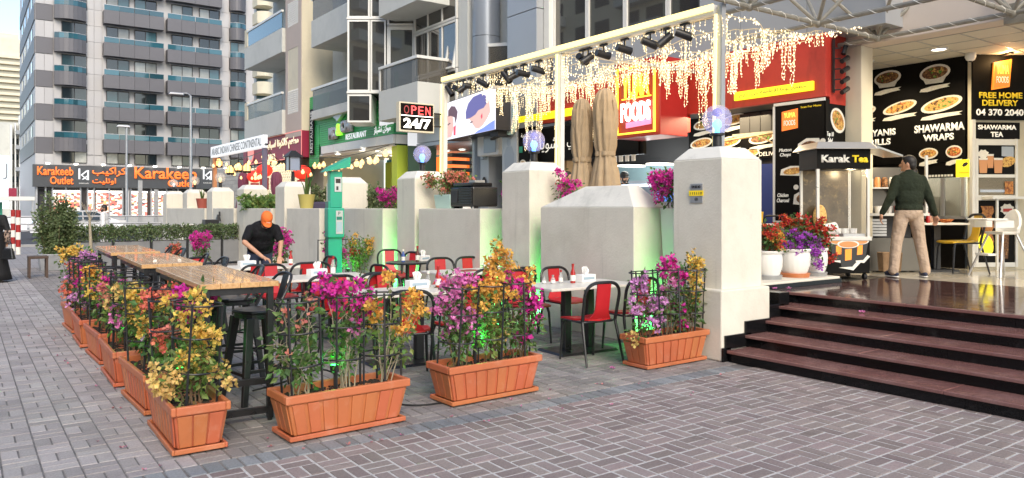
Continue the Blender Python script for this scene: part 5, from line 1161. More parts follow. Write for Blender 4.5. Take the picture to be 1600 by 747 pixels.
# ================================================================== GREEN RESTAURANT
gR = thing('green_restaurant', 'restaurant front clad in green slats with a lit terrace below', 'shop front', (0, 0, 0))
GX = 10.0; gy0, gy1 = 19.6, 26.1
ns = 15; dm('slat_side', (.05, .36, .16), .45)  # duller, bluer green for the slats on the side return
for i in range(ns):                                          # horizontal slats of the fascia
    z = 3.72 + .072 * i; B().box(GX, gy0 + .02, z, GX + .05, gy1 - (.95 if i < 1 else 0), z + .060).build('slat', 'slat_green', gR); B().box(GX + .02, gy0 - .03, z, 11.3, gy0 + .018, z + .060).build('slat', 'slat_side', gR)
for i in range(10): z = 4.80 + .072 * i; B().box(GX, 24.6 - .02 * i, z, GX + .05, gy1, z + .06).build('slat', 'slat_green', gR)
for i in range(20): z = 3.05 + .072 * i; B().box(GX - .015, 25.2, z, GX - .003, gy1 + .0, z + .058).build('slat', 'slat_green', gR)
B().box(GX + .05, gy0 + .02, 3.4, 11.4, gy1, 5.5).build('backing', 'green_dark', gR)
for i in range(5): B().box(GX - .04, gy0 - .04 + 1.08 * i + .008, 3.44, GX + .02, gy0 - .04 + 1.08 * (i + 1) - .008, 3.70).build('trim_panel', 'white_frame', gR)
B().box(GX + .025, gy0 - .06, 3.44, 11.3, gy0 - .0, 3.70).build('trim_panel', 'white_frame', gR)
B().box(GX + .03, gy0 + .05, 3.38, 13.0, gy1 - .5, 3.43).build('ceiling', 'white', gR)
B().box(GX + .1, gy0 + .0, PZ, GX + .55, gy0 + .35, 3.40).build('corner_column', 'lime', gR, bevel=.01)
B().box(13.0, gy0, PZ, 13.1, gy1, 3.4).build('back_wall', 'teal_wall', gR); B().box(12.9, 20.3, 2.55, 13.0, 23.4, 3.3).build('orange_band', 'orange_lit', gR); B().box(12.9, 23.8, PZ, 13, 26, 3.3).build('lime_wall', 'lime', gR); B().box(12.9, 20.4, 1.6, 12.98, 23.2, 2.5).build('mural', 'teal_wall', gR); 
for k in range(4): B().box(12.86, 20.8 + .6 * k, 1.9, 12.9, 21.1 + .6 * k, 2.3).build('mural_picture', 'rust' if k == 1 else 'print_white', gR)
for k in range(9): B().box(12.0, 19.7, 1.4 + .22 * k, 13, 20.1, 1.5 + .22 * k).build('dark_slat', 'dark', gR)
gs = thing('green_sign_letters', 'grey and lime raised sign letters with white words on the green slats', 'sign', (GX - .03, 22.8, 0), FACE_W)
lz = lambda px: -(onX(px, GX) - 22.8); gz = lambda px, py: zX(px, py, GX)
def gt(s, pa_, pb_, ya, yb, m, **k): a, c = lz(pa_), lz(pb_); p_ = (pa_ + pb_) / 2; return text(gs, s, (a + c) / 2, (gz(p_, ya) + gz(p_, yb)) / 2, gz(p_, ya) - gz(p_, yb), m, w=c - a, y=0, ext=.015 if m == 'white_lit' else .12, **k)
gt('MO', 519.5, 531, 199, 218, 'panel', bold=.06); gt('&', 531, 537, 193.5, 212, 'lime_lit', bold=.03); gt('CHI', 537.5, 554, 188, 207, 'panel', bold=.06)
b = B(); b.sheet([(lz(526), gz(530, 182)), (lz(531), gz(530, 187)), (lz(533), gz(530, 191)), (lz(538), gz(530, 185)), (lz(542), gz(530, 180)), (lz(538), gz(530, 175)), (lz(530), gz(530, 177))], -.12, .12); b.build('chef_hat', 'panel', gs)
gt('RESTAURANT', 542, 574, 207, 216, 'white_lit'); gt(arabic('موكن تشيلز'), 586, 612, 196, 209, 'white_lit')
B().box(lz(598), -.08, gz(607, 195), lz(617), 0, gz(607, 184)).build('yellow_box', 'white_lit', gs)
vs_ = thing('vertical_sign', 'black vertical sign with white letters at the left end of the green front', 'sign', (GX - .04, 25.72, 0), FACE_W); B().box(-.17, -.04, 3.45, .17, .0, 5.05).build('panel', 'board', vs_); text(vs_, 'RESTAURANT', 0, 4.25, .22, 'white', w=1.45, y=-.042, rot=PI / 2)
k = 0
for px, py in ((528, 241), (566, 235), (591, 236), (593, 243), (613, 243), (604, 248), (576, 247)):
    x, y = at_ceiling(px, py, 3.37); k += 1
    downlight(x, y, 3.375, ['ceiling light', 'flat ceiling light', 'round light', 'lower round light', 'inner right round light', 'farthest right round light', 'middle round light'][k - 1] + ' under the green restaurant canopy %s' % ['left', 'centre', 'right', 'right side', 'corner', 'back corner', 'back'][k - 1])
lamp('terrace_fill', 'AREA', (10.9, 8.6, 3.2), 42, (1, .80, .5), tf, 1.2); lamp('kitchen_lamp', 'POINT', (11.0, 11.0, 2.6), 14, (.9, .97, 1), ko, .3); lamp('green_lamp', 'POINT', (11.4, 22, 3.0), 30, (1, .95, .75), gR, .5)  # terrace light is added fill under the fascia, no fitting there

# ================================================================== CRIMSON RESTAURANT, SIGN POSTS, LANTERNS
cr = thing('crimson_sign', 'crimson shop sign with cream Arabic letters under the side balconies', 'sign', (TX - .02, 29.5, 0), FACE_W)
cy = lambda px: -(onX(px, TX) - 29.5); cz = lambda px, py: zX(px, py, TX)
a, c = cy(381), cy(472.5); B().box(a, 0, 3.42, c, .5, 4.36).build('panel', 'crimson', cr)
for z in (3.40, 4.345): B().box(a, -.015, z, c, -.001, z + .035).build('edge_trim', 'coral_trim' if 'coral_trim' in M else dm('coral_trim', (.7, .25, .22), .5, emis=(1, .3, .25), es=.25), cr)
B().box(c - .035, -.016, 3.44, c, -.001, 4.34).build('edge_trim', 'coral_trim', cr)
text(cr, arabic('مطعم كالكوتا اسبايسي'), (cy(468) + cy(412)) / 2, cz(440, 226), .44, 'open_cream' if 'open_cream' in M else dm('open_cream', (.8, .74, .55), .6, emis=(1, .9, .6), es=.2), w=cy(468) - cy(412), y=-.01, ext=.02, bold=.03)
text(cr, 'CALCUTTA', cy(420) + .1, cz(428, 246), .28, 'open_cream', w=1.6, y=-.01, ext=.02, bold=.02); text(cr, arabic('مأكولات هندية'), cy(455), cz(455, 242), .2, 'open_cream', w=1.6, y=-.01, ext=.02)
b = B(); b.disc(cy(393), cz(393, 240), .42, .4, -.02, .01, 20); b.mi = 1; b.sheet([(cy(393) - .3, cz(393, 243)), (cy(393) + .3, cz(393, 243)), (cy(393) + .18, cz(393, 250)), (cy(393) - .18, cz(393, 250))], -.026, .005); b.build('emblem', ['coral_trim', 'white'], cr)
lat = thing('lattice_screen', 'cream diamond lattice screen below the crimson sign', 'lattice', (TX - .1, 0, 0))
B().box(.05, 26.4, PZ, .1, 33, 3.3).build('backing', 'green_dark', lat)
b = B()
for i in range(34):
    for kk in range(13):
        y = 26.5 + .19 * i; z = PZ + .1 + .2 * kk
        b.box(0, -.02, -.14, .03, .02, .14, Matrix.Translation((0, y, z)) @ Matrix.Rotation(rad(40), 4, 'X')); b.box(.001, -.02, -.14, .029, .02, .14, Matrix.Translation((0, y, z)) @ Matrix.Rotation(rad(-40), 4, 'X'))
b.build('lattice', 'open_cream', lat)
wb = thing('brick_wall', 'pale brick wall behind the hanging lanterns', 'wall', (TX, 33.0, 0))
bm_ = B().box(-.05, .006, .006, .0, .40, .16).mesh('brick', 'brick_white')
B().box(0, 0, 0, .3, 4.4, 3.4).build('backing', 'joint_light', wb)
for j in range(15):
    for i in range(10): part('brick', bm_, wb, (0, .41 * i + (.2 if j % 2 else 0), .8 + .168 * j))
# letter sign on posts
ls = thing('rooftop_letter_sign', 'white lit box sign with thin dark letters on two posts', 'sign', (7.2, 25.35, 0), FACE_W)
z0 = 3.38; B().box(-2.9, -.02, z0, 2.9, .12, z0 + .38).build('box', 'white_lit', ls, bevel=.01); text(ls, 'ARABIC INDIAN CHINESE CONTINENTAL', 0, z0 + .19, .24, 'sign_grey', w=5.5, y=-.022)
B().box(2.75, .0, PZ, 2.87, .12, z0 - .01).build('post', mat('post_purple', (.13, .11, .17), .5), ls); B().box(-2.75, .0, PZ, -2.6, .12, z0 - .01).build('post', 'post_orange' if 'post_orange' in M else dm('post_orange', (.5, .22, .10), .6), ls)
B().tube([(2.87, .05, z0 + .1), (3.1, .05, z0 + .08)], .03, 8).build('lamp_arm', 'black', ls)
rb = random.Random(5)
def bulb_string(p0, p1, n, label, sag=.25, sz=.052, drop=.12):
    r = thing('bulb_string', label, 'string lights', (0, 0, 0), 0, 'warm bulb strings over the far terraces'); pts = []
    me = bulb_mesh
    for i in range(n * 2 + 1):
        u = i / (n * 2); p = Vector(p0).lerp(Vector(p1), u); p.z -= sag * 4 * u * (1 - u); pts.append(p)
    B().tube(pts, .012, 4).build('wire', 'black', r)
    for i in range(n):
        p = pts[i * 2 + 1]; o = part('bulb', me, r, (p.x + rb.uniform(-.08, .08), p.y, p.z - drop - rb.uniform(0, .12))); s = sz * rb.uniform(.85, 1.2); o.scale = (s, s, s * 1.15)
bulb_mesh = B().lathe([(0, -1), (.7, -.75), (1, -.1), (.85, .5), (.35, 1.0), (.3, 1.4), (0, 1.4)], 10).mesh('bulb', 'bulb_warm')
bulb_string((7.3, 22.3, 3.3), (9.5, 26.6, 3.35), 9, 'warm bulb string from the sign post to the crimson sign', .2)
bulb_string((7.25, 22.5, 3.3), (7.25, 28.2, 3.3), 8, 'warm bulb string right under the white letter sign', .12)
bulb_string((7.6, 28.2, 3.2), (9.5, 28.0, 3.2), 7, 'warm bulb string at the far end below the letter sign', .3)
bulb_string((9.3, 30.2, 3.3), (7.4, 22.6, 3.3), 9, 'warm bulb string crossing before the red lantern', .5)
bulb_string((7.4, 22.4, 3.05), (9.8, 20.0, 3.25), 9, 'warm bulb string leading to the green restaurant canopy', .35)
bulb_string((9.9, 25.8, 3.35), (9.9, 19.7, 3.4), 12, 'bulb string hanging under the trim of the green restaurant', .12, .08, .22)
for i, (px, py, Y) in enumerate(((342, 255, 28), (360, 266, 27), (373, 262, 27), (386, 263, 26))):
    x = onY(px, Y); r = thing('hanging_lantern', ['leftmost hanging lantern with dark cage', 'lowest hanging lantern with dark cage', 'slim hanging lantern near the bricks', 'hanging lantern beside the red paper lantern'][i], 'lantern', (x, Y, zY(px, py, Y)), 0, 'caged lanterns under the letter sign')
    B().lathe([(0, -.16), (.11, -.14), (.12, .06), (.04, .16), (0, .16)], 8).build('glow', 'lantern', r); B().lathe([(.125, -.16), (.135, -.10), (.125, -.09)], 8).build('rim', 'black', r); B().tube([(0, 0, .16), (0, 0, zY(px, 235, Y) - zY(px, py, Y))], .012, 5).build('chain', 'black', r)
    for k in range(6): a = k * PI / 3; B().tube([(.125 * math.cos(a), .125 * math.sin(a), -.14), (.13 * math.cos(a), .13 * math.sin(a), .06), (.05 * math.cos(a), .05 * math.sin(a), .17)], .01, 4).build('cage_bar', 'black', r)
E1('paper_red', (1, .05, .02), .35, (.6, .03, .02))
for i, (px, py, X_) in enumerate(((413, 270, 9.0), (472, 273, 9.2), (398, 279, 9.3))):
    Y = onX(px, X_); r = thing('paper_lantern', ['round red paper lantern left of the dark lantern', 'red paper lantern at the right end below the crimson sign', 'small red paper lantern partly behind the sign post'][i], 'lantern', (X_, Y, zX(px, py, X_)), 0, 'red paper lanterns')
    B().ell((0, 0, .08), (.30, .30, .24), 16, 10).build('paper_globe', 'paper_red', r, smooth=True); B().lathe([(.16, -.18), (.16, -.62), (.14, -.62)], 12).build('fringe', 'red_box', r); B().tube([(0, 0, .3), (0, 0, .8)], .012, 5).build('cord', 'black', r)
def closed_parasol(name, label, x, y, z0, h, wmax, m, seed):
    r = thing(name, label, 'parasol', (x, y, z0), 0, 'closed parasols on the terraces')
    q = random.Random(seed); ph = [q.uniform(0, 6.28) for _ in range(4)]
    fold = lambda a, zz: 1 + .17 * abs(math.sin(4 * a + ph[0] + .5 * zz)) ** .6 * (1.7 if zz < h * .6 else 1) + .10 * math.sin(11 * a + ph[1] + zz * 3) + .06 * math.sin(19 * a + ph[2] - zz * 4) - .1
    pr0_ = [(wmax * .93, h * .16), (wmax * .86, h * .24), (wmax * .70, h * .34), (wmax * .52, h * .43), (wmax * .45, h * .455), (wmax * .47, h * .47), (wmax * .58, h * .52), (wmax * .64, h * .62), (wmax * .62, h * .72), (wmax * .55, h * .82), (wmax * .44, h * .90), (wmax * .26, h * .965), (wmax * .10, h)]
    pr_ = [(wmax * u, h * v) for u, v in ((.84, .36), (.76, .44), (.62, .53), (.50, .60), (.46, .625), (.47, .645), (.55, .68), (.59, .74), (.62, .80), (.60, .87), (.54, .93), (.44, .965), (.30, .988), (.05, 1.0))]
    B().lathe(pr_, 64, (0, 0, 0), fold).build('folded_canopy', m, r, smooth=True)
    B().lathe([(wmax * .54, h * .622), (wmax * .56, h * .635), (wmax * .54, h * .648)], 32, (0, 0, 0), lambda a, z: 1 + .1 * math.sin(6 * a + ph[0])).build('strap', m, r, smooth=True)
    for k in range(3):                                              # loose valance flaps near the top
        a = 3.3 + k * 1.7 + .3 * math.sin(ph[k]); ca, sa = math.cos(a), math.sin(a); w = wmax * .50
        bf = B(); pts = [(-.09, .0), (.09, .0), (.10, -.22), (.05, -.36), (-.02, -.42), (-.08, -.26)]
        vs = [(ca * (w + .012 + .018 * (i > 1)) - sa * u, sa * (w + .012 + .018 * (i > 1)) + ca * u, h * .93 + v) for i, (u, v) in enumerate(pts)]
        vs2 = [(vx * .94, vy * .94, vz) for vx, vy, vz in vs]; n_ = len(vs); bf.add(vs + vs2, [tuple(range(n_)), tuple(range(2 * n_ - 1, n_ - 1, -1))] + [(i, (i + 1) % n_, (i + 1) % n_ + n_, i + n_) for i in range(n_)]); bf.build('valance_flap', m, r)
    B().tube([(0, 0, 0), (0, 0, h * .5)], .028, 8).build('pole', 'truss', r); B().lathe([(0, 0), (.3, 0), (.3, .06), (.05, .09), (0, .09)], 20).build('base', 'black', r)
closed_parasol('closed_umbrella', 'left one of the two tall closed beige umbrellas', 8.35, 9.58, PZ, 2.80, .27, 'beige_cloth', 4)
closed_parasol('closed_umbrella', 'right one of the two tall closed beige umbrellas, nearer the red sign box', 8.50, 9.18, PZ, 2.93, .30, 'beige_cloth', 9)
dm('plum_cloth', (.16, .045, .085), .85)
closed_parasol('closed_umbrella', 'closed plum umbrella left of the sign post', 9.0, onX(380, 9.0), PZ, 2.4, .3, 'plum_cloth', 2); closed_parasol('closed_umbrella', 'closed plum umbrella below the crimson sign', 9.2, onX(432, 9.2), PZ, 2.3, .3, 'plum_cloth', 5)
# ---- space frame of steel tubes at the upper right
tr = thing('space_frame', 'overhead steel tube space frame wrapped in thin wire at the top right', 'canopy frame', (0, 0, 0))
TZ = 4.06; nodes = {}
txs = [4.9, 6.35, 7.8, 9.25, 10.75]; tys = [2.35, 4.1, 5.85, 7.6]
def chord(a, c, r_=.032): 
    o = B().tube([a, c], r_, 8).build('tube', 'truss', tr, smooth='auto'); v = Vector(c) - Vector(a); L_ = v.length; b = B(); n = int(L_ / .05); u = v.orthogonal().normalized(); w = v.normalized().cross(u); pts = []
    for i in range(n): t = i / n; an = i * 1.15; pts.append(Vector(a) + v * t + (u * math.cos(an) + w * math.sin(an)) * (r_ + .004))
    b.tube(pts, .0055, 3); b.build('wire_wrap', 'print_white', o)
for y in tys:
    if y > 7: continue
    for i in range(len(txs) - 1): chord((txs[i] if i else 6.0, y, TZ), (txs[i + 1], y, TZ)) if i else 0
for x in txs[2:]:
    for j in range(len(tys) - 1): chord((x, tys[j], TZ), (x, tys[j + 1], TZ))
for x in txs[2:]:
    for y in tys[:-1]:
        B().ell((x, y, TZ), (.06, .06, .06), 12, 8).build('node', 'truss', tr, smooth=True)
        for dx in (-.72, .72):
            for dy in (-.87, .87): B().tube([(x, y, TZ), (x + dx, y + dy, TZ + 1.15)], .026, 8).build('brace', 'truss', tr, smooth='auto')
bxk = B().box(10.9, tys[1] - .16, TZ - .10, 10.985, tys[1] + .16, TZ + .16); bxk.build('bracket_plate', 'truss', tr)
# ================================================================== DINING FURNITURE
def arc_pts(pts, r=.05, n=5):
    """polyline with rounded corners"""
    out = [Vector(pts[0])]
    for i in range(1, len(pts) - 1):
        p, a, c = Vector(pts[i]), Vector(pts[i - 1]), Vector(pts[i + 1]); d1 = (a - p); d2 = (c - p); rr = min(r, d1.length * .48, d2.length * .48)
        s, e = p + d1.normalized() * rr, p + d2.normalized() * rr
        for k in range(n + 1): t = k / n; out.append(s * (1 - t) ** 2 + p * 2 * t * (1 - t) + e * t * t)
    out.append(Vector(pts[-1])); return out
def make_chair(seatm='chair_red'):
    """faces +y; back at -y"""
    r = thing('dining_chair', '', 'chair', (0, 0, 0), 0, 'red and black dining chairs around the marble tables')
    b = B(); n = 8; prof = []                      # seat shell and back splat in one curve, cut in two parts
    W2 = .215
    vs = []; fs = []
    for i in range(n + 1):
        y = .22 - .40 * i / n; z = .455 + .02 * (i / n - .3) ** 2 - (.012 if i == 0 else 0)
        wd = W2 * (1 if i < 6 else 1 - .12 * (i - 5))
        vs += [(-wd, y, z - .004 + .010), (0, y, z - .008), (wd, y, z + .006), (wd, y, z - .014), (0, y, z - .026), (-wd, y, z - .014)]
    for i in range(n):
        for k in range(6): fs.append((i * 6 + k, (i + 1) * 6 + k, (i + 1) * 6 + (k + 1) % 6, i * 6 + (k + 1) % 6))
    fs += [(0, 1, 2, 3, 4, 5), tuple(n * 6 + k for k in (5, 4, 3, 2, 1, 0))]
    b.add(vs, fs); b.build('seat', seatm, r, smooth='auto')
    b = B(); vs = []; fs = []; n = 9
    for i in range(n + 1):
        u = i / n; y = -.175 - .03 * math.sin(min(1, u * 2.2) * PI / 2) - .055 * u; z = .465 + .36 * u ** 1.15 if u > 0 else .462; wd = .085 + .055 * max(0, 1 - u * 4)
        vs += [(-wd, y + .006, z), (wd, y + .006, z), (wd, y - .008, z), (-wd, y - .008, z)]
    for i in range(n):
        for k in range(4): fs.append((i * 4 + k, i * 4 + (k + 1) % 4, (i + 1) * 4 + (k + 1) % 4, (i + 1) * 4 + k))
    fs += [(3, 2, 1, 0), tuple(n * 4 + k for k in range(4))]
    b.add(vs, fs); b.build('back_splat', seatm, r, smooth='auto')
    B().tube(arc_pts([(-.205, -.17, .44), (-.225, -.255, .84), (.225, -.255, .84), (.205, -.17, .44)], .17, 9), .0175, 8).build('back_frame', 'black_metal', r, smooth='auto')
    b = B().tube(arc_pts([(-.20, .19, .432), (-.20, -.17, .432), (.20, -.17, .432), (.20, .19, .432)], .05, 4), .012, 6, closed=True); b.build('seat_frame', 'black_metal', r, smooth='auto')
    for s in (-1, 1):
        B().tube([(s * .185, .175, .44), (s * .20, .20, .36), (s * .215, .225, 0)], [.017, .016, .011], 8).build('leg', 'black_metal', r, smooth='auto')
        B().tube([(s * .205, -.17, .445), (s * .212, -.19, .36), (s * .232, -.285, 0)], [.017, .016, .011], 8).build('leg', 'black_metal', r, smooth='auto')
    return r
ch0 = make_chair(); used = [False]
def chair(x, y, heading, label):
    """heading: degrees, 0 = faces +Y, positive turns to +X"""
    o = ch0 if not used[0] else dup(ch0); used[0] = True
    o.location = (x, y, 0); o.rotation_euler = (0, 0, -rad(heading)); o['label'] = label; return o
def make_table():
    r = thing('marble_table', '', 'table', (0, 0, 0), 0, 'marble topped dining tables')
    B().cbox(0, 0, .735, 1.2, .70, .03).build('tabletop', 'marble', r, bevel=.006)
    for s in (-1, 1): B().cbox(s * .16, 0, .372, .085, .085, .694).build('column', 'black_metal', r, bevel=.004)
    B().frus(0, 0, 0.002, .78, .50, .025, .74, .46).build('base_plate', 'black_metal', r, bevel=.004); B().cbox(0, 0, .71, .7, .4, .018).build('top_bracket', 'black_metal', r)
    return r
tb0 = make_table(); TB = [(5.62, 6.52, 4, 'marble table by the broad low wall with tissue box and red sauce bottle'), (3.72, 7.05, 3, 'nearest marble table behind the magenta and orange planter'), (5.62, 8.72, 3, 'marble table against the wall below the black cooler'), (3.62, 9.1, 3, 'marble table in the middle of the left row of tables'), (3.55, 11.2, 2, 'marble table being wiped by the man in the orange cap')]
for i, (x, y, a, lb) in enumerate(TB):
    o = tb0 if i == 0 else dup(tb0); o.location = (x, y, 0); o.rotation_euler = (0, 0, -rad(a)); o['label'] = lb
CH = [(5.33, 6.0, 6, 'dining chair with its back to the camera before the near right table'), (6.02, 6.1, 8, 'dining chair half hidden by the mauve and yellow planter'), (5.46, 7.28, 186, 'dining chair behind the near right table, partly behind orange flowers'), (6.14, 7.36, 184, 'dining chair facing the camera behind the near right table against the wall'),
      (3.42, 6.42, 22, 'nearest dining chair with its arched back before the nearest left table'), (4.05, 6.5, 2, 'dining chair just left of the tallest bougainvillea planter'), (3.42, 7.80, 182, 'dining chair facing the camera at the nearest left table, left one'), (4.0, 7.82, 176, 'dining chair facing the camera at the nearest left table, right one'),
      (3.34, 8.40, 4, 'dining chair backing on the nearest table, left one of the second left table'), (3.92, 8.38, 0, 'dining chair backing on the nearest table, right one of the second left table'), (3.36, 9.92, 180, 'dining chair beyond the second left table, left one'), (3.98, 9.95, 184, 'dining chair beyond the second left table, right one'),
      (3.20, 10.45, 3, 'left dining chair before the table being wiped'), (3.85, 10.45, -2, 'right dining chair before the table being wiped'), (2.95, 12.0, 175, 'dining chair beyond the table being wiped, left of the man'), (4.45, 11.35, 265, 'dining chair at the right end of the table being wiped'),
      (5.30, 8.06, 4, 'dining chair before the table under the cooler, left one'), (5.78, 8.02, -4, 'dining chair before the table under the cooler, right one'), (5.85, 9.78, 190, 'dining chair behind the table under the cooler, left one'), (6.32, 9.72, 186, 'dining chair behind the table under the cooler, right one against the wall'),
      (6.05, 11.55, 255, 'dining chair turned sideways at the small round black table'), (6.22, 12.3, 200, 'farthest dining chair by the round black table near the wall'), (4.75, 9.3, 80, 'dining chair standing sideways left of the table under the cooler')]
for c in CH: chair(*c)
rt = thing('round_table', 'small round black table near the wall with a bottle on it', 'table', (5.72, 10.75, 0))
B().lathe([(0, .72), (.34, .72), (.35, .735), (.34, .748), (0, .75)], 32).build('tabletop', 'black_metal', rt, smooth='auto'); B().tube([(0, 0, .02), (0, 0, .72)], .03, 10).build('column', 'black_metal', rt)
for k in range(4): a = k * PI / 2 + .4; B().tube([(0, 0, .10), (.27 * math.cos(a), .27 * math.sin(a), .012)], .018, 6).build('foot', 'black_metal', rt)
# table-top things
def bottle(x, y, z, label, h=.2, m='ketchup', cap='red_box', r_=.03, bm='clear'):
    r = thing('sauce_bottle', label, 'bottle', (x, y, z), 0, 'sauce bottles on the tables')
    B().lathe([(0, 0), (r_, .004), (r_, h * .52), (r_ * .5, h * .74), (r_ * .42, h * .86), (0, h * .86)], 14).build('glass_body', m, r, smooth='auto'); B().lathe([(r_ * .52, h * .84), (r_ * .55, h), (0, h)], 12).build('bottle_cap', cap, r, smooth='auto'); B().lathe([(r_ * 1.03, h * .12), (r_ * 1.03, h * .42)], 14).build('bottle_label', 'print_white', r)
    return r
def tissue(x, y, z, rz, label):
    r = thing('tissue_box', label, 'tissue box', (x, y, z), rz, 'tissue boxes on the tables'); B().box(-.115, -.06, 0, .115, .06, .085).build('carton', 'paper', r, bevel=.003); B().box(-.09, -.063, .03, .09, -.0605, .06).build('printed_band', 'cool_print' if 'cool_print' in M else dm('cool_print', (.35, .45, .52), .6), r)
    b = B(); q = random.Random(int(x * 100)); n = 7
    for k in range(n):
        a = k * 2 * PI / n; b.add([(.0, 0, .085), (.03 * math.cos(a), .03 * math.sin(a), .085), (.055 * math.cos(a + .3), .035 * math.sin(a + .3), .15 + q.uniform(-.02, .02)), (.02 * math.cos(a + .8), .02 * math.sin(a + .8), .18)], [(0, 1, 2, 3)])
    b.build('tissue', 'paper', r)
TT = .751
tissue(5.82, 6.62, TT, .1, 'white tissue box on the near right table'); bottle(5.60, 6.58, TT, 'red sauce bottle with red cap on the near right table', .22); bottle(5.49, 6.66, TT, 'small clear sauce bottle beside the red one on the near right table', .15, 'clear', 'red_box', .024); bottle(5.36, 6.64, TT, 'empty clear shaker on the left edge of the near right table', .10, 'clear', 'alu', .026); bottle(5.28, 6.70, TT, 'clear salt shaker with steel cap on the near right table', .09, 'clear', 'alu', .024)
tissue(3.92, 7.15, TT, .0, 'white tissue box on the nearest left table'); bottle(4.12, 7.05, TT, 'red sauce bottle beside the tissue box on the nearest left table', .23); bottle(4.06, 7.16, TT, 'clear sauce bottle with pink sauce on the nearest left table', .17, 'clear', 'print_white', .026)
tissue(3.62, 9.2, TT, .2, 'white tissue box on the second left table'); bottle(3.80, 9.12, TT, 'tall bottle with red cap on the second left table', .24, 'clear'); bottle(6.06, 8.78, TT, 'brown bottle on the table below the black cooler', .25, 'sauce_dark'); bottle(5.92, 8.84, TT, 'small clear bottle on the table below the black cooler', .16, 'clear', 'red_box', .024); bottle(5.83, 10.62, TT, 'brown bottle on the round black table', .25, 'sauce_dark'); bottle(5.62, 10.7, TT, 'blue drink bottle on the round black table', .2, 'blue_print' if 'blue_print' in M else dm('blue_print', (.05, .10, .32), .4), 'print_white'); tissue(6.0, 10.75, TT, .4, 'tissue pack on the round black table')
tissue(6.1, 8.95, TT, .3, 'tissue box at the wall end of the table below the cooler')
B_ = B().cbox(0, 0, .004, .30, .21, .006); tag(B_.build('menu_card', 'rust', None, loc=(5.55, 8.72, TT), rz=.15), 'thin brown menu card lying on the table below the cooler', 'menu card')
tissue(3.35, 11.2, TT, .1, 'tissue box on the table being wiped'); bottle(3.98, 11.15, TT, 'sauce bottle near the hand of the man in the orange cap', .21)
# ------------------------------------------------- bar tables and stools
def make_bar():
    r = thing('bar_table', '', 'bar table', (0, 0, 0), 0, 'high wooden bar tables'); L_, W_ = 1.93, .56
    for k in range(4): B().box(-W_ / 2 + W_ * k / 4 + .001, 0, 1.012, -W_ / 2 + W_ * (k + 1) / 4 - .001, L_, 1.052).build('top_board', 'table_wood', r, bevel=.003)
    e = .045
    for x in (-W_ / 2 + .03, W_ / 2 - .03 - e):
        for y in (.03, L_ - .03 - e): B().box(x, y, .02, x + e, y + e, 1.01).build('leg', 'black_metal', r, bevel=.003); B().lathe([(.018, 0), (.018, .02)], 8, (x + e / 2, y + e / 2, 0)).build('foot_pad', 'rubber', r)
    for y in (.03, L_ - .03 - e):
        B().box(-W_ / 2 + .03 + e, y + .002, .962, W_ / 2 - .03 - e, y + e - .002, 1.008).build('top_rail', 'black_metal', r); B().box(-W_ / 2 + .03 + e, y + .002, .06, W_ / 2 - .03 - e, y + e - .002, .105).build('low_rail', 'black_metal', r); B().box(-W_ / 2 + .03 + e, y + .002, .28, W_ / 2 - .03 - e, y + e - .002, .325).build('foot_rail', 'black_metal', r)
    for x in (-W_ / 2 + .032, W_ / 2 - .03 - e): B().box(x, .03 + e, .962, x + e - .002, L_ - .03 - e, 1.008).build('side_rail', 'black_metal', r)
    B().box(-W_ / 2 + .032, .03 + e, .28, -W_ / 2 + .075, L_ - .03 - e, .32).build('foot_rail', 'black_metal', r)
    return r
bt0 = make_bar()
for i, (x, y, lb) in enumerate([(1.66, 5.70, 'nearest high wooden bar table on black steel legs'), (1.69, 8.06, 'middle high wooden bar table on black steel legs'), (1.76, 10.44, 'farthest high wooden bar table on black steel legs')]):
    o = bt0 if i == 0 else dup(bt0); o.location = (x, y, 0); o.rotation_euler = (0, 0, -rad(2.2)); o['label'] = lb
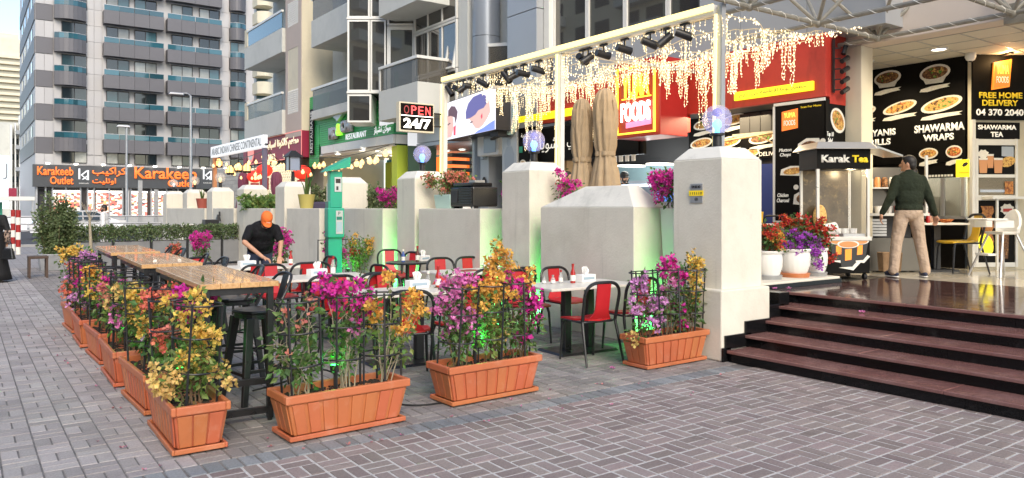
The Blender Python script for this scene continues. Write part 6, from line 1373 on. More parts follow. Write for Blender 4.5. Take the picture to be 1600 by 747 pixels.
def make_stool():
    """faces -x, low hoop back at +x"""
    r = thing('bar_stool', '', 'bar stool', (0, 0, 0), 0, 'black metal bar stools')
    b = B(); pl_ = []
    for k in range(28):
        a = 2 * PI * k / 28; c, s = math.cos(a), math.sin(a); e = 3.2; rr = .185 / ((abs(c) ** e + abs(s) ** e) ** (1 / e)); pl_.append((rr * c, rr * s))
    b.prism(pl_, .725, .755); b.build('seat', 'black_metal', r, bevel=.012); B().prism([(x * .93, y * .93) for x, y in pl_], .69, .724).build('seat_skirt', 'black_metal', r)
    for sx_ in (-1, 1):
        for sy2 in (-1, 1):
            b = B(); t, q = .135, .215
            vs = []
            for (k, z, w) in ((t, .70, .034), (q, .0, .022)):
                for (u, v) in ((1, 1), (-1, 1), (-1, -1), (1, -1)): vs.append((sx_ * k + u * w, sy2 * k + v * w * .9, z))
            b.add(vs, [(0, 1, 2, 3), (7, 6, 5, 4), (0, 4, 5, 1), (1, 5, 6, 2), (2, 6, 7, 3), (3, 7, 4, 0)]); b.build('leg', 'black_metal', r, bevel=.004)
    for s in (-1, 1):
        B().box(-.18, s * .185 - .009, .255, .18, s * .185 + .009, .28).build('crossbar', 'black_metal', r); B().box(s * .185 - .009, -.18, .225, s * .185 + .009, .18, .25).build('crossbar', 'black_metal', r)
        B().tube([(s * .16, -.16, .42), (-s * .16, .16, .42)], .009, 6).build('brace', 'black_metal', r)
    B().tube(arc_pts([(.06, -.185, .74), (.16, -.19, .90), (.25, -.13, 1.03), (.265, 0, 1.045), (.25, .13, 1.03), (.16, .19, .90), (.06, .185, .74)], .08, 5), .012, 8).build('back_hoop', 'black_metal', r, smooth='auto')
    b = B(); vs = []
    for i in range(6):
        u = i / 5; x = .17 + .085 * u; z = .745 + .29 * u; w = .052 - .008 * u; vs += [(x, -w, z), (x, w, z), (x + .008, w, z - .004), (x + .008, -w, z - .004)]
    b.add(vs, [(i * 4 + k, i * 4 + (k + 1) % 4, (i + 1) * 4 + (k + 1) % 4, (i + 1) * 4 + k) for i in range(5) for k in range(4)]); b.build('back_splat', 'black_metal', r, smooth='auto')
    return r
s0 = make_stool()
for i, (x, y, a, lb) in enumerate([(2.02, 6.45, 8, 'nearest black bar stool beside the near bar table'), (2.10, 7.42, -4, 'black bar stool at the far end of the near bar table'), (2.16, 8.85, 6, 'black bar stool at the near end of the middle bar table'), (2.18, 9.75, -5, 'black bar stool at the far end of the middle bar table'), (2.24, 11.2, 4, 'black bar stool at the near end of the farthest bar table'), (2.26, 12.1, -8, 'black bar stool at the far end of the farthest bar table')]):
    o = s0 if i == 0 else dup(s0); o.location = (x, y, 0); o.rotation_euler = (0, 0, rad(a)); o['label'] = lb

# ================================================================== PLANTERS AND BOUGAINVILLEA
def make_planter():
    r = thing('flower_planter', '', 'planter', (0, 0, 0), 0, 'ribbed terracotta planters'); L_, D, H = .96, .37, .325
    b = B(); b.frus(0, 0, .035, L_ * .84, D * .72, H - .05, L_ - .04, D - .04); b.build('tub', 'terracotta', r, bevel=.012)
    b = B(); x1, y1, x0, y0 = L_ / 2, D / 2, L_ / 2 - .032, D / 2 - .032      # rim as a frame
    for (ax0, ay0, ax1, ay1) in ((-x1, -y1, x1, -y0), (-x1, y0, x1, y1), (-x1, -y0, -x0, y0), (x0, -y0, x1, y0)): b.box(ax0, ay0, H - .058, ax1, ay1, H)
    b.build('rim', 'terracotta', r, bevel=.008)
    b = B()                                                                 # raised ribs with gaps between them
    def rib(u0, u1, side):
        vs = []
        for (z, L2, D2) in ((.045, L_ * .42 + .004, D * .36 + .004), (H - .066, L_ / 2 - .022, D / 2 - .022)):
            for off in (0, .011):
                for u in (u0, u1):
                    if side in 'NS': x = u * (L2 - .012); y = (D2 + off) * (-1 if side == 'S' else 1)
                    else: y = u * (D2 - .012); x = (L2 + off) * (-1 if side == 'W' else 1)
                    vs.append((x, y, z))
        b.add(vs, [(0, 1, 5, 4), (2, 6, 7, 3), (0, 4, 6, 2), (1, 3, 7, 5), (4, 5, 7, 6), (0, 2, 3, 1)])
    for s in 'NS':
        for k in range(8): rib(-1 + .25 * k + .030, -1 + .25 * (k + 1) - .030, s)
    for s in 'WE':
        for k in range(3): rib(-1 + 2 / 3 * k + .035, -1 + 2 / 3 * (k + 1) - .035, s)
    b.build('ribs', 'terracotta', r, bevel=.004)
    b = B(); b.frus(0, 0, .0, L_ * .80, D * .66, .018, L_ * .92, D * .92); b.build('saucer', 'terracotta', r, bevel=.004)
    b = B(); x1, y1 = L_ * .465, D * .47; x0, y0 = x1 - .018, y1 - .018
    for (ax0, ay0, ax1, ay1) in ((-x1, -y1, x1, -y0), (-x1, y0, x1, y1), (-x1, -y0, -x0, y0), (x0, -y0, x1, y0)): b.box(ax0, ay0, .012, ax1, ay1, .045)
    b.build('saucer_rim', 'terracotta', r, bevel=.005)
    q = random.Random(1); b = B(); nx, ny = 40, 16; vs = []
    for i in range(nx + 1):
        for k in range(ny + 1):
            u, v = i / nx * 2 - 1, k / ny * 2 - 1; e = max(abs(u), abs(v)); vs.append((u * (L_ / 2 - .034), v * (D / 2 - .034), H - .05 + (.024 * mnoise.noise((u * 5, v * 2.4, 1)) + .016 * mnoise.noise((u * 22, v * 9, 3)) + q.uniform(-.007, .007)) * (1 if e < .97 else 0) - (.012 if e > .97 else 0)))
    b.add(vs, [(i * (ny + 1) + k, (i + 1) * (ny + 1) + k, (i + 1) * (ny + 1) + k + 1, i * (ny + 1) + k + 1) for i in range(nx) for k in range(ny)])
    for _ in range(60):
        u, v = q.uniform(-.92, .92) * (L_ / 2 - .04), q.uniform(-.9, .9) * (D / 2 - .04); s = q.uniform(.006, .014); b.ell((u, v, H - .045), (s, s, s * .7), 5, 4)
    b.build('soil', 'soil', r, smooth=False)
    return r
pt0 = make_planter()
def make_hoops():
    r = thing('plant_support', '', 'plant support', (0, 0, 0), 0, 'black ring supports in the planters'); R_ = .155
    for k in range(4): a = k * PI / 2 + .5; B().tube([(R_ * math.cos(a), R_ * math.sin(a), 0), (R_ * math.cos(a), R_ * math.sin(a), .68)], .0085, 6).build('stake', 'black', r, smooth='auto')
    for z in (.22, .45, .665): B().tube([(R_ * math.cos(2 * PI * k / 28), R_ * math.sin(2 * PI * k / 28), z) for k in range(28)], .0065, 6, closed=True).build('hoop', 'black', r, smooth='auto')
    return r
hp0 = make_hoops(); hpu = [False]
def leafq(b, p, d, up, L_, w):
    """pointed oval leaf, folded on its midrib (4 triangles)"""
    d = d.normalized(); s = d.cross(up)
    if s.length < 1e-4: s = d.orthogonal()
    s.normalize(); n = s.cross(d); m = p + d * (L_ * .45); t = p + d * L_ - n * (L_ * .12)
    b.add([p, m + s * w + n * w * .35, t, m - s * w + n * w * .35, m], [(0, 4, 1), (4, 2, 1), (0, 3, 4), (4, 3, 2)])
def bract(b, p, d, q, s):
    """three papery bracts round one flower"""
    u = d.orthogonal().normalized(); w = d.cross(u); a0 = q.uniform(0, 6.28)
    for k in range(3):
        a = a0 + k * 2.094 + q.uniform(-.2, .2); o = (u * math.cos(a) + w * math.sin(a)); e = (o * .85 + d * q.uniform(.35, .75)).normalized(); sd = e.cross(d).normalized()
        m = p + e * (s * .55); t = p + e * s + d * (s * q.uniform(-.1, .25)); b.add([p, m + sd * s * .42 + d * s * .08, t, m - sd * s * .42 + d * s * .08], [(0, 1, 2), (0, 2, 3)])
def rdir(q, up=.0):
    while True:
        v = Vector((q.uniform(-1, 1), q.uniform(-1, 1), q.uniform(-1, 1) + up))
        if .05 < v.length < 1.6: return v.normalized()
def shrub(name, label, cat, loc, rz, spec, seed, group=None, leafm='leaf', rootspread=.05, pale=False):
    """spec: list of stems (tip xyz offset from loc, bloom colour or None, bloom amount, leaf amount)"""
    r = thing(name, label, cat, loc, rz, group); q = random.Random(seed); st_, lf = B(), B(); fb = {}
    for (tip, colr, bloom, leaf) in spec:
        tip = Vector(tip); p0 = Vector((q.uniform(-1, 1) * rootspread + tip.x * .25, q.uniform(-1, 1) * rootspread + tip.y * .25, -.02)); N = 9
        mid = p0.lerp(tip, .5) + Vector((q.uniform(-.05, .05), q.uniform(-.05, .05), .06 + max(0, .12 - tip.z * .1))); pts = []
        for i in range(N + 1):
            t = i / N; pts.append(p0 * (1 - t) ** 2 + mid * 2 * t * (1 - t) + tip * t * t + Vector((q.uniform(-.008, .008), q.uniform(-.008, .008), 0)))
        st_.tube(pts, [.0055 - .0036 * i / N for i in range(N + 1)], 5)
        for i in range(int(leaf * 1.25)):
            t = q.uniform(.22, 1); k = min(N - 1, int(t * N)); p = pts[k].lerp(pts[k + 1], t * N - k); d = rdir(q, .15); pp = p + d * q.uniform(.01, .10 + .04 * t)
            if q.random() < .3: st_.tube([p, pp], .002, 3, cap=False)
            L_ = q.uniform(.034, .072); leafq(lf, pp, (d + Vector((0, 0, q.uniform(-.5, .3)))).normalized(), rdir(q, .8), L_, L_ * q.uniform(.27, .36))
        if colr:
            fbm = fb.setdefault(colr, B()); nb = int(bloom * 1.55); c = tip
            subs = [c + Vector((q.gauss(0, .045), q.gauss(0, .045), q.uniform(-.12, .06))) for _ in range(max(2, nb // 9))]
            for i in range(nb):
                cc = subs[i % len(subs)]; d = rdir(q, .25); p = cc + d * q.uniform(.012, .052)
                bract(fbm, p, (d + Vector((0, 0, .15))).normalized(), q, q.uniform(.026, .041))
            for cc in subs:
                st_.tube([pts[-2].lerp(pts[-1], .5), cc], .0025, 3, cap=False)
                for _ in range(3): d = rdir(q); leafq(lf, cc + d * .05, d, rdir(q, .8), .045, .014)
    if st_.v: st_.build('stems', 'stem_pale' if pale else 'twig', r)
    if lf.v: lf.build('leaves', leafm, r)['kind'] = 'stuff'
    for k, b in fb.items(): b.build('blossom', FL[k], r)['kind'] = 'stuff'
    return r
qg = random.Random(99)
def bush_spec(n, colr, h=.62, sp=.16, bloom=24, leaf=34, top=.02, bias=(0, 0), second=None, hmin=.25):
    out = []
    for i in range(n):
        a = qg.uniform(0, 6.28); rr = sp * math.sqrt(qg.random()); hh = h * (1 - hmin * qg.random() if i < n * .6 else qg.uniform(.35, .8)) + (top if i == 0 else 0)
        cc = colr if i < n * .7 or not second else second
        bl = bloom * qg.uniform(.6, 1.3) * (1 if hh > h * .55 or qg.random() < .35 else .15)
        out.append(((rr * math.cos(a) + bias[0] * hh / h, rr * math.sin(a) + bias[1] * hh / h, hh), cc, bl, leaf * qg.uniform(.7, 1.3)))
    return out
pn = [0]
SOIL = .285
def planter(x, y, rz, label, plants, hoops):
    o = pt0 if pn[0] == 0 else dup(pt0); pn[0] += 1; o.location = (x, y, 0); o.rotation_euler = (0, 0, rz); o['label'] = label
    c, s = math.cos(rz), math.sin(rz)
    for i, (u, lb) in enumerate(hoops):
        h = hp0 if not hpu[0] else dup(hp0); hpu[0] = True; h.location = (x + u * c, y + u * s, SOIL); h.rotation_euler = (rad(qg.uniform(-4, 4)), rad(qg.uniform(-4, 4)), qg.uniform(0, 1.5)); h['label'] = lb
    for (u, lb, spec, kw) in plants:
        shrub('bougainvillea', lb, 'flowering plant', (x + u * c, y + u * s, SOIL), 0, spec, int(abs(x) * 100 + u * 50 + y * 10), 'bougainvillea in the terracotta planters', **kw)
# front planters, long side to the camera
planter(2.24, 5.24, rad(2), 'front terracotta planter left of the cable with sparse tall plants', [
    (-.30, 'sparse leafy bougainvillea with a few peach flowers at the left of the left front planter', [((-.12, 0, .58), 'salmon', 9, 46), ((.02, -.08, .64), 'salmon', 6, 44), ((.08, .05, .46), None, 0, 44), ((-.16, -.05, .30), 'salmon', 2, 48), ((-.04, -.06, .20), None, 0, 40), ((-.18, .03, .40), None, 0, 30), ((.05, -.02, .34), None, 0, 36)], dict(leafm='leaf', pale=True)),
    (.02, 'bougainvillea with big magenta heads in the middle of the left front planter', [((-.12, 0, .74), 'magenta', 62, 26), ((-.04, .02, .70), 'magenta', 50, 26), ((.12, 0, .70), 'magenta', 46, 26), ((.17, -.03, .64), 'orange', 20, 20), ((.20, .02, .60), 'magenta', 24, 18), ((.03, -.08, .44), 'pink', 4, 40), ((-.08, .03, .34), None, 0, 40), ((.06, 0, .5), None, 0, 44), ((0, -.05, .56), 'magenta', 6, 44)], dict(pale=True)),
    (.34, 'golden flowered bougainvillea leaning right from the left front planter', [((-.06, 0, .55), 'orange', 22, 22), ((.06, 0, .74), 'orange', 14, 18), ((.17, 0, .58), 'orange', 22, 20), ((.28, .0, .62), 'orange', 26, 18), ((.36, .02, .52), 'orange', 20, 18), ((.13, -.05, .40), 'orange', 18, 22), ((.03, -.06, .46), None, 0, 26)], dict(pale=True, leafm='leaf_light'))],
    [(-.29, 'ring support around the sparse peach plant'), (.02, 'ring support around the big magenta heads'), (.33, 'ring support around the golden leaning plant')])
planter(3.62, 5.40, rad(1.5), 'front terracotta planter in the centre of the photo with the fullest flowers', [
    (-.28, 'dense mauve pink bougainvillea at the left of the centre planter', [((-.10, 0, .66), 'pink', 46, 24), ((.04, 0, .70), 'pink', 44, 24), ((-.18, -.02, .52), 'pink', 40, 26), ((.08, -.05, .50), 'pink', 34, 28), ((-.06, -.06, .42), 'pink', 22, 30), ((.10, -.06, .36), 'pink', 12, 30), ((-.12, 0, .22), 'pink', 5, 26), ((.16, .02, .66), 'magenta', 22, 20), ((-.02, -.08, .26), None, 0, 40)], {}),
    (.03, 'tall golden bougainvillea in the middle of the centre planter', [((.10, .02, .96), 'orange', 44, 18), ((.06, 0, .80), 'orange', 46, 18), ((-.06, 0, .68), 'orange', 50, 24), ((.02, -.05, .62), 'orange', 46, 24), ((-.14, -.04, .58), 'orange', 36, 22), ((.14, -.02, .66), 'orange', 34, 22), ((.02, -.06, .40), 'yellow', 10, 52), ((.10, -.06, .32), 'cream', 8, 56), ((-.04, -.05, .30), None, 0, 60), ((.03, .02, .46), None, 0, 46)], dict(leafm='leaf_light')),
    (.33, 'crimson magenta bougainvillea at the right of the centre planter', [((-.10, 0, .66), 'magenta', 36, 22), ((.05, 0, .64), 'magenta', 50, 24), ((.14, -.02, .52), 'magenta', 56, 24), ((.20, 0, .42), 'magenta', 24, 22), ((-.04, .02, .78), 'orange', 30, 16), ((.12, .02, .74), 'orange', 30, 14), ((.03, -.06, .14), 'magenta', 10, 30), ((-.06, -.05, .38), None, 0, 44), ((.10, -.03, .28), 'magenta', 6, 36)], {})],
    [(-.30, 'ring support around the mauve pink plant in the centre planter'), (.02, 'ring support around the tall golden plant'), (.32, 'ring support around the crimson magenta plant')])
planter(5.90, 5.46, rad(.5), 'terracotta planter against the plinth of the nearest pillar', [
    (-.28, 'mauve bougainvillea spilling from the left of the planter by the pillar', [((-.14, -.02, .56), 'mauve', 46, 20), ((-.04, 0, .60), 'mauve', 42, 22), ((.06, -.05, .42), 'mauve', 46, 24), ((-.18, -.06, .38), 'mauve', 40, 22), ((.14, -.05, .36), 'mauve', 38, 22), ((-.08, -.08, .24), 'mauve', 22, 28), ((.10, -.08, .22), 'mauve', 14, 30), ((-.22, -.06, .02), 'cream', 10, 14)], {}),
    (.02, 'rosy magenta bougainvillea in the middle of the planter by the pillar', [((-.04, .02, .74), 'magenta', 34, 22), ((.08, 0, .70), 'magenta', 36, 22), ((.16, 0, .60), 'magenta', 34, 22), ((.02, 0, .52), 'pink', 18, 36), ((.12, -.05, .34), 'magenta', 14, 34), ((.20, -.06, .14), 'magenta', 16, 26)], {}),
    (.34, 'pale yellow bougainvillea at the right of the planter by the pillar', [((.10, 0, .76), 'yellow', 36, 22), ((.02, 0, .66), 'yellow', 22, 24), ((.08, -.02, .58), 'yellow', 30, 26), ((0, -.03, .48), 'yellow', 24, 32), ((.12, -.03, .36), 'yellow', 20, 26), ((-.06, -.05, .40), None, 0, 40), ((.04, -.04, .26), None, 0, 40)], {})],
    [(-.26, 'ring support around the mauve plant by the pillar'), (.10, 'ring support around the rosy plant by the pillar'), (.36, 'ring support around the pale yellow plant by the pillar')])
# the receding row on the left, nearest first
ROW = [(5.66, 'nearest planter of the receding row, corner foremost at lower left'), (6.82, 'second planter of the receding row'), (7.98, 'third planter of the receding row'), (9.16, 'fourth planter of the receding row'), (10.34, 'fifth planter of the receding row'), (11.55, 'farthest planter of the receding row')]
E = lambda n, c, **k: bush_spec(n, c, **k)
RP = [[(-.22, 'tall cream yellow bougainvillea in the nearest row planter', [((-.02, -.02, .66), 'yellow', 44, 22), ((.0, -.04, .54), 'yellow', 44, 26), ((.05, -.05, .44), 'yellow', 42, 30), ((-.04, -.04, .36), 'yellow', 30, 34), ((-.20, -.06, .24), 'cream', 34, 16), ((-.13, -.10, .20), 'cream', 26, 18), ((.16, -.10, .22), 'cream', 26, 20), ((.10, -.05, .26), 'cream', 12, 44), ((.04, -.06, .14), None, 0, 44), ((.12, .03, .38), None, 0, 40)], dict(leafm='leaf_light')),
       (.22, 'loose pink bougainvillea with a long arching shoot in the nearest row planter', [((.06, .02, .68), 'magenta', 46, 24), ((.10, .08, .60), 'magenta', 30, 28), ((-.02, 0, .50), 'salmon', 16, 44), ((.24, .05, .74), 'magenta', 6, 26), ((.08, -.02, .36), None, 0, 44), ((-.1, 0, .42), 'coral', 26, 40)], {})],
      [(-.22, 'coral bougainvillea in the second row planter', [((-.08, -.06, .60), 'coral', 46, 24), ((.10, -.02, .62), 'coral', 44, 26), ((.14, -.05, .50), 'coral', 36, 30), ((.0, -.08, .42), 'coral', 14, 44), ((-.1, -.03, .36), 'yellow', 20, 40), ((.05, 0, .28), None, 0, 50), ((.02, -.06, .2), None, 0, 50)], {}), (.2, 'yellow and mauve bougainvillea in the second row planter', E(8, 'yellow', second='mauve', h=.56, bloom=28, leaf=36), {})],
      [(-.2, 'golden bougainvillea in the third row planter', E(8, 'cream', second='pink', h=.55, bloom=30, leaf=36), {}), (.2, 'green leafy bougainvillea with peach tips in the third row planter', E(9, 'salmon', h=.55, bloom=14, leaf=46, second='mauve'), dict(leafm='leaf_light'))],
      [(-.2, 'magenta bougainvillea in the fourth row planter', E(8, 'magenta', h=.56, bloom=30, leaf=34, second='yellow'), {}), (.22, 'yellow bougainvillea in the fourth row planter', E(8, 'yellow', h=.57, bloom=32, leaf=32), {})],
      [(-.2, 'orange bougainvillea in the fifth row planter', E(8, 'orange', h=.58, second='pink', bloom=36, leaf=28), {}), (.22, 'purple and magenta bougainvillea in the fifth row planter', E(8, 'magenta', h=.58, bloom=36, leaf=28, second='mauve'), {})],
      [(-.22, 'red and pink bougainvillea in the farthest row planter', E(11, 'coral', h=.54, bloom=36, leaf=32, second='magenta', sp=.2), {}), (.05, 'mauve bougainvillea in the farthest row planter', E(9, 'mauve', h=.66, bloom=38, leaf=28, sp=.18), {}), (.32, 'yellow topped bougainvillea at the far end of the planter row', E(9, 'yellow', h=.74, bloom=40, leaf=28, sp=.18), {})]]
nm = ['nearest', 'second', 'third', 'fourth', 'fifth', 'farthest']
for i, (y, lb) in enumerate(ROW):
    planter(1.27 + (.02 if i % 2 else 0), y, rad(90 + (1.5 if i % 2 else -1)), lb, RP[i], [(-.22, 'front ring support in the %s row planter' % nm[i]), (.22, 'rear ring support in the %s row planter' % nm[i])])
# planters further back
planter(5.95, 13.6, rad(4), 'terracotta planter on the ground before the wall by the parking meter', [(-.25, 'green bougainvillea with magenta top left of the wire trellis', E(10, 'magenta', h=.80, bloom=26, leaf=50, sp=.2), {}), (.25, 'leafy bougainvillea with orange tips right on the wire trellis', E(12, 'orange', h=.82, bloom=12, leaf=56, sp=.22, second='scarlet'), dict(leafm='leaf_light'))], [])
r = thing('wire_trellis', 'black wire trellis behind the planter by the parking meter', 'trellis', (5.85, 13.75, SOIL))
for k in range(7): B().tube([(-.42 + .14 * k, 0, 0), (-.42 + .14 * k, 0, .72)], .009, 6).build('upright', 'black', r)
for z in (.05, .3, .71): B().tube([(-.42, .0, z), (.42, .0, z)], .008, 6).build('crosswire', 'black', r)
planter(5.0, 14.6, rad(80), 'terracotta planter beyond the man in the orange cap', [(0, 'magenta bougainvillea right behind the man in the orange cap', E(11, 'magenta', h=.85, bloom=44, leaf=40, sp=.18), {})], [])
planter(3.9, 17.2, rad(0), 'terracotta planter before the grey hedge boxes', [(-.25, 'coral flowers low in front of the hedge boxes', E(7, 'coral', h=.5, bloom=30, leaf=26), {}), (.3, 'magenta bougainvillea standing up before the hedge boxes', E(9, 'magenta', h=.78, bloom=44, leaf=30), {})], [])
# flower pots and boxes on the wall
def wall_box(x, y, z, sx_, sy2, h, label, m='white'):
    r = thing('plant_box', label, 'plant box', (x, y, z), 0, 'plant boxes on the terrace wall'); B().frus(0, 0, 0, sx_ * .85, sy2 * .9, h, sx_, sy2).build('box', m, r, bevel=.012); B().cbox(0, 0, h - .012, sx_ * .88, sy2 * .9, .008).build('soil', 'soil', r); B().cbox(0, 0, h - .02, sx_ * 1.04, sy2 * 1.03, .035).build('rim', m, r, bevel=.008) if 0 else None; return r
wall_box(6.85, 11.35, 1.59, .3, .55, .24, 'pale green plant box on the wall beside the black cooler', 'mint'); shrub('flowering_plant', 'bushy salmon flowers in the box next to the black cooler', 'flowering plant', (6.85, 11.4, 1.82), 0, bush_spec(16, 'salmon', h=.34, sp=.40, bloom=42, leaf=40, bias=(0, 0)), 51, None, leafm='leaf_light')
wall_box(6.98, 6.18, .98, .26, .5, .62, 'tall white plant box in the recess beside the nearest pillar'); shrub('flowering_plant', 'magenta flowers above the tall white box beside the nearest pillar', 'flowering plant', (6.93, 6.22, 1.58), 0, bush_spec(12, 'magenta', h=.44, sp=.22, bloom=62, leaf=18, bias=(-.10, .05), hmin=.7), 52)
wall_box(6.98, 8.42, 1.2, .26, .36, .42, 'white plant box in the recess by the second pillar'); shrub('flowering_plant', 'magenta flowers hanging beside the second pillar', 'flowering plant', (6.95, 8.40, 1.60), 0, [((-.10, -.05, .52), 'magenta', 22, 10), ((-.02, .0, .40), 'scarlet', 16, 14), ((-.06, -.16, .26), 'magenta', 50, 10), ((.02, -.10, .32), 'magenta', 46, 10), ((.05, -.24, .30), 'magenta', 40, 10), ((-.06, -.1, .08), 'magenta', 44, 8), ((.0, -.18, .12), 'magenta', 40, 8), ((-.02, 0, .12), 'magenta', 30, 8)], 53, None, pale=True)
wall_box(6.98, 9.55, 1.57, .26, .36, .05, 'thin saucer box on the wall left of the second pillar'); shrub('flowering_plant', 'crimson flowers left of the second pillar above the green wall', 'flowering plant', (6.95, 9.58, 1.60), 0, [((-.02, -.05, .60), 'scarlet', 20, 16), ((0, 0, .46), 'magenta', 26, 20), ((-.05, .08, .30), 'magenta', 22, 22), ((.02, -.05, .28), 'scarlet', 14, 24), ((0, .02, .14), None, 0, 30)], 54)
# pots on the ledge
def round_pot(x, y, z, R_, H, label, sm):
    r = thing('flower_pot', label, 'flower pot', (x, y, z), 0, 'white fluted flower pots')
    B().lathe([(0, .05), (R_ * .74, .05), (R_ * .80, .07), (R_ * .96, H * .45), (R_ * .99, H * .7), (R_ * .93, H * .88), (R_ * .90, H * .92)], 64, (0, 0, 0), lambda a, zz: 1 + (.016 * abs(math.sin(9 * a)) if .06 < zz < H * .86 else 0)).build('body', 'white', r, smooth='auto')
    B().lathe([(R_ * .92, H * .90), (R_ * 1.02, H * .915), (R_ * 1.04, H * .97), (R_ * 1.0, H), (R_ * .9, H), (R_ * .86, H * .93), (0, H * .92)], 40).build('rim', 'white', r, smooth='auto'); B().lathe([(0, 0), (R_ * .9, 0), (R_ * .98, .05), (R_ * .93, .055), (0, .05)], 36).build('saucer', sm, r, smooth='auto'); B().lathe([(0, H * .90), (R_ * .86, H * .9)], 20).build('soil', 'soil', r)
    return r
round_pot(8.30, 5.93, .70, .168, .36, 'white fluted pot on a grey saucer nearest the pillar', 'galv'); round_pot(8.84, 5.92, .70, .195, .37, 'white fluted pot on a terracotta saucer in the middle of the ledge', 'terracotta'); round_pot(9.21, 5.87, .70, .165, .37, 'white fluted pot at the right end of the ledge', 'galv')
shrub('flowering_plant', 'red and orange flowers in the pot nearest the pillar', 'flowering plant', (8.30, 5.93, 1.02), 0, bush_spec(12, 'scarlet', h=.30, sp=.21, bloom=34, leaf=30, second='orange', hmin=.6), 61)
shrub('flowering_plant', 'purple flowers spilling over the middle white pot', 'flowering plant', (8.84, 5.92, 1.03), 0, bush_spec(9, 'purple', h=.26, sp=.22, bloom=36, leaf=24, hmin=.6) + [((.16, -.18, .06), 'purple', 40, 14), ((.26, -.14, .10), 'purple', 36, 16), ((.22, -.22, -.10), 'purple', 26, 12), ((-.16, -.12, .02), 'purple', 20, 14), ((.12, -.1, .14), 'purple', 40, 16)], 62)
shrub('flowering_plant', 'large crimson red flower mass over the right end of the ledge', 'flowering plant', (9.12, 6.02, 1.05), 0, bush_spec(16, 'scarlet', h=.40, sp=.34, bloom=36, leaf=28, hmin=.6) + [((.24, -.2, .02), 'scarlet', 30, 18), ((.32, -.2, -.06), 'scarlet', 24, 16)], 63)
# ------------------------------------------------- hedge at the far end
def leaf_mass(b, x0, x1, y0, y1, z0, z1, n, q, s=.055, round_=True):
    for _ in range(n):
        u, v, w = q.uniform(-1, 1), q.uniform(-1, 1), q.random() ** .7
        px_ = x0 + (x1 - x0) * (u + 1) / 2; hgt = z0 + (z1 - z0) * w * (.80 + .24 * mnoise.noise((px_ * 2.3, y0, 1.0)) + .12 * mnoise.noise((px_ * 7, v * 2, 4)))
        p = Vector((px_, (y0 + y1) / 2 + (y1 - y0) / 2 * v * (1.1 - .3 * w), hgt)); d = rdir(q, .3); L_ = q.uniform(.7, 1.5) * s; leafq(b, p, d, rdir(q, .6), L_, L_ * .33)
qh = random.Random(8)
HY_ = 22.5; hx = 2.35
hl = ['hedge box at the street end beside the tall bush', 'second hedge box from the tall bush', 'third hedge box from the tall bush', 'hedge box behind the magenta plant', 'hedge box left of the man in the orange cap', 'hedge box nearest the terrace wall']
for i in range(6):
    x0 = hx + .93 * i; r = thing('hedge_planter', 'grey ' + hl[i], 'planter', (x0, HY_, 0), 0, 'grey hedge boxes closing off the seating'); B().box(0, 0, .06, .86, .36, .70).build('box', 'hedge_box', r, bevel=.012)
    for x in (.08, .78): B().cbox(x, .18, .03, .08, .3, .06).build('foot', 'black', r)
    B().box(.02, .02, .66, .84, .34, .705).build('soil', 'soil', r)
    r = thing('hedge_shrub', 'green clipped shrub growing in the ' + hl[i], 'hedge', (x0, HY_, .70), 0, 'hedge shrubs'); lf, tw_ = B(), B(); leaf_mass(lf, -.06, .92, -.12, .48, .0, .54, 1500, qh); lf.build('leaves', 'leaf_hedge', r)['kind'] = 'stuff'
    for k in range(9): x = .06 + .1 * k; tw_.tube([(x, .18, 0), (x + qh.uniform(-.06, .06), .18 + qh.uniform(-.1, .1), .22), (x + qh.uniform(-.12, .12), .18 + qh.uniform(-.16, .16), .42)], .007, 4)
    tw_.build('stems', 'twig', r)
    if i < 5: tag(B().box(x0 + .875, HY_ + .05, 0, x0 + .915, HY_ + .09, .80).build('hedge_post', 'black'), 'thin black post right of the %s' % hl[i].replace('at the street end beside', 'beside'), 'post', 'thin posts between hedge boxes')
tbx = thing('tall_bush', 'tall loose green bush at the left end of the hedge', 'bush', (1.98, 22.9, 0)); lf, tw_ = B(), B()
for k in range(26):
    a = qh.uniform(0, 6.28); rr = qh.uniform(.1, .62); h = qh.uniform(1.1, 1.98) * (1 - .25 * rr); tp = Vector((rr * math.cos(a), rr * math.sin(a) * .8, h)); tw_.tube([(tp.x * .2, tp.y * .2, .0), (tp.x * .7, tp.y * .7, h * .5), tp], [.014, .009, .004], 5)
    for _ in range(400):
        t = qh.uniform(.18, 1.03); p = Vector((tp.x * (.2 + .8 * t), tp.y * (.2 + .8 * t), h * t)); d = rdir(qh, .3); p = p + d * qh.uniform(.0, .16); L_ = qh.uniform(.055, .11); leafq(lf, p, d, rdir(qh, .5), L_, L_ * .28)
lf.build('leaves', 'leaf_bush', tbx)['kind'] = 'stuff'; tw_.build('stems', 'twig', tbx)
r = thing('bush_tub', 'galvanised tub under the tall bush', 'planter', (1.98, 22.9, 0)); B().frus(0, 0, 0, .7, .6, .42, .8, .7).build('tub', 'galv', r, bevel=.01)
sp = thing('sapling', 'thin bare pale sapling trunk between the tall bush and the hedge', 'tree', (2.62, 21.8, 0)); B().tube([(0, 0, 0), (.02, 0, .7), (-.01, 0, 1.45)], [.05, .04, .022], 8).build('trunk', 'stem_pale', sp)
b = B(); 
for k in range(9): a = k * .7; b.tube([(-.01, 0, 1.25 + .02 * k), (.20 * math.cos(a), .2 * math.sin(a), 1.6 + .03 * k)], .006, 4)
b.build('twigs', 'stem_pale', sp)
r = thing('wicker_stool', 'dark wooden stool standing at the foot of the tall bush', 'stool', (1.42, 20.6, 0)); dm('dark_wood', (.075, .045, .03), .6, nz=(8, .2)); B().box(-.2, -.2, .44, .2, .2, .5).build('seat', 'dark_wood', r, bevel=.01)
for a, c in ((-1, -1), (1, -1), (-1, 1), (1, 1)): B().cbox(a * .17, c * .17, .22, .045, .045, .44).build('leg', 'dark_wood', r)
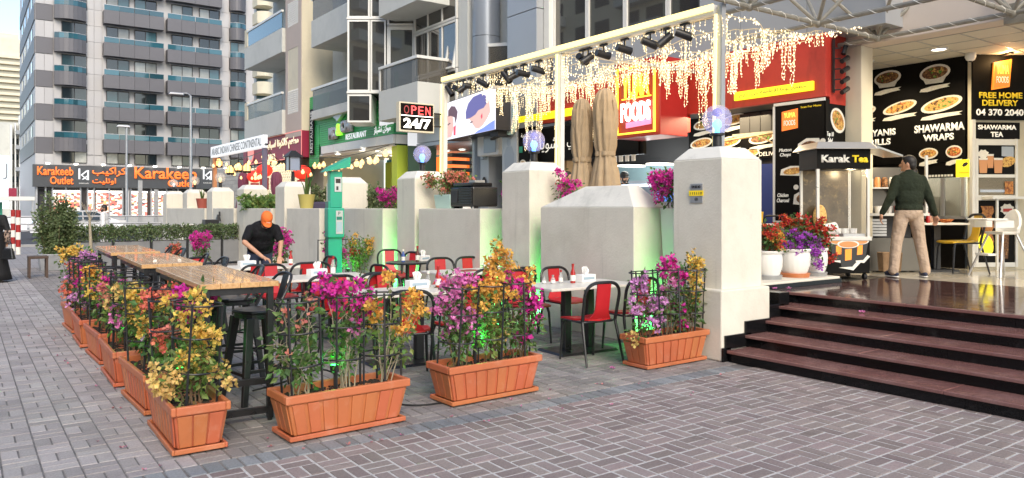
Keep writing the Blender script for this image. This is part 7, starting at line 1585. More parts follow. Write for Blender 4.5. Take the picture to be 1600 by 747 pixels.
# small plants on and behind the terrace wall
def spiky(x, y, z, label, h=.6, n=9, pot='yellow_pot'):
    M.get('yellow_pot') or dm('yellow_pot', (.42, .36, .10), .6)
    r = thing('potted_plant', label, 'potted plant', (x, y, z)); B().lathe([(0, 0), (.15, 0), (.20, .30), (.21, .34), (.18, .34), (0, .31)], 20).build('pot', pot, r, smooth='auto'); b = B(); q = random.Random(int(y * 10))
    for k in range(n):
        a = q.uniform(0, 6.28); d = Vector((math.cos(a), math.sin(a), 0)); s = Vector((-d.y, d.x, 0)) * .028; e = q.uniform(.3, 1); L_ = h * q.uniform(.6, 1.2); p0 = Vector((0, 0, .3)) + d * .03; p1 = p0 + d * L_ * .18 * e + Vector((0, 0, L_ * .6)); p2 = p0 + d * L_ * .5 * e + Vector((0, 0, L_))
        b.add([p0 - s, p0 + s, p1 + s * .9, p1 - s * .9, p2, p0 + d * .012, p1 + d * .012], [(0, 1, 2, 3), (3, 2, 4), (1, 0, 5), (1, 5, 6, 2), (5, 0, 3, 6), (2, 6, 4), (6, 3, 4)])
    b.build('leaves', 'leaf', r); return r
spiky(6.8, onX(479, 6.8), 1.59, 'spiky green plant in a mustard pot on the wall'); spiky(6.8, onX(316, 6.8), 1.59, 'small plant in a brown pot far along the wall', .4, 8, 'rust')
def leafy(x, y, z, w, h, n, label, m='leaf_bush', s=.08, name='leafy_bush'):
    r = thing(name, label, 'bush', (x, y, z)); b, t = B(), B(); leaf_mass(b, -w / 2, w / 2, -w / 2, w / 2, 0, h, n, qh, s); b.build('leaves', m, r)['kind'] = 'stuff'
    for k in range(6): t.tube([(qh.uniform(-.1, .1), qh.uniform(-.1, .1), -.3), (qh.uniform(-w, w) * .3, qh.uniform(-w, w) * .3, h * .7)], .01, 4)
    t.build('stems', 'twig', r); return r
leafy(7.7, onX(497, 7.7), 1.25, .75, 1.1, 900, 'dark bush behind the wall right of the spiky plant'); leafy(7.6, onX(595, 7.6), 1.2, .9, 1.0, 1100, 'dark bush behind the wall right of the parking meter'); leafy(6.85, onX(405, 6.85), 1.55, .9, .42, 500, 'long leafed pale green plants on the wall by the sign post', 'leaf_light', .14); leafy(6.8, onX(440, 6.8) + .6, 1.55, .4, .3, 200, 'small pale plants on the wall left of the lantern pillar', 'leaf_light', .1)
shrub('flowering_plant', 'magenta flowers behind the wall right of the parking meter', 'flowering plant', (7.2, onX(606, 7.2), 1.5), 0, bush_spec(9, 'magenta', h=.55, sp=.2, bloom=44, leaf=24, hmin=.6), 71)
tag(B().cbox(0, 0, .13, .5, .9, .26).build('cushion', mat('purple_cloth', (.06, .05, .09), .9), None, loc=(7.4, onX(487, 7.4), 1.5), bevel=.05), 'dark purple cushion back behind the wall near the spiky plant', 'cushion')
# fallen petals, leaves
for i, (px, py) in enumerate(((957, 577), (742, 577), (1234, 452), (1346, 489), (1208, 452))):
    z = 0.004 if i < 2 else (PZ if i in (2, 4) else RIS * 4) + .004; x, y = gnd(px, py, z); b = B(); q = random.Random(i)
    for _ in range(3): bract(b, Vector((q.uniform(-.03, .03), q.uniform(-.03, .03), .004)), Vector((0, 0, 1)), q, .03)
    tag(b.build('fallen_petals', FL['pink'], None, loc=(x, y, z + .002)), ['pink petals fallen on the paving left of the pillar planter', 'pink petals on the paving between the front planters', 'pink petals on the top landing', 'pink petal cluster on a granite step', 'pink petals at the left end of the top step'][i], 'petals')
b = B(); q = random.Random(77)
for _ in range(70):
    if q.random() < .5: p = (q.gauss(1.0, .28), q.uniform(4.9, 11.5))
    else: p = (q.uniform(1.5, 6.2), q.gauss(4.95, .3))
    bract(b, Vector((p[0], p[1], .005)), Vector((q.uniform(-.2, .2), q.uniform(-.2, .2), 1)).normalized(), q, q.uniform(.014, .026))
tag(b.build('petal_litter', mat('dry_petal', (.42, .16, .20), .8, isl=.5, hue=.06)), 'scattered dry petals on the paving round the planters', None, None, 'stuff')
# cable along the paving
cb_ = B(); cb_.tube(arc_pts([(*gnd(700, 628, .008), .008), (*gnd(655, 634, .008), .008), (*gnd(622, 632, .008), .008), (*gnd(560, 600, .008), .008), (*gnd(500, 574), .008), (*gnd(440, 600), .008), (*gnd(395, 612), .008)], .3, 5), .008, 6); tag(cb_.build('power_cable', 'rubber', None, smooth=True), 'black power cable lying on the paving between the planters', 'cable')
# parking meter
pm_ = thing('parking_meter', 'tall green parking meter with a slanted roof', 'parking meter', (5.62, 13.45, 0), rad(-8))
B().box(-.13, -.10, 0, .13, .10, 1.72).build('column', 'tea_green', pm_, bevel=.012); B().box(-.135, -.11, 0, -.131, .10, 1.72).build('dark_side', 'tea_dark', pm_)
B().box(-.15, -.15, 1.05, .16, .12, 1.60).build('meter_box', 'tea_green', pm_, bevel=.02); B().box(-.10, -.12, 1.601, .13, .09, 2.28).build('head', 'tea_green', pm_, bevel=.012)
b = B(); vs = [(-.22, -.22, 2.26), (.26, -.22, 2.36), (.26, .2, 2.36), (-.22, .2, 2.26), (-.12, -.10, 2.36), (.26, -.22, 2.55), (.26, .2, 2.55), (-.12, .10, 2.36)]; b.add(vs, [(3, 2, 1, 0), (4, 5, 6, 7), (0, 1, 5, 4), (1, 2, 6, 5), (2, 3, 7, 6), (3, 0, 4, 7)]); b.build('slanted_roof', 'tea_green', pm_, bevel=.006)
B().box(-.02, -.135, 1.90, .11, -.1205, 2.17).build('display_panel', 'alu', pm_); B().box(.0, -.139, 2.06, .09, -.1355, 2.14).build('screen', 'black_gloss', pm_); B().box(.01, -.137, 1.93, .05, -.1353, 2.0).build('key_panel', 'dark', pm_); B().box(-.0, -.158, 1.12, .13, -.1505, 1.55).build('notice_plate', 'alu', pm_); text(pm_, 'P', .06, 1.5, .06, 'dark', y=-.16); B().box(.01, -.16, 1.38, .11, -.1585, 1.44).build('print_block', 'tea_dark', pm_); B().box(.01, -.16, 1.16, .11, -.1585, 1.34).build('print_block', 'cool_print', pm_)
# black cooler on the wall
ac = thing('air_cooler', 'black louvred outdoor cooler standing on the low wall', 'air cooler', (6.72, 10.75, 1.59), FACE_W)
B().box(-.36, 0, .03, .36, .5, .36).build('body', 'black_gloss', ac, bevel=.03); B().prism([(-.30, .02), (.30, .02), (.26, .46), (-.26, .46)], .361, .43).build('lid', 'black_gloss', ac, bevel=.02)
for k in range(7): B().box(-.05, -.022, .07 + .042 * k, .34, -.001, .07 + .042 * k + .026).build('louvre', 'black', ac, bevel=.004)
for s in (-1, 1): B().lathe([(0, 0), (.04, 0), (.04, .03), (0, .03)], 12, (s * .3, .1, 0)).build('castor', 'rubber', ac)
B().box(-.31, -.012, .10, -.1, -.001, .30).build('side_panel', 'dark', ac, bevel=.01)
b = B().box(.08, .1, .43, .26, .3, .47); b.build('control_panel', 'alu', ac)
# bits on the far wall
r = thing('white_stool', 'white plastic stool far along the wall', 'stool', (6.1, onX(291, 6.1), 0)); B().box(-.2, -.2, 1.0, .2, .2, 1.06).build('seat', 'white', r)
for a, c in ((-1, -1), (1, -1), (-1, 1), (1, 1)): B().cbox(a * .17, c * .17, .5, .05, .05, 1.0).build('leg', 'white', r)
tag(B().box(-.2, -.2, 0, .2, .2, .5).build('speaker_box', 'black', None, loc=(6.1, onX(329, 6.1), .75), bevel=.01), 'black speaker box beside the far wall near the white stool', 'speaker'); tag(B().box(-.25, -.25, 0, .25, .25, .75).build('speaker_stand', 'hedge_box', None, loc=(6.1, onX(329, 6.1), 0)), 'grey block carrying the black speaker', 'stand')
r = thing('wall_lamp', 'small black wall lamp on the far wall panel', 'wall lamp', (6.44, onX(344, 6.44), 1.2)); B().frus(-.06, 0, 0, .14, .14, .2, .06, .06).build('shade', 'black', r); B().cbox(-.02, 0, .22, .04, .05, .14).build('arm', 'black', r)
# green garden spots that wash the recesses and planters
def green_spot(x, y, z, e, tgt, label, spot_=None):
    r = thing('garden_spot', label, 'spotlight', (x, y, z), 0, 'small green garden spotlights'); B().tube([(0, 0, -.1), (0, 0, .04)], .008, 6).build('spike', 'black', r); b = B().lathe([(0, .03), (.03, .03), (.036, .085), (.03, .085)], 12); b.build('housing', 'black', r, smooth='auto'); b = B().lathe([(0, .084), (.03, .084)], 12); b.build('lens', 'green_led', r)
    lamp('green_light', 'SPOT' if spot_ else 'POINT', (0, 0, .12), e, (.05, 1, .16), r, .03, tgt, spot_)
for (x, y, z, e, lb) in ((6.7, 6.28, .1, 9, 'green garden spot in the recess beside the nearest pillar'), (6.68, 8.43, .1, 9, 'green garden spot in the recess by the second pillar'), (6.66, 9.55, .1, 13, 'green garden spot in the recess under the cooler'), (6.66, 11.87, .1, 8, 'green garden spot in the recess by the salmon flowers'), (6.66, 12.85, .1, 14, 'green garden spot in the recess by the parking meter')): green_spot(x, y, z, e, None, lb)
for (x, y, e, lb) in ((2.22, 5.30, 1.2, 'green garden spot in the left front planter'), (3.60, 5.48, 2.4, 'green garden spot in the centre planter'), (1.27, 5.86, .9, 'green garden spot in the nearest row planter'), (1.27, 6.9, .9, 'green garden spot in the second row planter'), (1.27, 8.1, .7, 'green garden spot in the third row planter'), (5.95, 13.55, 2.5, 'green garden spot in the planter by the parking meter')): green_spot(x, y, SOIL + .08, e, None, lb)
# ================================================================== TEA CART AND THINGS ON THE LANDING
def at(px, t): d = ray(px); return d[0] * t, d[1] * t
cx0, cy0 = at(1318, 10.35)
tc_ = thing('tea_cart', 'black and steel tea cart with glass case and small tin roof', 'cart', (cx0, cy0, PZ), -YAW + rad(2))
zc = lambda py: EYE + (HY - py) * 10.35 / FPX - PZ
hw = .365
B().box(-hw, 0, .09, hw, .58, zc(376)).build('cabinet', 'board', tc_, bevel=.006)
B().box(-hw - .02, -.02, zc(376), hw + .02, .60, zc(370)).build('counter_edge', 'steel', tc_, bevel=.004)
for x in (-hw, hw - .035):
    for y in (0, .545): B().box(x, y, zc(370), x + .035, y + .035, zc(264)).build('case_post', 'steel', tc_)
B().box(-hw + .035, .008, zc(369), hw - .035, .016, zc(265)).build('case_glass', 'cart_glass', tc_); B().box(hw - .025, .035, zc(369), hw - .017, .545, zc(265)).build('side_glass', 'cart_glass', tc_)
B().box(-hw, .55, zc(369), hw, .575, zc(264)).build('case_back', mat('case_back', (.10, .075, .045), .3, nz=(6, .4), c2=((.30, .22, .10), 9, .55, .7)), tc_)
B().box(-hw - .005, -.004, zc(264), hw + .005, .58, zc(233)).build('header', 'board', tc_)
text(tc_, 'Karak', -.11, zc(248), .105, 'print_white', w=.40, y=-.006, bold=.045); text(tc_, 'Tea', .225, zc(248.2), .10, 'yellow_print', w=.22, y=-.006, bold=.045)
b = B(); b.frus(-.0, .28, zc(233), .86, .80, zc(222), .72, .62); b.build('roof', 'steel', tc_, bevel=.004)
b = B(); b.add([(.44, -.05, zc(231)), (1.02, .35, zc(242)), (1.0, .85, zc(240)), (.44, .65, zc(226)), (.44, -.05, zc(228)), (1.02, .35, zc(239)), (1.0, .85, zc(237)), (.44, .65, zc(223))], [(3, 2, 1, 0), (4, 5, 6, 7), (0, 1, 5, 4), (1, 2, 6, 5), (2, 3, 7, 6), (3, 0, 4, 7)]); b.build('side_awning', 'steel', tc_)
for x in (-hw + .05, hw - .05):
    for y in (.05, .53):
        w = B().lathe([(0, -.02), (.04, -.02), (.045, 0), (.04, .02), (0, .02)], 14); T = Matrix.Translation((x, y, .045)) @ Matrix.Rotation(PI / 2, 4, 'Y'); w.v = [tuple(T @ Vector(v)) for v in w.v]; w.build('castor', 'rubber', tc_, smooth='auto')
for (u, z, s) in ((-.07, .53, 1.05), (.22, .53, 1.05), (.06, .49, 1.25)):                                  # printed cups on the cabinet
    y = -.004 - .004 * (s > 1.1); b = B(); w = .115 * s; h = .25 * s
    b.sheet([(u - w * .62, z - h), (u + w * .62, z - h), (u + w, z), (u - w, z)], y, .003); b.mi = 1; b.disc(u, z, w * 1.06, .045 * s, y - .004, .003, 22); b.mi = 2; b.disc(u, z - .004, w * .88, .033 * s, y - .007, .003, 22); b.mi = 3; b.sheet([(u - w * .30, z - h * .72), (u + w * .30, z - h * .68), (u + w * .34, z - h * .2), (u - w * .30, z - h * .24)], y - .004, .003)
    b.build('printed_cup', ['black', 'print_white', 'tea', 'logo_orange'], tc_); b = B(); b.sheet([(u - w * .9, z - h * 1.02), (u + w * .5, z - h * 1.14), (u + w * 1.2, z - h * .8), (u + w * .9, z - h * .72), (u + w * .4, z - h * .98)], y - .002, .002); b.build('printed_swirl', 'print_white', tc_)
root = (cx0, cy0); cz_ = -YAW + rad(2); cc_, ss_ = math.cos(cz_), math.sin(cz_)
def oncart(u, v, z): return (cx0 + u * cc_ - v * ss_, cy0 + u * ss_ + v * cc_, PZ + z)
r = thing('paper_roll', 'thick white paper towel roll lying in the cart case', 'paper roll', oncart(-.12, .22, zc(370) + .09), cz_); w = B(); w.lathe([(.025, -.12), (.085, -.12), (.085, .12), (.025, .12), (.025, -.12)], 24); T = Matrix.Rotation(PI / 2 - .2, 4, 'Y'); w.v = [tuple(T @ Vector(v)) for v in w.v]; w.build('roll', 'paper', r, smooth='auto')
tag(B().cbox(0, 0, .012, .26, .16, .024).build('red_booklet', 'red_box', None, loc=oncart(-.17, .12, zc(370)), rz=cz_), 'red flat booklet on the counter inside the cart', 'booklet'); tag(B().cbox(0, 0, .02, .30, .16, .04).build('tray', 'galv', None, loc=oncart(.17, .12, zc(370)), rz=cz_), 'grey tray on the counter inside the cart', 'tray')
for i in range(6):
    b = B().lathe([(.024, 0), (.034, .10), (.036, .105), (.0, .105)], 14); tag(b.build('paper_cup', 'paper', None, loc=oncart(.04 + .055 * i, .30 + .03 * (i % 2), zc(370)), smooth='auto'), ['leftmost', 'second', 'third', 'fourth', 'fifth', 'rightmost'][i] + ' white paper cup of the row in the cart case', 'cup', 'cups in the cart case')
b = B().ell((0, 0, .16), (.12, .08, .18), 14, 9); tag(b.build('bread_bag', 'food_rice', None, loc=oncart(-.14, .42, zc(370) + .10), smooth=True), 'bag of yellow rusks at the back of the cart case', 'bag')
b = B().frus(0, 0, 0, .26, .16, .28, .30, .18); tag(b.build('paper_bag', 'bag', None, loc=(*at(1390, 11.2), PZ + .05), rz=-YAW, bevel=.01), 'crumpled brown paper bag beside the cart', 'bag')
sh = thing('steel_cabinet', 'steel service cabinet standing right of the tea cart', 'cabinet', (*at(1388, 11.6), PZ), -YAW)
B().box(-.34, 0, .02, .5, .5, .52).build('lower_case', 'cabinet_dark', sh, bevel=.006); B().box(-.34, -.02, .86, .62, .55, .90).build('worktop', 'steel', sh); B().box(-.34, .02, .52, -.30, .5, .86).build('side', 'black', sh); B().box(-.3, .3, .52, .5, .5, .86).build('back', 'dark', sh)
for k in range(6): B().box(-.28, .05, .55 + .045 * k, .0, .28, .585 + .045 * k).build('stacked_tray', 'galv', sh)
B().box(-.34, .46, .90, .60, .50, 1.62).build('back_panel', 'cabinet_dark', sh); B().box(-.32, .2, 1.28, .58, .46, 1.30).build('upper_shelf', 'steel', sh)
for x_ in (-.33, .57): B().box(x_, .0, .90, x_ + .035, .035, 1.78).build('post', 'steel', sh)
for k in range(7): B().lathe([(0, 0), (.045, 0), (.045, .13), (.03, .16), (0, .16)], 12, (-.24 + .115 * k, .33, 1.30)).build('jar', ['food', 'paper', 'tea', 'food_dark', 'paper', 'food_rice', 'ketchup'][k], sh, smooth='auto')
for k in range(5): B().lathe([(0, 0), (.05, 0), (.06, .11), (0, .11)], 12, (-.2 + .15 * k, .2, .90)).build('pot', ['steel', 'paper', 'steel', 'red_box', 'paper'][k], sh, smooth='auto')
lamp('cart_lamp', 'POINT', (.1, .1, 1.7), 3.0, (1, .76, .42), sh, .06)
lamp('cart_lamp', 'POINT', (*at(1330, 10.65), PZ + zc(268)), 4.0, (1, .78, .45), None, .05)
# yellow chair, white high chair, table
yc = make_chair('yellow_seat'); yc.name = 'yellow_chair'; yc['label'] = 'yellow seated black tube chair by the shop door'; yc['group'] = 'chairs inside the shop'; del yc['group']
x, y = at(1500, 11.55); yc.location = (x, y, PZ); yc.rotation_euler = (0, 0, rad(54)); yc.scale = (1.05, 1.05, 1.05)
hc = thing('high_chair', 'white plastic high chair with grey metal legs at the right edge', 'high chair', (*at(1566, 11.0), PZ), -YAW + rad(100))
b = B(); b.frus(0, 0, .60, .30, .28, .64, .34, .30); b.build('seat', 'white', hc, bevel=.015)
b = B(); vs = []; n = 10
for i in range(n + 1):
    a = PI * (.05 + .9 * i / n); x_, y_ = .19 * math.cos(a), -.02 - .17 * math.sin(a) ** .6; zt = .66 + .30 * math.sin(a) ** 1.6; vs += [(x_, y_, .62), (x_ * 1.1, y_ * 1.15, zt), (x_ * 1.02, y_ * 1.02 + .015, zt), (x_ * .92, y_ * .92 + .015, .62)]
b.add(vs, [(i * 4 + k, (i + 1) * 4 + k, (i + 1) * 4 + (k + 1) % 4, i * 4 + (k + 1) % 4) for i in range(n) for k in range(4)] + [(0, 1, 2, 3), (n * 4 + 3, n * 4 + 2, n * 4 + 1, n * 4)]); b.build('backrest', 'white', hc, smooth='auto')
B().prism([(-.22, .10), (.22, .10), (.25, .34), (.18, .42), (-.18, .42), (-.25, .34)], .80, .83).build('tray', 'white', hc, bevel=.01); B().box(-.21, .0, .70, -.18, .30, .80).build('tray_arm', 'white', hc); B().box(.18, .0, .70, .21, .30, .80).build('tray_arm', 'white', hc); B().box(-.12, .20, .30, .12, .34, .33).build('foot_rest', 'white', hc)
for a in (-1, 1):
    for c in (-1, 1): B().tube([(a * .13, c * .11, .61), (a * .29, c * .30, 0)], .016, 8).build('leg', 'alu', hc, smooth='auto')
tt = thing('shop_table', 'small black based table behind the man in the green sweater', 'table', (*at(1462, 11.9), PZ), -YAW)
B().box(-.42, -.3, .72, .36, .3, .75).build('tabletop', 'print_white', tt, bevel=.004); B().box(-.05, -.05, .03, .05, .05, .719).build('column', 'black', tt); B().box(-.25, -.2, 0, .25, .2, .03).build('base_plate', 'black', tt)
x, y = at(1478, 11.8); b = B().lathe([(0, 0), (.06, .005), (.11, .05), (.115, .055), (.10, .05), (0, .03)], 20); tag(b.build('food_bowl', 'food_red', None, loc=(x, y, PZ + .751), smooth='auto'), 'bowl of red food on the small table behind the man', 'bowl')
x, y = at(1450, 11.75); tag(B().lathe([(0, 0), (.03, 0), (.03, .12), (.015, .16), (0, .16)], 12).build('ketchup_bottle', 'ketchup', None, loc=(x, y, PZ + .751), smooth='auto'), 'red ketchup bottle near the hand of the man in the sweater', 'bottle')
bt_ = thing('terrace_table', 'small white topped table behind the nearest pillar above the red flowers', 'table', (9.35, 7.05, PZ)); B().box(-.4, -.3, .72, .3, .3, .75).build('tabletop', 'print_white', bt_, bevel=.004); B().box(-.04, -.04, .02, .04, .04, .719).build('column', 'black', bt_); B().box(-.2, -.2, 0, .2, .2, .02).build('base_plate', 'black', bt_)
tissue(9.18, 6.98, PZ + .751, -.5, 'tissue box on the small terrace table behind the nearest pillar')
tag(B().lathe([(.05, 0), (.065, .17), (.068, .175), (0, .175)], 16).build('yellow_cup', 'yellow_seat', None, loc=(9.38, 6.87, PZ + .751), smooth='auto'), 'yellow cup on the small terrace table', 'cup')
o = thing('dark_chair', 'black chair back behind the small terrace table', 'chair', (9.75, 7.0, PZ)); B().box(-.2, -.2, .43, .2, .2, .47).build('seat', 'black', o); B().tube(arc_pts([(.18, -.2, .45), (.2, -.2, .86), (.2, .2, .86), (.18, .2, .45)], .08), .014, 6).build('back_frame', 'black', o)
for a in (-.17, .17):
    for c in (-.17, .17): B().cbox(a, c, .215, .03, .03, .43).build('leg', 'black', o)

# ================================================================== PEOPLE
def remesh(b, name, m, parent, vox, sm=5):
    me = b.mesh('tmp', m); o = bpy.data.objects.new('tmp', me); col.objects.link(o)
    r = o.modifiers.new('r', 'REMESH'); r.mode = 'VOXEL'; r.voxel_size = vox; r.use_smooth_shade = True
    s = o.modifiers.new('s', 'SMOOTH'); s.factor = .5; s.iterations = sm
    dg = bpy.context.evaluated_depsgraph_get(); me2 = bpy.data.meshes.new_from_object(o.evaluated_get(dg)); me2.name = name
    bpy.data.objects.remove(o); me2.materials.clear(); me2.materials.append(M[m]); me2.polygons.foreach_set('use_smooth', [True] * len(me2.polygons))
    return part(name, me2, parent)
def basis(z, x):
    z = Vector(z).normalized(); x = Vector(x); x = (x - z * x.dot(z)).normalized(); y = z.cross(x); return Matrix((x, y, z)).transposed().to_4x4()
def hand(b, w, d, pn, curl=.5, side=1, s=1.0):
    """palm and five fingers; d along the hand, pn out of the back of the hand, thumb on +side"""
    w, d, pn = Vector(w), Vector(d).normalized(), Vector(pn); pn = (pn - d * pn.dot(d)).normalized(); u = d.cross(pn) * side; k = .085 * s
    b.caps(w, w + d * k * .3, .026 * s, .026 * s, 8)
    for i in range(4):
        off = u * (.030 - .020 * i) * s; base = w + d * k + off; b.caps(w + off * .6 + d * .01, base, .0165 * s, .0135 * s, 8); L_ = [.068, .076, .070, .055][i] * s; p = base; a = curl * .35; sp = u * (.10 - .07 * i)
        for j, f in enumerate((.46, .30, .24)):
            a += curl * (.55, .7, .5)[j]; q = p + (d * math.cos(a) - pn * math.sin(a) + sp * (.6 if j == 0 else .1)).normalized() * L_ * f; b.caps(p, q, (.0105 - .001 * j) * s, (.0098 - .001 * j) * s, 7); p = q
    p = w + u * .022 * s + d * .018 * s; q = p + (d * .6 + u * .75 - pn * .25 * curl).normalized() * .042 * s; b.caps(p, q, .0145 * s, .0115 * s, 7); b.caps(q, q + (d * .85 + u * .2 - pn * (.3 + .5 * curl)).normalized() * .034 * s, .0112 * s, .0095 * s, 7)
def person(label, loc, rz, J, yaw=0, pitch=0, top='shirt_black', sleeve='long', bottom='khaki', shoes='navy', skin='skin', hair=True, beard=False, cap=None, vox=.009, build=1.0, legs=True, curl=.5, headwear=None):
    r = thing('person', label, 'person', loc, rz); V = {k: Vector(v) for k, v in J.items()}; b = B(); g = build
    spine = V['neck'] - V['pelvis']; sx_ = V['sr'] - V['sl']; Tb = basis(spine, sx_)
    mid = V['pelvis'].lerp(V['neck'], .5)
    b.ell(V['pelvis'].lerp(V['neck'], .70), (.165 * g, .10 * g, .19), 14, 10, Tb); b.ell(V['pelvis'].lerp(V['neck'], .30), (.145 * g, .105 * g, .20), 14, 10, Tb); b.ell(V['pelvis'], (.15 * g, .11 * g, .12), 14, 8, Tb)
    b.caps(V['neck'] - spine.normalized() * .08, V['head'] - Vector((0, 0, .05)), .062, .055); b.caps(V['sl'], V['sr'], .055, .055)
    Hm = Matrix.Rotation(yaw, 4, 'Z') @ Matrix.Rotation(-pitch, 4, 'X'); hv = lambda *p: V['head'] + (Hm @ Vector(p)); hd = V['head']
    b.ell(hd, (.074, .094, .112), 18, 14, Hm); b.ell(hv(0, .025, -.055), (.056, .068, .062), 14, 10, Hm); b.ell(hv(0, .085, -.088), (.026, .02, .02), 8, 6, Hm)
    b.caps(hv(0, .088, .012), hv(0, .112, -.026), .010, .015, 8); b.ell(hv(0, .084, -.052), (.024, .012, .010), 8, 6, Hm)
    for s in (-1, 1): b.ell(hv(s * .076, -.005, -.012), (.011, .021, .032), 8, 8, Hm); b.ell(hv(s * .032, .078, .026), (.02, .014, .008), 8, 6, Hm)
    for s, S_, Ee, Ww, Hh in ((-1, 'sl', 'el', 'wl', 'hl'), (1, 'sr', 'er', 'wr', 'hr')):
        b.caps(V[S_], V[Ee], .050, .040); b.caps(V[Ee], V[Ww], .041, .028); d = V.get(Hh, V[Ww] - V[Ee]); pnv = V.get('p' + Hh[1], Vector((s, .1, .1))); hand(b, V[Ww] + (V[Ww] - V[Ee]).normalized() * .005, d, pnv, curl, side=(-s if 'flip' in J else s))
    if legs:
        for s, Hp, Kk, Aa in ((-1, 'pl', 'kl', 'al'), (1, 'pr', 'kr', 'ar')):
            b.caps(V[Hp], V[Kk], .078, .052); b.caps(V[Kk], V[Aa], .053, .036); b.caps(V[Aa], V[Aa] + Vector((0, .1, -.05)), .034, .028)
    remesh(b, 'body', skin, r, vox, 3)
    c = B()                                                        # top
    c.ell(V['pelvis'].lerp(V['neck'], .68), (.205 * g, .128 * g, .215), 18, 12, Tb); c.ell(V['pelvis'].lerp(V['neck'], .36), (.185 * g, .138 * g, .22), 18, 12, Tb); c.ell(V['pelvis'].lerp(V['neck'], .08), (.182 * g, .134 * g, .12), 18, 8, Tb)
    c.caps(V['sl'], V['sr'], .072, .072); c.caps(V['neck'] - spine.normalized() * .05, V['neck'] + spine.normalized() * .012, .085, .068)
    for S_, Ee, Ww in (('sl', 'el', 'wl'), ('sr', 'er', 'wr')):
        if sleeve == 'long': c.caps(V[S_], V[Ee], .073, .060); c.caps(V[Ee], V[Ee].lerp(V[Ww], .93), .060, .043)
        else: c.caps(V[S_], V[S_].lerp(V[Ee], .72), .074, .067)
    remesh(c, 'shirt', top, r, vox * 1.15, 4)
    if legs:
        c = B(); c.ell(V['pelvis'] - Vector((0, 0, .02)), (.178 * g, .132 * g, .13), 18, 10, Tb)
        for Hp, Kk, Aa in (('pl', 'kl', 'al'), ('pr', 'kr', 'ar')): c.caps(V[Hp], V[Kk], .101, .078); c.caps(V[Kk], V[Aa] + Vector((0, 0, .015)), .078, .068); c.ell(V[Aa] + Vector((0, .02, .02)), (.07, .08, .035), 10, 6)
        remesh(c, 'trousers', bottom, r, .011, 4)
        for Aa in ('al', 'ar'):
            a = V[Aa]; z0 = 0; s1, s2 = B(), B(); sg_ = -1 if Aa == 'al' else 1
            T = Matrix.Rotation(-sg_ * .25, 4, 'Z'); s1.ell((a.x, a.y + .055, .052), (.047, .135, .050), 16, 10, T); s1.ell((a.x, a.y - .0, .075), (.044, .06, .05), 12, 8, T); remesh(s1, 'shoe', shoes, r, .007, 2)
            s2.ell((a.x, a.y + .055, .016), (.051, .142, .016), 18, 6, T); s2.build('sole', 'sole', r, smooth=True)
    if hair:
        h_ = B(); h_.ell(hv(0, -.014, .026), (.081, .094, .100), 18, 12, Hm); h_.ell(hv(0, -.045, -.02), (.072, .062, .075), 14, 10, Hm)
        for s in (-1, 1): h_.ell(hv(s * .072, .012, .01), (.010, .016, .03), 8, 6, Hm)
        if not cap: h_.ell(hv(0, .03, .075), (.066, .055, .04), 12, 8, Hm)
        remesh(h_, 'hair', 'hair', r, .007, 2)
    if beard:
        h_ = B(); h_.ell(hv(0, .05, -.078), (.055, .052, .042), 14, 10, Hm); h_.ell(hv(0, .095, -.038), (.028, .010, .006), 8, 6, Hm)
        for s in (-1, 1): h_.ell(hv(s * .058, .03, -.045), (.014, .03, .038), 8, 8, Hm)
        remesh(h_, 'beard', 'hair', r, .007, 2)
    e = B()
    for s in (-1, 1): e.ell(hv(s * .031, .086, .006), (.011, .007, .006), 8, 6, Hm)
    e.build('eyes', 'black_gloss', r, smooth=True)
    if cap:
        k = B(); prof = []
        T = Matrix.Translation(hd) @ Hm; kk = B(); kk.lathe([(.090, .015), (.092, .05), (.083, .09), (.06, .118), (.028, .130), (0, .132)], 28, (0, -.004, 0)); kk.v = [tuple(T @ Vector((v[0] * .94, v[1] * 1.13, v[2]))) for v in kk.v]; cp = kk.build('cap_crown', cap, r, smooth=True)
        vs = []; fs = []; n = 12
        for i in range(n + 1):
            a = PI * (.12 + .76 * i / n); x_, y_ = .083 * math.cos(a), .092 * math.sin(a); L_ = .075 * math.sin(PI * i / n) ** .7
            for (q, dz) in ((0, .022), (1, .004)): vs += [(x_ * (1 + .05 * q), y_ + L_ * q, dz - .028 * (abs(x_) / .08) ** 2 * q + .004), (x_ * (1 + .05 * q), y_ + L_ * q, dz - .028 * (abs(x_) / .08) ** 2 * q - .001)]
        for i in range(n): o_ = i * 4; fs += [(o_, o_ + 4, o_ + 6, o_ + 2), (o_ + 1, o_ + 3, o_ + 7, o_ + 5), (o_ + 2, o_ + 6, o_ + 7, o_ + 3)]
        kb = B().add([T @ Vector(v) for v in vs], fs); kb.build('cap_peak', cap, cp, smooth='auto')
        if cap == 'cap_orange':
            tr_ = text(r, 'rio', 0, 0, .030, 'print_white', w=.055, y=0, name='cap_lettering'); tr_.matrix_local = T @ Matrix.Translation((0, .118, .062)) @ Matrix.Rotation(rad(-22), 4, 'X') @ Matrix.Rotation(PI, 4, 'Z')
    return r
def stand(**k):
    J = dict(pelvis=(0, 0, .93), neck=(0, 0, 1.44), head=(0, .015, 1.585), sl=(-.185, 0, 1.385), sr=(.185, 0, 1.385), el=(-.25, -.03, 1.10), er=(.25, -.03, 1.10), wl=(-.27, .05, .86), wr=(.27, .05, .86), pl=(-.09, 0, .88), pr=(.09, 0, .88), kl=(-.11, .01, .49), kr=(.11, .01, .49), al=(-.12, -.02, .075), ar=(.12, -.02, .075))
    J.update(k); return J
x, y = at(1420, 10.75)
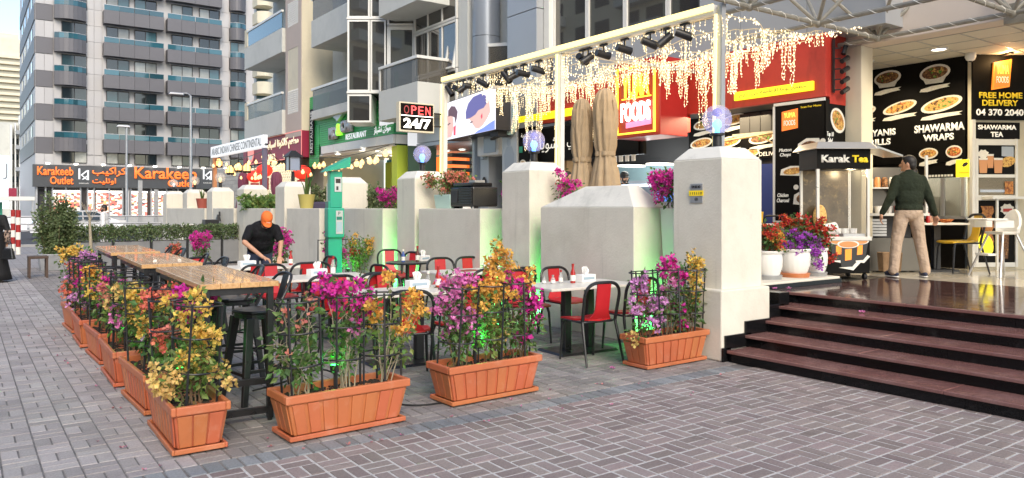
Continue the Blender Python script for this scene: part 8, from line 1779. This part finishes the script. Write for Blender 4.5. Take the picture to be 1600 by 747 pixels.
person('man seen from behind in dark green sweater and beige trousers before the tea cart', (x, y, PZ), -YAW, stand(sl=(-.175, -.01, 1.375), sr=(.175, -.01, 1.375), neck=(0, -.01, 1.455), head=(.005, .02, 1.605), pelvis=(0, 0, .94), el=(-.275, -.03, 1.12), er=(.275, -.03, 1.11), wl=(-.365, .03, .90), wr=(.385, .02, .88), hl=(-.15, .1, -1), hr=(.12, .1, -1), kl=(-.165, .015, .50), kr=(.165, .015, .50), al=(-.225, -.02, .08), ar=(.225, -.02, .08), pl=(-.095, 0, .89), pr=(.095, 0, .89)), yaw=rad(50), top='sweater', bottom='khaki', shoes='navy', build=1.06)
x, y = at(407, 12.0)
mo = person('bearded man in orange cap and black polo bending over a table to wipe it', (x, y, 0), rad(172), stand(pelvis=(0, -.05, .93), neck=(.0, .28, 1.36), head=(-.02, .40, 1.425), sl=(-.19, .22, 1.275), sr=(.19, .22, 1.275), el=(-.255, .30, 1.07), er=(.29, .34, 1.08), wl=(-.20, .50, .86), wr=(.06, .56, .86), hl=(.15, .6, -.5), hr=(-.7, .35, -.3), pl=(-.1, -.05, .88), pr=(.1, -.05, .88), kl=(-.11, -.02, .49), kr=(.11, -.02, .49), al=(-.13, -.08, .075), ar=(.13, -.08, .075)), yaw=rad(4), pitch=rad(48), top='shirt_black', sleeve='short', bottom='denim', shoes='black', beard=True, cap='cap_orange', build=1.12)
cl_ = B(); qx = random.Random(3); n = 8
vs = [(-.10 + .2 * i / n, -.07 + .14 * k / n, .004 + .022 * abs(mnoise.noise((i * .6, k * .6, 2)))) for i in range(n + 1) for k in range(n + 1)]; cl_.add(vs, [(i * (n + 1) + k, (i + 1) * (n + 1) + k, (i + 1) * (n + 1) + k + 1, i * (n + 1) + k + 1) for i in range(n) for k in range(n)])
tag(cl_.build('wiping_cloth', 'paper', None, smooth=True, loc=(3.74, 11.36, TT + .002)), 'white wiping cloth under the hand of the man in the orange cap', 'cloth')
x, y = at(163, 24.6 )
person('man in a white shirt walking past behind the hedge', (x, y, 0), rad(70), stand(), yaw=rad(20), top='white_cloth', bottom='white_cloth', shoes='navy', skin='skin_dark', beard=True, hair=True, vox=.012)
x, y = at(886, 15.0)
wt = person('bearded waiter in a white shirt with dark apron straps beside the closed umbrellas', (x, y, PZ), rad(150), stand(), yaw=rad(65), top='white_cloth', bottom='denim', shoes='navy', beard=True, vox=.012)
for s in (-1, 1): B().tube([(s * .10, .05, 1.47), (s * .11, .125, 1.38), (s * .11, .142, 1.2)], .016, 6).build('apron_strap', 'black', wt)
B().prism([(-.15, .13), (.15, .13), (.2, .03), (-.2, .03)][::-1], .8, 1.24).build('apron', 'black', wt)
x, y = at(976, 15.3)
person('kitchen worker in a dark cap looking left in the kitchen opening', (x, y, PZ), rad(130), stand(), yaw=rad(30), top='shirt_black', bottom='denim', shoes='navy', beard=True, cap='black', vox=.012)
x, y = at(722, 15.1)
person('dark haired man looking down behind the black cooler', (x, y, PZ), rad(160), stand(), yaw=rad(10), pitch=rad(25), top='white_cloth', bottom='denim', shoes='navy', vox=.012)
x, y = at(1424, 12.15)
person('cart worker mostly hidden behind the man in the sweater, one arm held out', (x, y, PZ), rad(180) - YAW, stand(er=(.36, .12, 1.22), wr=(.40, .30, 1.36), hr=(.1, .3, .6), neck=(0, 0, 1.38), head=(0, .02, 1.5), sl=(-.18, 0, 1.33), sr=(.18, 0, 1.33)), top='shirt_black', bottom='denim', shoes='navy', cap='black', vox=.011)
# woman in black at the left edge
wx, wy = at(-11, 16.4)
wo_ = person('woman in a long black dress walking at the left edge of the photo', (wx, wy, 0), rad(-8), stand(er=(.27, -.04, 1.12), wr=(.24, .08, .90)), top='abaya', bottom='abaya', shoes='black', hair=True, vox=.012)
B().lathe([(0, 1.12), (.20, 1.08), (.21, .9), (.24, .6), (.31, .2), (.34, .05), (0, .05)], 28, (0, 0, 0), lambda a, z: 1 + .05 * math.sin(7 * a) * (1.1 - z)).build('long_skirt', 'abaya', wo_, smooth=True)
B().ell((0, -.03, 1.58), (.105, .12, .145), 16, 12).build('head_scarf', 'abaya', wo_, smooth=True)
dm('floral', (.55, .40, .32), .8, c2=((.02, .015, .015), 26, .47, .55)); B().caps((.27, -.04, 1.10), (.245, .07, .90), .062, .066).build('floral_sleeve', 'floral', wo_, smooth=True)
bgx, bgy = at(13, 16.3); hb = thing('handbag', 'black handbag carried at the side of the woman in black', 'handbag', (bgx, bgy, .50), rad(-30)); b = B(); b.frus(0, 0, 0, .26, .13, .24, .17, .08); b.build('bag_body', 'black_gloss', hb, bevel=.02); B().tube(arc_pts([(-.07, 0, .23), (-.06, 0, .38), (.06, 0, .38), (.07, 0, .23)], .06), .009, 6).build('handle', 'black', hb)
